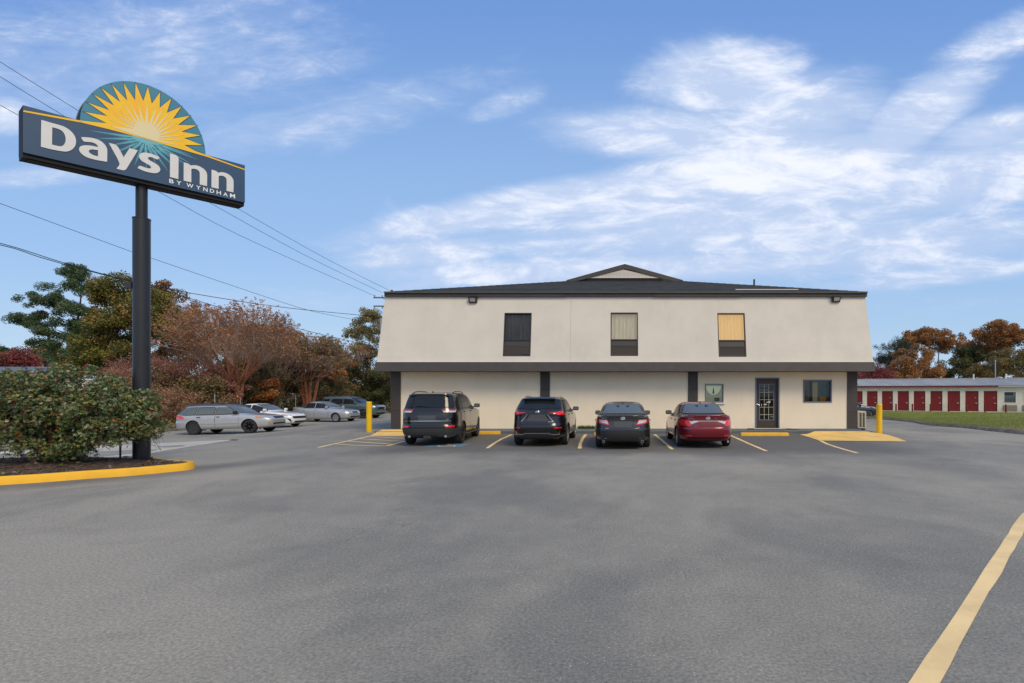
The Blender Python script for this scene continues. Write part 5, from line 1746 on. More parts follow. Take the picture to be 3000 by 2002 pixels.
specC = dict(paint=P_grey, wf=1.42, wr=-1.36, rw=.325, tw=.215, rim=M_alloy, spokes=10, zb=1.0, zt=1.34,
             sw=[(-1.50, -1.20, -1.02, -1.16), (-1.15, -.30, -.30, -.95), (-.22, .78, .25, -.22)], doors=[(-.98, -.26, -.26, -1.20), (-.24, .84, .86, -.24)], zd=.33,
             mirror=(.70, .99), rearwin=(1.095, 1.37, .66, .52), frontwin=(1.06, 1.38, .70, .52), handle=P_grey, rearglass=M_autog2, mirrorm=M_dark,
             lamps=[('tail_light', M_redg, -1, [(10, .765), (50, .84), (52, .955), (17, .935)], .008), ('tail_light', M_clr, -1, [(12.5, .80), (40, .855), (42, .925), (17.5, .915)], .014),
                    ('headlight', M_headl, 1, [(24, .66), (48, .70), (46, .80), (24, .76)], .008)],
             panels=[('grille', M_black, 1, [(-.4, .62), (.4, .62), (.42, .74), (-.42, .74)], .01)], extra=camry_extra)
hd = R(90)
car('grey_sedan', 'dark grey sedan between the black crossover and the dark red sedan', 'car', rearpos(1825, 16.3, 2.4, hd), hd, SED, specC, 'vehicles parked in front of the motel')


def son_extra(t, S):
    fn = lambda y, z: S.end(y, z, -1); pz = Vector((-1, 0, 0))
    patch('number_plate', fn, [(-.29, .68), (.29, .68), (.40, .845), (-.40, .845)], mat('plate_red', (.15, .014, .02), .4), t, .006, 8, 3, push=pz)
    patch('chrome_strip', fn, [(-.46, .868), (.46, .868), (.50, .890), (-.50, .890)], M_chrome, t, .014, 14, 2, push=pz)
    patch('diffuser', fn, [(-.62, .29), (.62, .29), (.66, .38), (-.66, .38)], mat('diffuser_red', (.05, .004, .008), .5), t, .006, 12, 2, push=pz)
    patch('bumper_line', fn, [(-.66, .385), (.66, .385), (.68, .40), (-.68, .40)], P_red, t, .02, 12, 1, push=pz)
    mb, q = ring_badge(t, S, 0, .965, .070, .042, M_chrome)
    for a in ((-.025, -.03, -.018, .03), (.018, -.03, .025, .03), (-.022, 0, .022, .004)):
        mb.tube([(q.x - .016, q.y + a[0], q.z + a[1]), (q.x - .016, q.y + a[2], q.z + a[3])], .006, 5)
    mb.build('emblem', M_chrome, t)
    badge_text(t, S, 'SONATA', .62, .935, .045, M_alloy); badge_text(t, S, 'GLS', -.20, .955, .045, M_alloy)
    pts = [S.end(y, 1.037, -1) + Vector((-.0 + .02 * abs(y), 0, .012)) for y in np.linspace(-.62, .62, 13)]
    MB().tube(pts, .014, 6).build('boot_lip', P_red, t, smooth=60)
    st_ = MB()
    for (y0, z0, w_) in ((.55, 1.105, .05), (.50, 1.13, .035), (.46, 1.108, .03)):
        a_ = S.end(y0, z0, -1); b_ = S.end(y0 - w_, z0, -1); c_ = S.end(y0 - w_ * .4, z0 + .035, -1)
        st_.add([a_ + Vector((-.012, 0, .006)), b_ + Vector((-.012, 0, .006)), c_ + Vector((-.012, 0, .006))], [(0, 1, 2)])
    st_.build('sticker', M_white, t)
    fin(t, -.80, 1.44, P_red)
    for sg in (1,): MB().tube([(-2.38, -.62, .235), (-2.2, -.62, .235)], .035, 12).build('exhaust_pipe', M_chrome, t, smooth=40)


specS = dict(paint=P_red, wf=1.42, wr=-1.375, rw=.325, tw=.215, rim=M_alloy, spokes=10, zb=1.0, zt=1.34,
             sw=[(-1.50, -1.20, -1.02, -1.16), (-1.15, -.30, -.30, -.95), (-.22, .78, .25, -.22)], doors=[(-.98, -.26, -.26, -1.20), (-.24, .84, .86, -.24)], zd=.33,
             mirror=(.70, .99), rearwin=(1.09, 1.38, .68, .53), frontwin=(1.06, 1.38, .70, .52), handle=P_red, rearglass=M_autog2, mirrorm=M_dark,
             lamps=[('tail_light', M_redg, -1, [(17, .72), (52, .72), (52, .93), (22, .90)], .010), ('tail_light', M_clr, -1, [(6, .85), (17, .77), (23, .87), (7, .875)], .014),
                    ('reflector', M_redg, -1, [(16, .40), (30, .40), (30, .43), (16, .425)], .02), ('headlight', M_headl, 1, [(24, .66), (48, .70), (46, .80), (24, .76)], .008)],
             panels=[('grille', M_black, 1, [(-.4, .62), (.4, .62), (.42, .74), (-.42, .74)], .01)], extra=son_extra)
hd = R(90 + 1.5)
car('red_sedan', 'dark red sedan with a chrome strip across its boot, rightmost of the row', 'car', rearpos(2076, 16.6, 2.4, hd), hd, SED, specS, 'vehicles parked in front of the motel')

# left-hand row --------------------------------------------------------------
def place(px, py_wheel, Yside, theta, L, W, dx0, wf, wr):
    """a car that faces right: px is its nose; Yside the distance of its near side"""
    th = R(theta)
    xn = xof(px, Yside + W * .35)
    f = Vector((math.cos(th), math.sin(th), 0)); l_ = Vector((-f.y, f.x, 0))
    near = Vector((xn, Yside + .3, 0))
    c = near - f * (L / 2) + l_ * (W * .35)
    za = float(gz((c + f * wf).x, (c + f * wf).y)); zb_ = float(gz((c + f * wr).x, (c + f * wr).y))
    pitch = -math.atan2(za - zb_, wf - wr)
    c.z = za + (zb_ - za) * (wf / (wf - wr))
    return c, th, pitch


WAG = [(.25, -2.1, 2.12, .78, 4.4), (.32, -2.34, 2.32, .86, 4.6), (.45, -2.40, 2.38, .885, 4.6), (.60, -2.41, 2.40, .89, 4.6), (.68, -2.38, 2.38, .89, 4.6), (.80, -2.36, 2.26, .89, 4.6), (.88, -2.35, 1.95, .88, 4.4), (.96, -2.33, 1.25, .86, 4.4),
       (1.0, -2.31, 1.02, .845, 4.4), (1.08, -2.25, .90, .82, 4.4), (1.2, -2.12, .70, .78, 4.4), (1.34, -1.95, .44, .72, 4.4), (1.43, -1.82, .20, .65, 4.4), (1.475, -1.70, .02, .56, 4.2), (1.495, -1.3, -.3, .36, 4)]
P_sil = paintm('paint_silver', (.52, .53, .54), metal=.55, rough=.32)
P_silb = paintm('paint_silver_dusty', (.50, .50, .50), metal=.45, rough=.36, dirt=.25)
P_wht = paintm('paint_white', (.78, .79, .80), metal=0, rough=.25)
P_teal = paintm('paint_teal_grey', (.10, .155, .16), metal=.4, rough=.3)
P_gun = paintm('paint_gunmetal', (.035, .042, .048), metal=.5, rough=.3)


def outb_extra(t, S):
    rails(t, S, 1.475, -1.65, .05, .56, M_dark, .045)
    fn = lambda y, z: S.end(y, z, 1); pz = Vector((1, 0, 0))
    # dark grey roof
    mb = MB()
    for (z0, z1_) in ((1.40, 1.45), (1.45, 1.48), (1.48, 1.497)):
        for k in range(48):
            a0, a1 = 2 * math.pi * k / 48, 2 * math.pi * (k + 1) / 48
            def rp(a, z):
                c, A, w, n = S.at(z); return Vector((c + (A + .005) * sgnp(math.cos(a), 2 / n), (w + .005) * sgnp(math.sin(a), 2 / n), z + .004))
            mb.add([rp(a0, z0), rp(a1, z0), rp(a1, z1_), rp(a0, z1_)], [(0, 1, 2, 3)])
    c, A, w, n = S.at(1.495)
    mb.add([(c + (A + .005) * sgnp(math.cos(a), 2 / n), (w + .005) * sgnp(math.sin(a), 2 / n), 1.501) for a in np.linspace(0, 2 * math.pi, 48, endpoint=False)], [tuple(range(48))])
    mb.build('roof_panel', mat('roof_grey', (.06, .065, .07), .35, coat=.6), t, smooth=40)
    for sg in (1, -1):
        f2 = lambda x, z, sg=sg: S.side(x, z, sg)
        patch('rub_strip', f2, [(-1.0, .52), (.92, .52), (.92, .57), (-1.0, .57)], P_silb, t, .022, 12, 2, push=Vector((0, sg, 0)))
        patch('fog_lamp', lambda th, z, sg=sg: S.ring(th, z, 1, sg), [(24, .42), (33, .42), (33, .54), (24, .54)], mat('fog', (.35, .30, .22), .3, coat=.8), t, .012, 4, 4, push=Vector((1, sg * .5, 0)))
    patch('lower_grille', fn, [(-.5, .42), (.5, .42), (.5, .49), (-.5, .49)], M_black, t, .008, 10, 2, push=pz)


spec_side = lambda **k: k
specO = dict(paint=P_silb, wf=1.38, wr=-1.29, rw=.345, tw=.215, rim=M_rimdk, spokes=7, zb=.99, zt=1.33, seal=.03,
             sw=[(-2.14, -1.20, -1.12, -1.86), (-1.12, -.28, -.26, -1.04), (-.20, .84, .36, -.18)], doors=[(-.92, -.24, -.24, -1.14), (-.22, .88, .90, -.22)], zd=.36,
             mirror=(.74, 1.0), rearwin=(1.06, 1.36, .70, .60), frontwin=(1.02, 1.40, .74, .58), handle=M_black, mirrorm=M_black, glass=M_autog2, frontglass=M_autog2,
             lamps=[('tail_light', M_redg, -1, [(30, .80), (62, .80), (58, .95), (34, .95)], .010), ('headlight', M_headl, 1, [(24, .72), (56, .76), (52, .84), (24, .82)], .010), ('turn_signal', M_amb, 1, [(48, .73), (60, .76), (57, .83), (48, .83)], .014)],
             panels=[('grille', M_black, 1, [(-.36, .70), (.36, .70), (.38, .80), (-.38, .80)], .012)], extra=outb_extra)
c, th, pt = place(813, 0, 26.1, 2.5, 4.8, 1.77, 0, 1.38, -1.29)
car('silver_estate', 'dusty silver estate car with black wheels and dark roof, nearest on the left', 'car', c, th, WAG, specO, 'cars parked along the left kerb', pitch=pt)

def front_gear(dark, zs, hw, m=M_black):
    def f(t, S):
        fn = lambda y, z: S.end(y, z, 1); pz = Vector((1, 0, 0))
        for (z0, z1_) in zs:
            patch('lower_grille', fn, [(-hw, z0), (hw, z0), (hw * 1.05, z1_), (-hw * 1.05, z1_)], m, t, .01, 10, 2, push=pz)
        if dark:
            for sg in (1, -1):
                patch('bumper_vent', lambda th, z, sg=sg: S.ring(th, z, 1, sg), [(24, .32), (34, .42), (46, .58), (30, .52)], M_black, t, .012, 5, 4, push=Vector((1, sg * .5, 0)))
    return f


SEDW = [tuple([r[0] * .985] + list(r[1:])) for r in SED]
specW = dict(specC); specW.update(paint=P_wht, handle=P_wht, mirrorm=P_wht, glass=M_autog, frontglass=M_autog2, extra=front_gear(True, ((.30, .40),), .45),
                                  lamps=[('tail_light', M_red, -1, [(14, .80), (44, .84), (44, .90), (14, .88)], .008), ('headlight', M_headl, 1, [(22, .70), (52, .74), (50, .79), (22, .75)], .01), ('turn_signal', M_amb, 1, [(46, .72), (54, .74), (53, .78), (46, .77)], .014)],
                                  panels=[('grille', M_black, 1, [(-.55, .55), (.55, .55), (.58, .68), (-.58, .68)], .012)])
c, th, pt = place(869, 0, 31.3, -6, 4.75, 1.8, 0, 1.42, -1.36)
car('white_sedan', 'white sedan with sharp black grille, half hidden behind the silver estate', 'car', c, th, SEDW, specW, 'cars parked along the left kerb', pitch=pt)
specV = dict(specC); specV.update(paint=P_sil, handle=P_sil, mirrorm=P_sil, glass=M_autog, frontglass=M_autog2, spokes=5, rim=M_alloy, rearglass=M_autog, extra=front_gear(False, ((.34, .42),), .5),
                                  lamps=[('tail_light', M_red, -1, [(14, .80), (46, .84), (46, .92), (14, .90)], .008), ('headlight', M_headl, 1, [(22, .68), (50, .73), (47, .80), (22, .76)], .01), ('turn_signal', M_amb, 1, [(45, .70), (53, .73), (51, .79), (45, .78)], .014)],
                                  panels=[('grille', M_chrome, 1, [(-.30, .63), (.30, .63), (.34, .75), (-.34, .75)], .012), ('grille', M_black, 1, [(-.26, .645), (.26, .645), (.30, .735), (-.30, .735)], .018)])
c, th, pt = place(1033, 0, 37.4, -9, 4.8, 1.82, 0, 1.42, -1.36)
car('silver_sedan', 'clean silver sedan with bright alloy wheels in front of the teal SUV', 'car', c, th, SED, specV, 'cars parked along the left kerb', pitch=pt)


def aca_extra(t, S):
    rails(t, S, 1.76, -1.8, .1, .64, M_alloy, .05)
    front_gear(False, ((.36, .48),), .6)(t, S)
    patch('bumper_trim', lambda y, z: S.end(y, z, 1), [(-.6, .55), (.6, .55), (.6, .60), (-.6, .60)], M_chrome, t, .014, 10, 1, push=Vector((1, 0, 0)))


specA = dict(specJ); specA.update(paint=P_teal, rw=.375, rim=M_chrome, wf=1.55, wr=-1.45, handle=M_chrome, mirrorm=P_teal, zb=1.2, zt=1.58, extra=aca_extra, spokes=6,
                                  sw=[(-2.22, -1.55, -1.42, -2.02), (-1.32, -.28, -.28, -1.18), (-.20, .98, .58, -.20)],
                                  lamps=[('tail_light', M_red, -1, [(28, .95), (56, .95), (56, 1.2), (30, 1.2)], .010), ('headlight', M_headl, 1, [(24, .86), (52, .90), (50, 1.02), (24, 1.0)], .010)],
                                  panels=[('grille', M_chrome, 1, [(-.5, .78), (.5, .78), (.52, 1.0), (-.52, 1.0)], .012), ('grille', M_black, 1, [(-.45, .82), (.45, .82), (.47, .97), (-.47, .97)], .018)])
c, th, pt = place(1110, 0, 42.8, -6, 5.1, 1.98, 0, 1.55, -1.45)
car('teal_suv', 'teal grey SUV with chrome grille, farthest of the left row', 'SUV', c, th, SUV_L, specA, 'cars parked along the left kerb', pitch=pt)

specT = dict(specA); specT.update(paint=P_gun, mirrorm=M_chrome, wf=1.42, wr=-1.42, rw=.365, spokes=5, rim=M_alloy, zb=1.12, zt=1.46, rearwin=(1.2, 1.5, .7, .6), frontwin=(1.16, 1.52, .72, .6),
                                  sw=[(-1.75, -1.22, -1.20, -1.58), (-1.15, -.28, -.28, -1.12), (-.20, .86, .40, -.20)], doors=specL['doors'], mirror=(.74, 1.10), extra=front_gear(False, ((.36, .48),), .6))
c, th, pt = place(2570, 0, 44.6, 1, 4.64, 1.85, 0, 1.42, -1.42)
c.x = xof(2570, 45) - 2.32
car('gunmetal_suv', 'dark grey SUV seen only by its nose behind the right corner column', 'SUV', c, th, SUV_S, specT, None, pitch=0)

# ---------------------------------------------------------------- storage building on the right
SP0 = G(2400, 1207) * 0
p0 = P(2540, 1204, 57.3); p1 = P(3000, 1209.5, 52.4)
zg = -0.14
U3 = Vector((p1.x - p0.x, p1.y - p0.y, 0)).normalized(); N3 = Vector((U3.y, -U3.x, 0))
if N3.y > 0: N3 = -N3
O3 = Vector((p0.x, p0.y, zg))
store = thing('storage_building', 'long low pale storage building with red roller doors and ribbed grey metal roof', 'storage building', O3)


def tp(mb, name, m, parent=store, smooth=None): return mesh(name, mb.v, mb.f, m, parent, O3, smooth)
def s3(px, py=1170):
    p = raypl(px, py, O3, N3); return (p - O3).dot(U3), p.z - zg


M_swall = mat('store_wall', (.72, .67, .58), .9, var=.12, vscale=2, bump=.4, bscale=15, grime=.15)
M_sdoor = mat('roller_red', (.22, .014, .016), .5, var=.15, vscale=3)
M_metal = mat('roof_metal', (.40, .39, .37), .5, metal=.15, var=.25, vscale=.8, stretch=(1, .3, 1))
doors_px = [(2462, 2486), (2500, 2527), (2540, 2571), (2584, 2616), (2630, 2663), (2677, 2711), (2726, 2761), (2776, 2813), (2828, 2867), (2882, 2922)]
u_l, u_r = s3(2380)[0], s3(3000)[0] + 9
hol = []
dz1 = s3(2750, 1146)[1]
for a, b in doors_px: hol.append((s3(a)[0], s3(b)[0], .04, dz1))
wins = [(2940, 2978), (2997, 3040), (3058, 3104)]
wz0, wz1 = s3(2960, 1182)[1], s3(2960, 1147)[1]
for a, b in wins: hol.append((s3(a)[0], s3(b)[0], wz0, wz1))
WT = s3(2750, 1135)[1]
mb = MB(); wall_holes(mb, O3, U3, uz, N3, u_l, u_r, -.2, WT, hol, .09)
mb.obox(O3, U3, uz, N3, u_l, u_r, -.2, WT, -8.2, -.2)
tp(mb, 'wall', M_swall)
M_slat = M_sdoor
for i, (a, b, c, d) in enumerate(hol[:len(doors_px)]):
    mb = MB(); nsl = 20
    for k in range(nsl):                              # curved slats, one above the other
        v0, v1 = c + (d - c) * k / nsl, c + (d - c) * (k + 1) / nsl
        pr = [(v0, -.075), (v0 + (v1 - v0) * .25, -.045), (v0 + (v1 - v0) * .75, -.045), (v1, -.075)]
        vs = [O3 + U3 * (a if s_ == 0 else b) + uz * v_ + N3 * n_ for (v_, n_) in pr for s_ in (0, 1)]
        mb.add(vs, [(0, 1, 3, 2), (2, 3, 5, 4), (4, 5, 7, 6)])
    dr = tp(mb, 'roller_door', M_sdoor)
    tp(MB().obox(O3, U3, uz, N3, a, b, c - .05, c + .015, -.08, -.02), 'door_sill', M_white, dr)
    tp(MB().obox(O3, U3, uz, N3, b - .28, b - .12, .85, .93, -.045, .01), 'latch', M_alloy, dr)
    if i % 3 != 1: tp(MB().obox(O3, U3, uz, N3, b - .33, b - .20, 1.42, 1.46, -.045, -.03), 'unit_label', M_alloy, dr)
for i, (a, b, c, d) in enumerate(hol[len(doors_px):]):
    fr = MB(); bars(fr, O3, U3, uz, N3, a, b, c, d, .06, -.1, .02)
    w_ = tp(fr, 'window', M_white)
    tp(MB().obox(O3, U3, uz, N3, a + .06, b - .06, c + .06, d - .06, -.06, -.05), 'pane', mat('office_glass', (.05, .07, .075), .05, spec=.9, coat=1), w_)
    tp(MB().obox(O3, U3, uz, N3, a + .07, b - .25, d - .40, d - .1, -.048, -.04), 'blind', M_winf, w_)
    tp(MB().obox(O3, U3, uz, N3, a - .03, b + .04, .17, .72, .0, .06), 'louvre_panel', mat('tan_panel', (.24, .20, .15), .8), w_)
uF = s3(2922)[0]
eh = .28
tp(MB().obox(O3, U3, uz, N3, u_l, uF, WT, WT + .14, -.3, .34), 'red_fascia', mat('fascia_red', (.24, .045, .045), .6))
tp(MB().obox(O3, U3, uz, N3, uF + .01, u_r, WT + .03, WT + .14, -.3, .36), 'white_gutter', M_white)
# ribbed roof: trapezoid ribs running up the slope
ridge = s3(2750, 1107)
zrd = WT + .14 + .80
mb = MB()
rw_ = .30
n_r = int((u_r - u_l) / rw_)
R0, R1 = .42, -4.0
ps = []
for i in range(n_r):
    a = u_l + i * rw_
    ps += [(a, 0), (a + .19, 0), (a + .215, .045), (a + .275, .045)]
ps.append((u_l + n_r * rw_, 0))
vs = []
for (a, h_) in ps:
    vs.append(O3 + U3 * a + uz * (WT + .15 + h_) + N3 * R0)
    vs.append(O3 + U3 * a + uz * (zrd + h_) + N3 * R1)
mb.add(vs, [(2 * i, 2 * i + 2, 2 * i + 3, 2 * i + 1) for i in range(len(ps) - 1)])
mb.add([O3 + U3 * u_l + uz * zrd + N3 * R1, O3 + U3 * u_r + uz * zrd + N3 * R1, O3 + U3 * u_r + uz * (WT + .1) + N3 * -8.4, O3 + U3 * u_l + uz * (WT + .1) + N3 * -8.4], [(0, 1, 2, 3)])
tp(mb, 'metal_roof', M_metal)
tp(MB().obox(O3, U3, uz, N3, u_l, u_r, zrd - .02, zrd + .09, R1 - .12, R1 + .12), 'ridge_cap', M_metal)
a_, _ = s3(2820); tp(MB().obox(O3, U3, uz, N3, a_ - .28, a_ + .28, WT - .22, WT - .08, .0, .12), 'wall_light', M_white)
for px, py in ((2880.5, 1098), (2982, 1097)):
    a_, _ = s3(px); mb = MB().tube([O3 + U3 * a_ + uz * (zrd - .1) + N3 * (R1 + .5), O3 + U3 * a_ + uz * (zrd + .5) + N3 * (R1 + .5)], .07, 10)
    tp(mb, 'roof_vent', M_white)
# red posts along the front of the storage building
mp = None
REDP = [2623.4, 2671, 2723, 2777, 2829, 2882, 2942.5, 2998.5]
PNM = ['right of the third door from the motel corner', 'right of the fourth door', 'right of the fifth door', 'right of the sixth door', 'right of the seventh door', 'left of the last red door', 'in front of the left office window', 'at the right edge of the picture']
for i, px in enumerate(REDP):
    a_, _ = s3(px)
    b_ = O3 + U3 * a_ + N3 * .45
    if mp is None:
        mb = MB().lathe([(.075, -.1), (.075, .78), (.05, .80), (0, .80)], 14)
        mp = mb.build('steel_post', mat('post_red', (.13, .015, .015), .6), None, smooth=40); o_ = mp
    else: o_ = link(mp.copy())
    o_.location = b_
    tag(o_, 'short dark red post ' + PNM[i], 'post', 'red posts in front of the storage doors')

# ---------------------------------------------------------------- bollards and wheel stops
def bollard(px, py, r, h, label):
    p = G(px, py)
    t = thing('bollard', label, 'bollard', p, group='yellow bollards at the motel corners')
    MB().lathe([(r, -.05), (r, h - .06)], 32).build('post', mat('bollard_yellow', (.84, .50, .0), .42, var=.12, vscale=2, bump=.08, bscale=30, grime=.12), t, smooth=40)
    MB().lathe([(r + .004, h - .058), (r + .004, h - .045), (r * .96, h - .018), (r * .7, h - .004), (0, h)], 32).build('cap', MATS['bollard_yellow'], t, smooth=60)


bollard(2576, 1273, .115, 1.30, 'thick yellow bollard rising from the big yellow ramp at the right corner')
bollard(1081.3, 1266.4, .120, 1.38, 'thick yellow bollard left of the motel beside the hatched bay')


def wstop(x0, x1, Yc, label):
    L = x1 - x0
    t = thing('wheel_stop', label, 'wheel stop', ((x0 + x1) / 2, Yc, 0), group='yellow concrete wheel stops')
    mb = MB()
    prof = [(-.095, 0), (-.095, .06), (-.065, .135), (.065, .135), (.095, .06), (.095, 0)]
    st = [(-L / 2, .86), (-L / 2 + .05, 1.0), (-.3, 1), (.3, 1), (L / 2 - .05, 1), (L / 2, .86)]
    vs = [(x, y * k, z * k) for (x, k) in st for (y, z) in prof]
    fs = []
    for i in range(len(st) - 1):
        for j in range(5): fs.append((i * 6 + j, i * 6 + j + 1, (i + 1) * 6 + j + 1, (i + 1) * 6 + j))
    fs += [tuple(range(6))[::-1], tuple(len(vs) - 6 + j for j in range(6))]
    mb.add(vs, fs); mb.build('block', M_kerb_y, t, smooth=30)
    for sx in (-1, 1):
        MB().lathe([(.022, .12), (.022, .142), (0, .145)], 10, o=(sx * L * .33, 0, 0)).build('anchor_pin', mat('rusty_steel', (.12, .07, .04), .8), t)


wstop(xof(2171, 21.8), xof(2311, 21.8), 21.85, 'yellow wheel stop in the empty bay before the brown door')
wstop(xof(1316, 22.6), xof(1465, 22.6), 22.7, 'yellow wheel stop sticking out beyond the front wheel of the large black SUV')
wstop(xof(1741, 22.0), xof(1880, 22.0), 22.1, 'yellow wheel stop almost hidden ahead of the dark grey sedan')

# ---------------------------------------------------------------- air conditioner outside the right wall
Ya = 25.3
ax0, ax1 = xof(2513.5, Ya), xof(2538, Ya)
az0, az1 = zof(1255.5, Ya), zof(1205, Ya)
ac = thing('air_conditioner', 'beige outdoor air conditioner unit beyond the right corner column', 'air conditioner', ((ax0 + ax1) / 2, Ya + .4, .0))
ao = Vector(ac.location)
mb = MB(); mb.box(Vector((ax0, Ya, az0)) - ao, Vector((ax1, Ya + .85, az1)) - ao, bev=.02); mb.build('casing', mat('ac_beige', (.50, .44, .33), .6, var=.1), ac)
for c_ in range(2):
    for r_ in range(7):
        x0 = ax0 + .075 + c_ * .15; z0 = az0 + .07 + r_ * (az1 - az0 - .14) / 7
        MB().box(Vector((x0, Ya - .004, z0)) - ao, Vector((x0 + .10, Ya + .01, z0 + .078)) - ao).build('louvre_slot', M_black, ac)
MB().box(Vector((ax0 + .06, Ya - .03, az0 - .08)) - ao, Vector((ax0 + .14, Ya + .8, az0)) - ao).build('foot', M_dark, ac)
MB().box(Vector((ax1 - .14, Ya - .03, az0 - .08)) - ao, Vector((ax1 - .06, Ya + .8, az0)) - ao).build('foot', M_dark, ac)
mb = MB(); mb.box((ax0 - .1, Ya - .2, -.4), (ax1 + .5, Ya + 1.2, az0 - .082)); tag(mb.build('equipment_pad', M_kerbc), kind='structure')

# ---------------------------------------------------------------- poles and overhead lines
Yp = 55.0
xp_ = xof(1148, Yp)
up = thing('utility_pole', 'wooden utility pole with two crossarms behind the left end of the motel', 'utility pole', (xp_, Yp, -.3))
M_wood = mat('pole_wood', (.14, .095, .065), .9, var=.3, stretch=(4, 4, .3), vscale=3)
M_wood2 = mat('arm_wood', (.16, .13, .11), .9)
ztop = zof(850, Yp)
MB().lathe([(.16, 0), (.12, ztop + .3), (0, ztop + .32)], 14).build('pole', M_wood, up, smooth=40)
for py, l_ in ((872.5, 1.9), (897.5, 1.9)):
    z = zof(py, Yp) + .3
    cr = MB().box((-l_, -.06, z - .06), (l_, .06, z + .06)).build('crossarm', M_wood2, up)
    for sx in (-1, 1):
        MB().tube([(sx * .95, 0, z - .06), (0, -.1, z - .75)], .025, 5).build('brace', M_wood2, cr)
        for xx in (l_ - .12, l_ - .9):
            s_ = .22 if py < 880 else -.22
            MB().lathe([(.03, 0), (.055, s_ * .3), (.055, s_ * .7), (.02, s_)], 8, o=(sx * xx, 0, z + .06 * (1 if s_ > 0 else -1))).build('insulator', mat('porcelain', (.2, .19, .19), .3), cr)
MB().lathe([(.0, -.7), (.28, -.7), (.28, .5), (.2, .58), (0, .6)], 18, o=(-.95, 0, zof(950, Yp) + .3)).build('transformer', mat('transformer_grey', (.33, .35, .38), .5), up, smooth=40)
MB().box((-.9, -.05, zof(950, Yp) + .35), (0, .05, zof(950, Yp) + .45)).build('bracket', M_dark, up)

CAB = [
    ([(-300, -10), (0, 181.5), (223, 321), (450, 462), (689, 607), (957, 759), (1142, 852)], 'uppermost overhead wire, passing behind the sun sign'),
    ([(-300, 34), (0, 225), (182, 337), (400, 470), (603, 588), (893, 748), (1120, 858)], 'second overhead wire from the top, passing behind the sign board'),
    ([(-300, 148), (0, 308), (52, 337), (450, 554), (702, 690), (1047, 845), (1100, 868)], 'third overhead wire, leaving the sign board beside the pole top'),
    ([(-300, 490), (0, 596.5), (383, 737), (447, 758), (638, 823), (861, 897), (960, 922), (1110, 950)], 'thin overhead wire crossing the black pole high above the trees'),
    ([(-300, 650), (0, 713), (191, 772), (383, 824), (574, 862), (830, 901), (1060, 924), (1110, 926)], 'upper of two thick cables over the tree tops'),
    ([(-300, 668), (0, 718), (120, 755), (262, 795), (447, 842), (570, 879), (660, 906), (780, 939), (900, 970), (1005, 995), (1120, 1020)], 'lower of two thick cables, sagging in front of the brown trees'),
]
for i, (pp, lab) in enumerate(CAB):
    x0, x1 = pp[0][0], pp[-1][0]
    pts = []
    for px, py in pp:
        t = (px - x0) / (x1 - x0)
        Y = 1 / ((1 - t) / 26 + t / 54.8)
        pts.append(P(px, py, Y))
    fine = []
    for k in range(len(pts) - 1):
        q0, q1, q2, q3 = pts[max(k - 1, 0)], pts[k], pts[k + 1], pts[min(k + 2, len(pts) - 1)]
        for s_ in (0, .25, .5, .75):
            fine.append(.5 * ((2 * q1) + (q2 - q0) * s_ + (2 * q0 - 5 * q1 + 4 * q2 - q3) * s_ ** 2 + (3 * q1 - q0 - 3 * q2 + q3) * s_ ** 3))
    fine.append(pts[-1])
    o_ = MB().tube(fine, .024 if i > 3 else .016, 5).build('overhead_wire', M_black)
    tag(o_, lab, 'overhead wire', 'overhead wires at the left')

# street lamp far left
p_ = Vector((xof(143, 60), 60, -.3))
t = thing('street_lamp', 'thin dark street lamp with a curved arm before the tall pine', 'street lamp', p_)
zt_ = zof(984, 60) + .3
MB().tube([(0, 0, 0), (0, 0, zt_)], .13, 8).build('pole', M_dark, t)
MB().tube([(0, 0, zt_ - .1), (-.25, 0, zt_ + .02), (-.5, 0, zt_ + .15), (-.66, 0, zt_ + .45)], .07, 6).build('arm', M_dark, t)
MB().box((-1.1, -.25, zt_ + .42), (-.35, .25, zt_ + .72), bev=.06).build('lamp_head', M_dark, t)
# slim pole behind the storage building
p_ = Vector((xof(2916, 68), 68, -.2))
t = thing('pole', 'slim grey pole standing behind the storage building roof', 'pole', p_)
MB().tube([(0, 0, 0), (0, 0, zof(1056, 68) + .2)], .06, 8).build('shaft', M_alloy, t)
MB().lathe([(.1, 0), (.1, .1), (0, .12)], 8, o=(0, 0, zof(1056, 68) + .15)).build('cap', M_alloy, t)
# thin steel posts between the cars and the hedge
for i, (px, py0, py1) in enumerate(((629, 1178, 1150), (704, 1185, 1160), (866, 1165, 1150))):
    Y = 46 if i < 2 else 60
    Y = F * 27 / (XP - px)
    b_ = Vector((-27.0, Y, -.3))
    o_ = MB().tube([(0, 0, 0), (0, 0, zof([1154, 1166, 1158][i], Y) + .3)], .028, 6).build('fence_post', mat('galvanised', (.35, .36, .37), .5, metal=.5), None)
    o_.location = b_
    tag(o_, ['thin steel post behind the silver estate car roof', 'thin steel post behind the white sedan roof', 'thin steel post behind the silver sedan roof'][i], 'post', 'thin steel posts before the hedge')
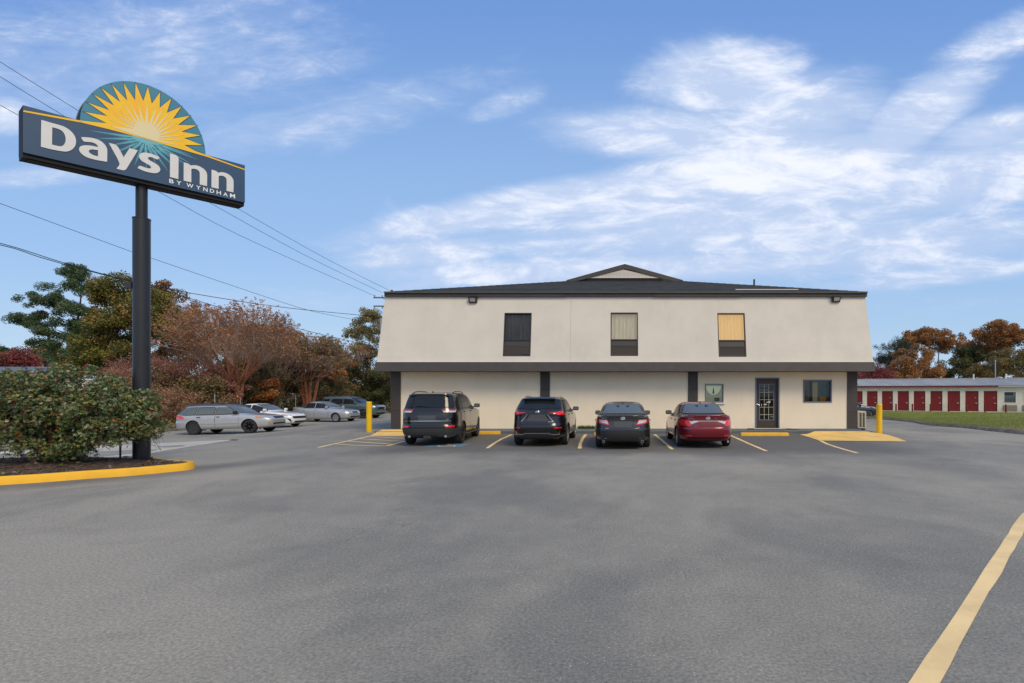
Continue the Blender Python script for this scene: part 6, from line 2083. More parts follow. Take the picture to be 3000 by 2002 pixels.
# low grey-roofed building far left
fb = thing('distant_building', 'low building with a blue grey roof seen far off over the berry bush', 'building', (xof(70, 80), 80, -.6))
fo = Vector(fb.location)
mb = MB(); mb.box(Vector((xof(-300, 80), 80, -.6)) - fo, Vector((xof(160, 80), 92, 4.0)) - fo); mb.build('wall', M_swall, fb)
mb = MB(); zr0, zr1 = zof(1093, 79.5), zof(1075, 83)
mb.add([Vector(v_) - fo for v_ in ((xof(-300, 79.5), 79.5, zr0), (xof(163, 79.5), 79.5, zr0), (xof(163, 83), 83, zr1), (xof(-300, 83), 83, zr1), (xof(-300, 83), 93, zr0), (xof(163, 83), 93, zr0))], [(0, 1, 2, 3), (3, 2, 5, 4)])
mb.build('roof', mat('slate_roof', (.12, .14, .17), .7), fb)
for px in (10, 60, 110): MB().box(Vector((xof(px, 79.9), 79.9, 1.2)) - fo, Vector((xof(px + 18, 79.9), 80.05, 2.4)) - fo).build('window', M_autog, fb)

# ---------------------------------------------------------------- trees and shrubs
M_leaf = leaf_mat('leaves', .65, .3)
M_needle = leaf_mat('needles', .7, .12)
M_bark = mat('bark_brown', (.13, .095, .07), .95, var=.45, vscale=4, bump=.8, bscale=14, stretch=(3, 3, .5))
M_barkr = mat('bark_red', (.34, .125, .07), .85, var=.45, vscale=4, bump=.5, bscale=14, stretch=(3, 3, .5))
M_twig = mat('twig', (.38, .25, .18), .95, var=.3, vscale=5)
M_twigr = mat('twig_red', (.38, .19, .13), .95, var=.35, vscale=3)


def leaf_cloud(cl, n, size, cols, rs, aspect=.55, droop=0.0, spread=1.0):
    """cl: clump rows x, y, z, r ; n leaves in all ; cols: palette with weights; returns quads and colours"""
    cl = np.array(cl, float)
    w = cl[:, 3] ** 2; w = w / w.sum()
    k = rs.choice(len(cl), n, p=w)
    d = rs.normal(size=(n, 3)); d /= np.linalg.norm(d, axis=1)[:, None]
    rad = cl[k, 3] * (rs.rand(n) ** .45) * spread
    p = cl[k, :3] + d * rad[:, None] * np.array([1, 1, .78])
    a = rs.normal(size=(n, 3)); a[:, 2] -= droop; a /= np.linalg.norm(a, axis=1)[:, None]
    b = np.cross(a, rs.normal(size=(n, 3))); b /= np.linalg.norm(b, axis=1)[:, None]
    s = size * (.55 + .9 * rs.rand(n))
    A = a * s[:, None] / 2; B = b * s[:, None] * aspect / 2
    V = np.stack([p - A, p + B * 1.0 - A * .1, p + A, p - B - A * .1], 1)
    pal = np.array([c for c, _ in cols], float); pw = np.array([q for _, q in cols], float); pw /= pw.sum()
    ck = rs.choice(len(pal), len(cl), p=pw)                      # each clump leans to one tone
    own = rs.choice(len(pal), n, p=pw)
    base = np.where((rs.rand(n) < .55)[:, None], pal[ck[k]], pal[own])
    base = base * (.6 + .75 * rs.rand(n))[:, None]
    return V, base


def strands(segs, n=4):
    """many thin tapering tubes as one mesh; segs rows: p0, p1, r0, r1"""
    mb = MB()
    for (a, b, r0, r1) in segs:
        a, b = Vector(a), Vector(b)
        d = b - a
        if d.length < 1e-4: continue
        d.normalize(); x = d.orthogonal().normalized(); y = d.cross(x)
        vs = [a + (x * math.cos(2 * math.pi * j / n) + y * math.sin(2 * math.pi * j / n)) * r0 for j in range(n)] + \
             [b + (x * math.cos(2 * math.pi * j / n) + y * math.sin(2 * math.pi * j / n)) * r1 for j in range(n)]
        mb.add(vs, [(j, (j + 1) % n, n + (j + 1) % n, n + j) for j in range(n)])
    return mb


def clumps(ells, per, rs, rr=(.35, .9), shell=.55):
    out = []
    for (cx, cy, cz, rx, ry, rzz, k) in ells:
        for _ in range(int(per * k)):
            d = rs.normal(size=3); d /= np.linalg.norm(d)
            t = shell + (1 - shell) * rs.rand() ** .7 if rs.rand() < .8 else rs.rand()
            t *= rs.uniform(.78, 1.22)
            out.append((cx + d[0] * rx * t, cy + d[1] * ry * t, cz + d[2] * rzz * t, rs.uniform(*rr)))
    return out


def tree(name, label, base, ells, nleaf, size, cols, seed, per=22, rr=(.35, .9), trunk=.22, trunk_h=.35, bark=None, leafm=None, aspect=.55, cat='tree', group=None,
         lean=(0, 0), shell=.5, stems=1, twigs=0, twig_m=None, droop=0, limb=1.0, clusterbranch=True):
    rs = np.random.RandomState(seed)
    t = thing(name, label, cat, base, group=group)
    cl = clumps(ells, per, rs, rr, shell)
    top = max(e[2] + e[5] for e in ells)
    segs = []
    stem_tops = []
    for s_ in range(stems):
        a = 2 * math.pi * s_ / max(1, stems) + rs.rand()
        o0 = np.array([0, 0, 0.]) if stems == 1 else np.array([math.cos(a), math.sin(a), 0]) * .22
        pts = [o0 + np.array([0, 0, -.2])]
        hh = top * trunk_h
        for k in range(1, 6):
            u_ = k / 5
            sp_ = .0 if stems == 1 else .55 * u_
            pts.append(o0 + np.array([lean[0] * u_ + math.cos(a) * sp_ + rs.normal() * .05, lean[1] * u_ + math.sin(a) * sp_ + rs.normal() * .05, hh * u_]))
        r_ = [trunk * (1.25 if k == 0 else 1 - .45 * k / 5) for k in range(6)]
        for k in range(5): segs.append((pts[k], pts[k + 1], r_[k], r_[k + 1]))
        stem_tops.append((pts[-1], r_[-1], pts))
        if stems == 1:                                      # the leader carries on into the crown
            p = pts[-1]; q = np.array([lean[0] * 1.3, lean[1], top * .86])
            prev = p; n_ = 5
            for k in range(1, n_ + 1):
                u_ = k / n_
                nx = p + (q - p) * u_ + rs.normal(size=3) * np.array([.12, .12, .03]) * limb
                segs.append((prev, nx, r_[-1] * (1 - .8 * (k - 1) / n_), r_[-1] * (1 - .8 * u_))); prev = nx
                stem_tops.append((nx, r_[-1] * (1 - .8 * u_), [nx]))
    trunk_o = strands(segs, 9).build('trunk', bark or M_bark, t, smooth=50)
    # limbs to groups of clumps, then branches to each clump
    C_ = np.array([c[:3] for c in cl])
    nk = max(4, len(cl) // 9)
    seeds_ = C_[rs.choice(len(C_), nk, replace=False)]
    bs_ = []
    joints = [np.array(s_[0]) for s_ in stem_tops]; jr = [s_[1] for s_ in stem_tops]
    mids = []
    for q in seeds_:
        # leave the stem below the target
        cost = [np.linalg.norm(q - j) + (3 if j[2] > q[2] - .3 else 0) for j in joints]
        k = int(np.argmin(cost)); j = joints[k]
        e = j + (q - j) * .68
        m_ = (j + e) / 2 + np.array([0, 0, -.06 * np.linalg.norm(q - j)]) + rs.normal(size=3) * .1
        r0 = max(.025, jr[k] * .55)
        bs_.append((j, m_, r0, r0 * .7)); bs_.append((m_, e, r0 * .7, r0 * .42))
        mids.append((e, r0 * .42)); mids.append((m_, r0 * .6))
    M_ = np.array([m_[0] for m_ in mids])
    for c in C_:
        k = int(np.argmin(np.linalg.norm(M_ - c, axis=1)))
        e, r0 = mids[k]
        m_ = (e + c) / 2 + rs.normal(size=3) * .10
        bs_.append((e, m_, r0 * .8, r0 * .4)); bs_.append((m_, c, r0 * .4, .008))
        for _ in range(twigs):
            d = rs.normal(size=3); d[2] = abs(d[2]) * .9 + .35; d /= np.linalg.norm(d)
            l_ = rs.uniform(.3, .95)
            bs_.append((m_ if rs.rand() < .5 else c, c + d * l_, .012, .004))
    o_ = strands(bs_, 4).build('branches', (twig_m or bark or M_bark), t); o_['kind'] = 'stuff'
    if nleaf:
        V, col = leaf_cloud(cl, nleaf, size, cols, rs, aspect, droop)
        big_mesh('foliage', V, 4, leafm or M_leaf, t, col)['kind'] = 'stuff'
    return t


def fan_tree(name, label, base, h, r, seed, nstem=7, ntw=3, leafn=6000, cols=(), trunk=.10, twig_m=None, bark=None, low=1.6, leaf=.07, group=None, z_lo=.3):
    """vase shaped tree: many fluted stems fanning into thin upright twigs"""
    rs = np.random.RandomState(seed)
    t = thing(name, label, 'tree', base, group=group)
    segs, tw, ends = [], [], []
    for s_ in range(nstem):
        a = 2 * math.pi * s_ / nstem + rs.rand() * .5
        p = np.array([math.cos(a), math.sin(a), 0]) * .16 + np.array([0, 0, -.2]); d = np.array([math.cos(a) * .16, math.sin(a) * .16, 1.])
        prev = p; r0 = trunk
        for k in range(3):
            nx = prev + d * (low + .2) / 3 + rs.normal(size=3) * .03; segs.append((prev, nx, r0, r0 * .9)); prev = nx; r0 *= .9
        for b_ in range(4):
            a2 = a + rs.normal() * .55
            tilt = rs.uniform(.15, .95)
            d2 = np.array([math.cos(a2) * tilt, math.sin(a2) * tilt, 1.]); d2 /= np.linalg.norm(d2)
            L = (h - low) * rs.uniform(.65, 1.0)
            p1 = prev + d2 * L * .4 + rs.normal(size=3) * .08; segs.append((prev, p1, r0 * .6, r0 * .4))
            for c_ in range(4):
                d3 = d2 + rs.normal(size=3) * .30; d3[2] = abs(d3[2]); d3 /= np.linalg.norm(d3)
                p2 = p1 + d3 * L * .34; tw.append((p1, p2, r0 * .32, .014))
                for e_ in range(5):
                    d4 = d3 + rs.normal(size=3) * .36; d4[2] = abs(d4[2]) + .1; d4 /= np.linalg.norm(d4)
                    p3 = p2 - d3 * L * .10 * rs.rand() + d4 * L * .22; tw.append((p2, p3, .013, .008))
                    for f_ in range(ntw):
                        d5 = d4 + rs.normal(size=3) * .42; d5 /= np.linalg.norm(d5)
                        q = p3 - (p3 - p2) * rs.rand() * .6
                        p4 = q + d5 * L * rs.uniform(.07, .17); tw.append((q, p4, .008, .004)); ends.append(p4)
    # keep the outline a rounded fan
    strands(segs, 7).build('trunk', bark or M_barkr, t, smooth=50)
    strands(tw, 3).build('branches', twig_m or M_twig, t)['kind'] = 'stuff'
    if leafn:
        E = np.array(ends); k = rs.choice(len(E), leafn)
        cl = np.concatenate([E[k], np.full((leafn, 1), .14)], 1)
        V, col = leaf_cloud(cl, leafn, leaf, cols, rs, .6)
        big_mesh('foliage', V, 4, M_leaf, t, col)['kind'] = 'stuff'
    return t


DG = [((.045, .080, .032), 3), ((.068, .105, .045), 2), ((.10, .135, .07), 1)]
YG = [((.20, .165, .035), 2), ((.12, .125, .030), 3), ((.28, .17, .05), 2), ((.07, .08, .025), 2)]
OR = [((.36, .13, .040), 3), ((.27, .115, .045), 3), ((.44, .20, .065), 1.5), ((.16, .09, .045), 1.5)]
BR = [((.25, .145, .085), 3), ((.19, .115, .072), 3), ((.32, .18, .09), 1), ((.14, .095, .05), 1)]
RB = [((.25, .115, .085), 3), ((.19, .095, .070), 3), ((.32, .15, .09), 1)]
UN = [((.085, .085, .035), 3), ((.13, .10, .045), 2), ((.20, .115, .055), 1.8), ((.055, .06, .028), 2)]


def _up(p, k): return [(tuple(min(.62, c * k) for c in col), w) for col, w in p]
DG, YG, OR, BR, RB, UN = _up(DG, 1.35), _up(YG, 1.35), _up(OR, 1.35), _up(BR, 1.7), _up(RB, 1.5), _up(UN, 1.9)


def base_at(px, Y, z=-.2): return Vector((xof(px, Y), Y, z))
def elp(px, py, Y, b, rx, rz_, ry=None, k=1.0, dy=0.0):
    """crown lobe given by its middle in the picture and its radii in pixels, at distance Y"""
    s_ = Y / F
    p = P(px, py, Y) - Vector(b)
    return (p.x, dy, p.z, rx * s_, (ry or rx) * s_ * .9, rz_ * s_, k)


# tall pine, left
Y = 46; b = base_at(228, Y)
tree('pine_tree', 'tall dark green pine with layered boughs, leftmost tall tree', b,
     [elp(215, 800, Y, b, 42, 24, k=.8), elp(235, 845, Y, b, 75, 30, k=1.2), elp(140, 880, Y, b, 60, 22), elp(200, 905, Y, b, 90, 28, k=1.3), elp(90, 935, Y, b, 60, 24), elp(170, 965, Y, b, 85, 26, k=1.1), elp(240, 960, Y, b, 70, 40, k=1.0),
      elp(225, 1040, Y, b, 90, 38, k=1.4), elp(170, 1010, Y, b, 50, 16, k=.6), elp(250, 1010, Y, b, 60, 40)],
     64000, .17, DG, 11, per=24, rr=(.28, .62), trunk=.26, trunk_h=.45, leafm=M_needle, aspect=.28, shell=.35)
# yellow-green and russet tree behind the sign pole
Y = 44; b = base_at(345, Y)
tree('deciduous_tree', 'broad yellow green and russet tree directly behind the black sign pole', b,
     [elp(300, 860, Y, b, 48, 42), elp(385, 850, Y, b, 55, 38), elp(450, 890, Y, b, 55, 50), elp(300, 940, Y, b, 60, 50), elp(390, 940, Y, b, 75, 60, k=1.3), elp(480, 950, Y, b, 50, 45), elp(300, 1030, Y, b, 80, 60, k=1.4), elp(260, 1080, Y, b, 60, 40), elp(380, 1050, Y, b, 70, 60)],
     52000, .17, YG, 12, per=17, rr=(.45, .95), trunk=.2, trunk_h=.3, shell=.4)
Y = 52; b = base_at(470, Y)
tree('deciduous_tree', 'russet tree just right of the black sign pole, partly hidden by it', b,
     [elp(465, 870, Y, b, 60, 45), elp(520, 920, Y, b, 60, 50), elp(440, 960, Y, b, 60, 70), elp(530, 990, Y, b, 60, 60), elp(480, 1060, Y, b, 80, 60)],
     24000, .18, [((.26, .15, .05), 3), ((.18, .12, .045), 3), ((.32, .15, .055), 2)], 13, per=14, rr=(.5, 1.0), trunk=.2, shell=.4)
# red brown hedge-like mass
for i, (px, py, rx, rz_, Y) in enumerate(((430, 1100, 95, 60, 36), (560, 1120, 100, 75, 37), (400, 1175, 70, 60, 34), (520, 1190, 120, 50, 35))):
    b = base_at(px, Y, -.3)
    tree('shrub', ['tall reddish brown twiggy shrub right of the sign pole, behind it', 'broad reddish brown twiggy shrub behind the silver estate car', 'olive brown shrub just right of the berry bush', 'low brown thicket behind the tail of the silver estate car'][i], b,
         [elp(px, py, Y, b, rx, rz_), elp(px - 20, py + 40, Y, b, rx * 1.0, rz_)], 20000, .085, RB if i < 2 else BR, 20 + i, per=34, rr=(.35, .75), trunk=.07, trunk_h=.3, stems=4, twigs=7, twig_m=M_twigr, cat='shrub', group='brown shrubs behind the left kerb', shell=.5)
# crape myrtles: bare fans over fluted red trunks
Y = 38.5
fan_tree('crape_myrtle', 'large bare vase-shaped tree with fluted red trunk behind the silver estate', base_at(688, Y), 9.0, 4, 31, 8, 3, 16000, BR + OR, .15, low=2.6, leaf=.10)
Y = 47
fan_tree('crape_myrtle', 'dark bushy vase-shaped tree with orange red stems behind the silver sedan', base_at(905, Y), 7.4, 3, 32, 7, 3, 16000, BR + UN, .17, low=3.0, leaf=.12)
Y = 44
fan_tree('crape_myrtle', 'thin bare vase-shaped tree between the two red-trunked trees', base_at(800, Y), 8.0, 3, 33, 5, 3, 3000, BR, .06, low=1.2, leaf=.10)
Y = 52
fan_tree('bare_tree', 'bare grey brown tree top behind the large red-trunked tree', base_at(590, Y), 11.2, 3, 34, 6, 3, 9000, BR + OR, .10, low=2.5, leaf=.12)
fan_tree('bare_tree', 'bare brown tree at the dip in the tree line left of the motel', base_at(985, 58), 8.2, 3, 35, 6, 3, 9000, BR + OR, .10, low=2.5, leaf=.12)
fan_tree('bare_tree', 'bare russet tree leaning over the white sedan', base_at(770, 50), 9.4, 3, 36, 6, 3, 11000, OR, .10, low=2.5, leaf=.12)
for i, (px, py, rx, rz_, Y) in enumerate(((640, 1010, 120, 90, 52), (760, 1010, 90, 70, 55), (850, 1030, 90, 60, 58), (960, 1050, 80, 60, 62), (560, 1000, 70, 60, 50))):
    b = base_at(px, Y, -.3)
    tree('bare_tree', ['hazy brown twiggy tree behind the largest fluted trunk', 'hazy brown twiggy tree behind the white sedan', 'hazy brown twiggy tree behind the silver sedan', 'hazy brown twiggy tree behind the teal SUV', 'hazy brown twiggy tree right of the sign pole top hedge'][i], b,
         [elp(px, py, Y, b, rx, rz_), elp(px, py + 60, Y, b, rx, rz_)], 12000, .10, BR, 120 + i, per=36, rr=(.5, 1.1), trunk=.12, trunk_h=.3, stems=2, twigs=9, twig_m=M_twig, group='hazy brown trees behind the left kerb', shell=.4)
# orange foliage low in front of the trunks
for i, (px, py, rx, rz_, Y, cc) in enumerate(((610, 1110, 50, 26, 38, OR), (775, 1135, 60, 42, 41, OR), (650, 1150, 60, 40, 38, RB), (985, 1085, 55, 50, 52, OR), (860, 1120, 55, 35, 48, OR), (1090, 1150, 26, 40, 58, RB))):
    b = base_at(px, Y, -.3)
    tree('shrub', ['small orange leaved shrub low left of the fluted trunk', 'orange red leaved shrub above the white sedan roof', 'reddish leaved shrub at the foot of the fluted trunk', 'bright russet shrub right of the second red trunk', 'orange leaved shrub left of the second red trunk', 'thin reddish sapling beside the motel corner'][i], b,
         [elp(px, py, Y, b, rx, rz_)], 5000, .15, cc, 40 + i, per=16, rr=(.25, .55), trunk=.05, stems=2, cat='shrub', group='orange leaved shrubs among the trunks', shell=.2)
# tree at the left corner of the motel
Y = 60; b = base_at(1085, Y)
tree('deciduous_tree', 'thin pale olive tree rising beside the left end of the motel', b,
     [elp(1085, 930, Y, b, 34, 32), elp(1050, 975, Y, b, 42, 32), elp(1115, 970, Y, b, 45, 42), elp(1075, 1020, Y, b, 60, 40)],
     15000, .17, [((.26, .25, .11), 3), ((.36, .31, .14), 2), ((.16, .17, .075), 2), ((.42, .28, .12), 1)], 14, per=17, rr=(.35, .8), trunk=.14, trunk_h=.4, shell=.4)
b = base_at(1075, 57)
tree('deciduous_tree', 'dark green and olive bushy tree next to the left motel column', b,
     [elp(1070, 1090, 57, b, 65, 55), elp(1120, 1120, 57, b, 50, 70), elp(1040, 1150, 57, b, 60, 50), elp(1110, 1180, 57, b, 60, 40)], 26000, .16, [((.06, .075, .03), 3), ((.10, .12, .035), 2), ((.18, .11, .05), 1.5)], 15, per=17, rr=(.45, .95), trunk=.14, shell=.35)
# dark understorey behind the row of cars
for i, px in enumerate((375, 470, 575, 670, 760, 850, 930, 1010, 1075, 1130)):
    Y = min(64, max(36, F * 30.5 / (XP - px) * .97)); b = base_at(px, Y, -.3)
    tree('understorey_shrub', 'dark tangled undergrowth ' + ['left of the silver estate, next to the berry bush', 'behind the tail of the silver estate', 'behind the middle of the silver estate', 'behind the bonnet of the silver estate', 'behind the white sedan', 'behind the silver sedan boot', 'behind the silver sedan roof', 'behind the teal SUV tail', 'behind the teal SUV nose', 'between the teal SUV and the motel column'][i], b,
         [elp(px, 1175 if i < 3 else 1150, Y, b, 75, 62, k=1.3), elp(px + 20, 1100 if i > 2 else 1140, Y, b, 60, 50)], 15000, .13, UN, 60 + i, per=20, rr=(.5, 1.0), trunk=.06, stems=3, twigs=3, cat='shrub', group='dark undergrowth behind the parked cars', shell=.3)
# far colour at the very left
for i, (px, py, rx, rz_, Y, cc) in enumerate(((20, 1065, 75, 30, 95, OR), (60, 1060, 40, 34, 90, [((.26, .06, .055), 2), ((.20, .07, .05), 1)]), (5, 1035, 45, 18, 130, DG), (110, 1065, 55, 40, 100, [((.22, .17, .09), 2), ((.15, .13, .08), 2)]), (150, 1040, 40, 42, 105, [((.25, .15, .04), 2), ((.16, .12, .05), 2)]))):
    b = base_at(px, Y, -.5)
    tree('distant_tree', ['orange tree far off at the left edge', 'crimson tree far off near the left edge', 'dark green rounded tree top at the left edge', 'pale yellowish tree far off behind the street lamp', 'golden tree far off behind the pine'][i], b,
         [elp(px, py, Y, b, rx, rz_), elp(px, py + 25, Y, b, rx, rz_)], 9000, .34, cc, 80 + i, per=20, rr=(.8, 1.6), trunk=.2, group='distant autumn trees at the left')
BO_ = 0
# right-hand trees beyond the storage building
BO = [((.27, .125, .042), 3), ((.21, .105, .04), 3), ((.33, .16, .05), 1.5), ((.13, .08, .035), 1.5)]
RT = [
    ('pine_tree', 'dark green pine, leftmost tree beyond the storage building', 2605, 84, [(2610, 1030, 38, 30), (2590, 1050, 26, 16), (2640, 1020, 30, 26), (2600, 1070, 30, 20)], 15000, [((.030, .042, .030), 3), ((.045, .058, .042), 2)], .26, .2, M_needle),
    ('deciduous_tree', 'low dense rust brown tree in front of the pine beyond the storage building', 2665, 74, [(2675, 1055, 60, 45), (2630, 1095, 55, 28), (2715, 1085, 55, 40), (2670, 1105, 90, 25)], 30000, BO, .20, .55, None),
    ('deciduous_tree', 'tall wide rust brown tree with an open crown behind the dense one', 2750, 86, [(2690, 985, 45, 20), (2740, 985, 55, 24), (2785, 1005, 45, 30), (2660, 1000, 30, 18), (2730, 1020, 60, 30)], 26000, BO, .22, .55, None),
    ('deciduous_tree', 'dark green spreading tree right of the dense rust brown tree', 2810, 80, [(2800, 1075, 60, 30), (2850, 1065, 60, 35), (2830, 1095, 80, 20), (2830, 1040, 40, 22)], 22000, [((.055, .062, .022), 3), ((.085, .085, .03), 2), ((.16, .10, .04), 1)], .20, .55, None),
    ('deciduous_tree', 'tall rust brown tree with a domed airy crown near the right edge', 2940, 78, [(2940, 960, 50, 24), (2905, 985, 38, 22), (2980, 985, 45, 30), (2935, 1000, 50, 26)], 24000, BO, .20, .55, None),
    ('deciduous_tree', 'low olive and brown tree below the domed tree at the right', 2940, 72, [(2930, 1070, 60, 35), (2980, 1060, 60, 42), (2890, 1090, 45, 20), (3040, 1070, 70, 40)], 24000, [((.19, .125, .04), 3), ((.12, .10, .038), 2), ((.08, .075, .03), 1)], .20, .55, None),
    ('deciduous_tree', 'brown tree filling the gap between the two tallest right-hand trees', 2860, 82, [(2845, 1025, 50, 26), (2880, 1040, 45, 30)], 12000, BO, .22, .55, None),
    ('deciduous_tree', 'olive tree cut by the right edge of the picture', 3050, 76, [(3050, 1000, 60, 50), (3040, 1050, 70, 50), (3120, 1020, 80, 60)], 16000, [((.19, .125, .04), 3), ((.11, .095, .038), 2)], .22, .55, None),
    ('shrub', 'crimson bush under the right corner of the charcoal band', 2560, 70, [(2560, 1088, 36, 22), (2530, 1100, 40, 14), (2585, 1100, 30, 16)], 9000, [((.20, .045, .05), 3), ((.15, .05, .04), 2)], .17, .55, None),
]
for i, (nm, lab, px, Y, el, n, cc, sz, asp, lm) in enumerate(RT):
    cc = _up(cc, 1.6)
    b = base_at(px, Y, -.2)
    tree(nm, lab, b, [elp(e[0], e[1], Y, b, e[2], e[3]) for e in el], n, sz, cc, 100 + i, per=20, rr=(.45, 1.0), trunk=.22 if nm != 'shrub' else .08, trunk_h=.35, leafm=lm, aspect=asp, shell=.45, cat='shrub' if nm == 'shrub' else 'tree')
# a far wood closes the horizon
rs = np.random.RandomState(9)
cl = []
for i in range(420):
    x = rs.uniform(-330, 330); y = 185 + rs.uniform(0, 30) - abs(x) * .12
    cl.append((x, y, rs.uniform(1.0, 5.5 + 2 * math.sin(x * .05)), rs.uniform(2.2, 4.2)))
V, col = leaf_cloud(cl, 60000, 1.1, UN + BR + DG, rs, .7)
tag(big_mesh('distant_wood', V, 4, M_leaf, None, col), 'far low wood closing the horizon behind everything', 'wood', kind='stuff')

# ---------------------------------------------------------------- berry bush in the island
bb = thing('berry_bush', 'wide evergreen bush full of red berries growing round the foot of the sign pole', 'bush', (-13.4, 12.2, .15))
bo = np.array([-13.4, 12.2, .15])
rs = np.random.RandomState(21)
Yb = 12.0
LB = [(-80, 1165, 110, 80), (40, 1160, 110, 78), (150, 1150, 110, 72), (240, 1145, 110, 66), (330, 1185, 90, 68), (400, 1215, 66, 58), (420, 1245, 52, 42), (100, 1230, 150, 62), (250, 1235, 120, 62), (340, 1255, 90, 36), (180, 1290, 85, 46), (165, 1325, 62, 26), (120, 1305, 60, 34), (235, 1305, 45, 36), (60, 1290, 70, 24), (330, 1285, 60, 20), (-60, 1240, 120, 60), (60, 1270, 90, 30), (440, 1210, 28, 40), (415, 1180, 40, 34)]
cl = []
for (px, py, rx, rz_) in LB:
    dd = rs.uniform(-.2, .2)
    c = P(px, py, Yb + dd); s_ = Yb / F
    for _ in range(int(rx * rz_ / 110)):
        d = rs.normal(size=3); d /= np.linalg.norm(d); t_ = rs.uniform(.55, 1.0)
        p = np.array([c.x + d[0] * rx * s_ * t_, c.y + d[1] * min(.95, rx * s_) * t_ * 1.1, c.z + d[2] * rz_ * s_ * t_])
        if p[2] < .22: continue
        cl.append((*p, rs.uniform(.10, .22)))
        if d[2] > .2 and rs.rand() < .55: cl.append((p[0], p[1], p[2] + rs.uniform(.06, .14), .06))
cl = np.array(cl)
print('bush clumps', len(cl))


def whorls(cl, n, rs):
    """rosettes of five long leaves round each twig end"""
    k = rs.choice(len(cl), n, p=cl[:, 3] ** 1.6 / (cl[:, 3] ** 1.6).sum())
    d = rs.normal(size=(n, 3)); d[:, 2] = d[:, 2] * .8 + .25; d /= np.linalg.norm(d, axis=1)[:, None]
    p = cl[k, :3] + d * (cl[k, 3] * (.55 + .45 * rs.rand(n)))[:, None]
    ax_ = d + rs.normal(size=(n, 3)) * .35 + np.array([0, 0, .35]); ax_ /= np.linalg.norm(ax_, axis=1)[:, None]
    t1 = np.cross(ax_, np.array([.3, .5, .81])); t1 /= np.linalg.norm(t1, axis=1)[:, None]; t2 = np.cross(ax_, t1)
    Vs, Cs = [], []
    shade = np.array([(.15, .185, .075), (.065, .115, .038), (.29, .31, .18), (.25, .25, .045)])
    pick = rs.choice(4, n, p=[.36, .36, .16, .12])
    tone = shade[pick] * (.75 + .5 * rs.rand(n))[:, None]
    for j in range(6):
        a = 2 * np.pi * j / 6 + rs.rand(n) * .7
        dr = t1 * np.cos(a)[:, None] + t2 * np.sin(a)[:, None]
        up_ = (.25 + .5 * rs.rand(n))[:, None]
        L = (.030 + .022 * rs.rand(n))[:, None]; w_ = .0065 + .004 * rs.rand(n)[:, None]
        e = dr + ax_ * up_; e /= np.linalg.norm(e, axis=1)[:, None]
        sd = np.cross(e, ax_); sd /= np.linalg.norm(sd, axis=1)[:, None]
        Vs.append(np.stack([p, p + e * L * .55 + sd * w_, p + e * L - ax_ * L * .12, p + e * L * .55 - sd * w_], 1))
        Cs.append(tone * (.85 + .3 * rs.rand(n))[:, None])
    return np.concatenate(Vs), np.concatenate(Cs), p


V, col, pp = whorls(cl, 36000, rs)
V -= bo
M_bush = leaf_mat('bush_leaf', .45, .12)
tag(big_mesh('foliage', V, 4, M_bush, bb, col), kind='stuff')
# berries in bunches, lying near the outer leaves
k = rs.choice(len(pp), 1500)
ico = bmesh.new(); bmesh.ops.create_icosphere(ico, subdivisions=1, radius=1)
iv = np.array([v_.co[:] for v_ in ico.verts]); if_ = [[v_.index for v_ in f_.verts] for f_ in ico.faces]; ico.free()
mb = MB()
for q in k:
    for _ in range(rs.randint(2, 5)):
        c = pp[q] + rs.normal(size=3) * .014 - bo + np.array([0, -.01, 0]); r_ = rs.uniform(.009, .015)
        mb.add([tuple(v_ * r_ + c) for v_ in iv], if_)
o_ = mb.build('berries', mat('berry_red', (.46, .012, .010), .3, coat=.5), bb); o_['kind'] = 'stuff'
# stems
segs = []
for (px, py) in ((180, 1340), (150, 1342), (215, 1338), (195, 1345), (170, 1338)):
    b_ = P(px, py, 12.25); b_ = np.array(b_) - bo; b_[2] = -.02
    for _ in range(9):
        t_ = cl[rs.randint(len(cl)), :3] - bo
        if np.linalg.norm((t_ - b_)[:2]) > 1.7: continue
        m_ = b_ + (t_ - b_) * .5 + rs.normal(size=3) * .12 + np.array([0, 0, .1])
        segs += [(b_, m_, .03, .017), (m_, t_, .017, .006)]
for c in cl[::3]:
    c = c[:3] - bo; q = c + rs.normal(size=3) * .25; q[2] = max(.2, c[2] - abs(q[2] - c[2]))
    segs.append((q, c, .007, .003))
for _ in range(10):                                      # bare twigs hanging at the right end
    c = np.array(P(rs.uniform(430, 480), rs.uniform(1240, 1280), 12.0)) - bo
    e = c + np.array([rs.uniform(-.02, .22), 0, rs.uniform(-.45, -.1)])
    segs.append((c, e, .004, .002))
strands(segs, 5).build('stems', mat('bush_bark', (.085, .060, .045), .9), bb)
# dark inner mass of leaves
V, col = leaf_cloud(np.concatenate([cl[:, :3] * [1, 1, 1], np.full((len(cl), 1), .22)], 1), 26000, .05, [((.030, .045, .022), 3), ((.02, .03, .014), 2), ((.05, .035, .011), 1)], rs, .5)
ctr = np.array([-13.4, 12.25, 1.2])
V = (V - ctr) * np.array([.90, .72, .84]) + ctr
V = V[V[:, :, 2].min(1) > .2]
tag(big_mesh('inner_leaves', V - bo, 4, M_bush, bb, np.resize(col, (len(V), 3))), kind='stuff')
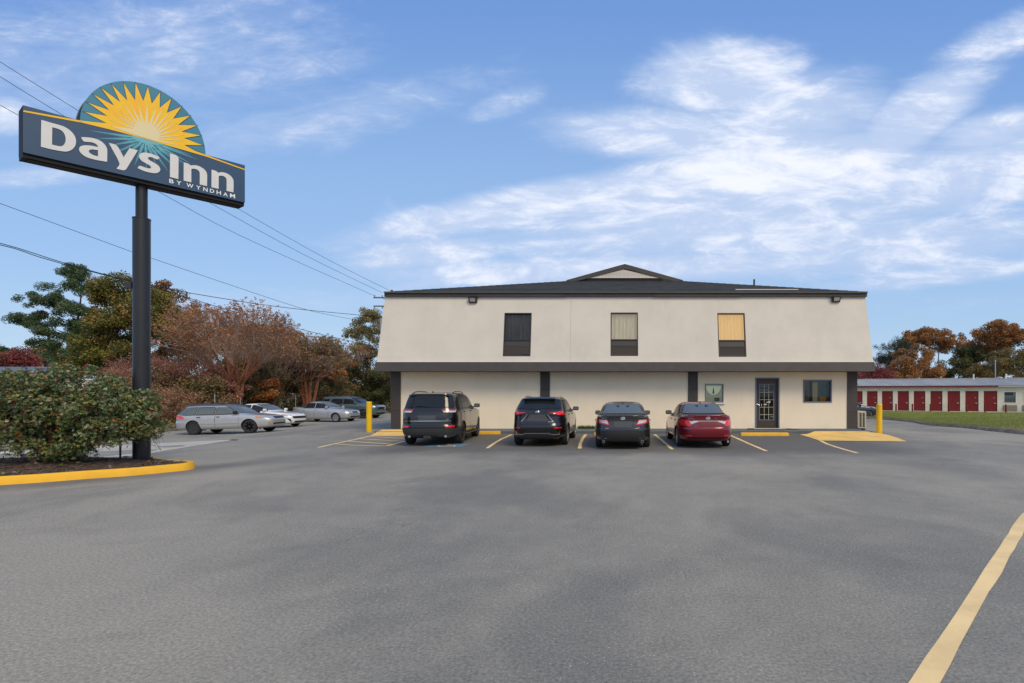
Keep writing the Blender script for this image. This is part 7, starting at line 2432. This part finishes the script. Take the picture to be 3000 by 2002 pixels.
# seedlings on the mulch
for k_, (px, py) in enumerate(((178, 1370), (228, 1366), (57, 1388), (8, 1392), (444, 1344))):
    q = G(px, py, .15); rr = random.Random(k_)
    mb = MB()
    for _ in range(12):
        a, l_ = rr.uniform(0, 6.28), rr.uniform(.03, .075)
        d = Vector((math.cos(a), math.sin(a), rr.uniform(.3, 1.1))).normalized(); s_ = d.cross(uz).normalized() * .012
        o0 = Vector((0, 0, rr.uniform(0, .04)))
        mb.add([o0, o0 + d * l_ * .5 + s_, o0 + d * l_, o0 + d * l_ * .5 - s_], [(0, 1, 2, 3)])
    o_ = mb.build('seedling', mat('seedling_green', (.20, .24, .03), .7)); o_.location = (q.x, q.y, mulch_z(q.x, q.y))
    tag(o_, 'small yellow green seedling ' + ['in the middle of the mulch bed, left of two', 'in the middle of the mulch bed, right of two', 'near the yellow kerb at the left', 'at the left edge by the yellow kerb', 'at the foot of the black sign pole'][k_], 'seedling', 'seedlings in the mulch bed')

# ---------------------------------------------------------------- grass blades and litter
def blades(name, sampler, n, h, cols, seed, w=.012):
    rs = np.random.RandomState(seed)
    pts = sampler(n, rs); n = len(pts)
    a = rs.rand(n) * 2 * np.pi; L = h * (.4 + rs.rand(n))
    s_ = np.stack([np.cos(a), np.sin(a), np.zeros(n)], 1) * w
    lean_ = np.stack([rs.normal(size=n) * .4, rs.normal(size=n) * .4, np.ones(n)], 1) * L[:, None]
    V = np.stack([pts - s_, pts + s_, pts + lean_], 1)
    pal = np.array(cols); c = pal[rs.randint(len(pal), size=n)] * (.7 + .6 * rs.rand(n))[:, None]
    return tag(big_mesh(name, V, 3, M_leaf, None, c), kind='stuff')


kpa = np.array([(p.x, p.y, float(gz(p.x, p.y)) + .15) for p in kp])
lv = np.array(lawn_v).reshape(KN, NS + 1, 3); i0 = int(np.argmax(np.array([p.y for p in kp]) > 20))


def lawn_s(n, rs):
    i = rs.randint(i0, KN - 1, n); s_ = rs.rand(n); t_ = rs.rand(n) * NS * .93 + .4; j = t_.astype(int); f_ = t_ - j
    A = lv[i, j] * (1 - s_)[:, None] + lv[i + 1, j] * s_[:, None]; B = lv[i, j + 1] * (1 - s_)[:, None] + lv[i + 1, j + 1] * s_[:, None]
    return A * (1 - f_)[:, None] + B * f_[:, None]


blades('lawn_grass', lawn_s, 100000, .07, [(.22, .28, .06), (.29, .32, .09), (.36, .33, .13), (.16, .22, .045)], 5, .011)
verge_s = lambda n, rs: np.stack([KX - .3 - rs.rand(n) ** 1.4 * 7, rs.uniform(22.5, 75, n), np.full(n, -.2)], 1)
blades('verge_grass', verge_s, 30000, .09, [(.12, .12, .04), (.20, .15, .08), (.16, .14, .07), (.10, .12, .04)], 6, .02)
# weeds at the foot of the front wall
def weed_s(n, rs):
    x = np.where(rs.rand(n) < .6, rs.uniform(xof(1694, 24.7), xof(1742, 24.7), n), rs.uniform(xof(1340, 24.7), xof(1420, 24.7), n) * .0 + rs.uniform(xof(1694, 24.7), xof(1742, 24.7), n))
    return np.stack([x, 24.76 - rs.rand(n) * .08, np.full(n, WK)], 1)
blades('wall_weeds', weed_s, 500, .14, [(.07, .14, .03), (.10, .17, .04)], 7, .012)
rs = np.random.RandomState(33)
n = 2600
pts = np.stack([KX - .2 - rs.rand(n) * 6, rs.uniform(22.5, 70, n), np.full(n, -.13)], 1)
scatter_quads('verge_leaf_litter', pts, (.06, .14), (.05, .1), np.array([(.28, .15, .07), (.2, .11, .06), (.33, .2, .1)])[rs.randint(3, size=n)], M_leafd, rs, flat=.9)
pts = []
while len(pts) < 18:
    x, y = rs.uniform(-12, 14), rs.uniform(3.5, 22.5)
    pts.append((x, y, float(gz(x, y)) + .012))
scatter_quads('asphalt_leaf_litter', pts, (.03, .06), (.02, .045), np.array([(.24, .15, .08), (.32, .25, .16), (.14, .09, .06)])[rs.randint(3, size=len(pts))], M_leafd, rs, flat=.3)
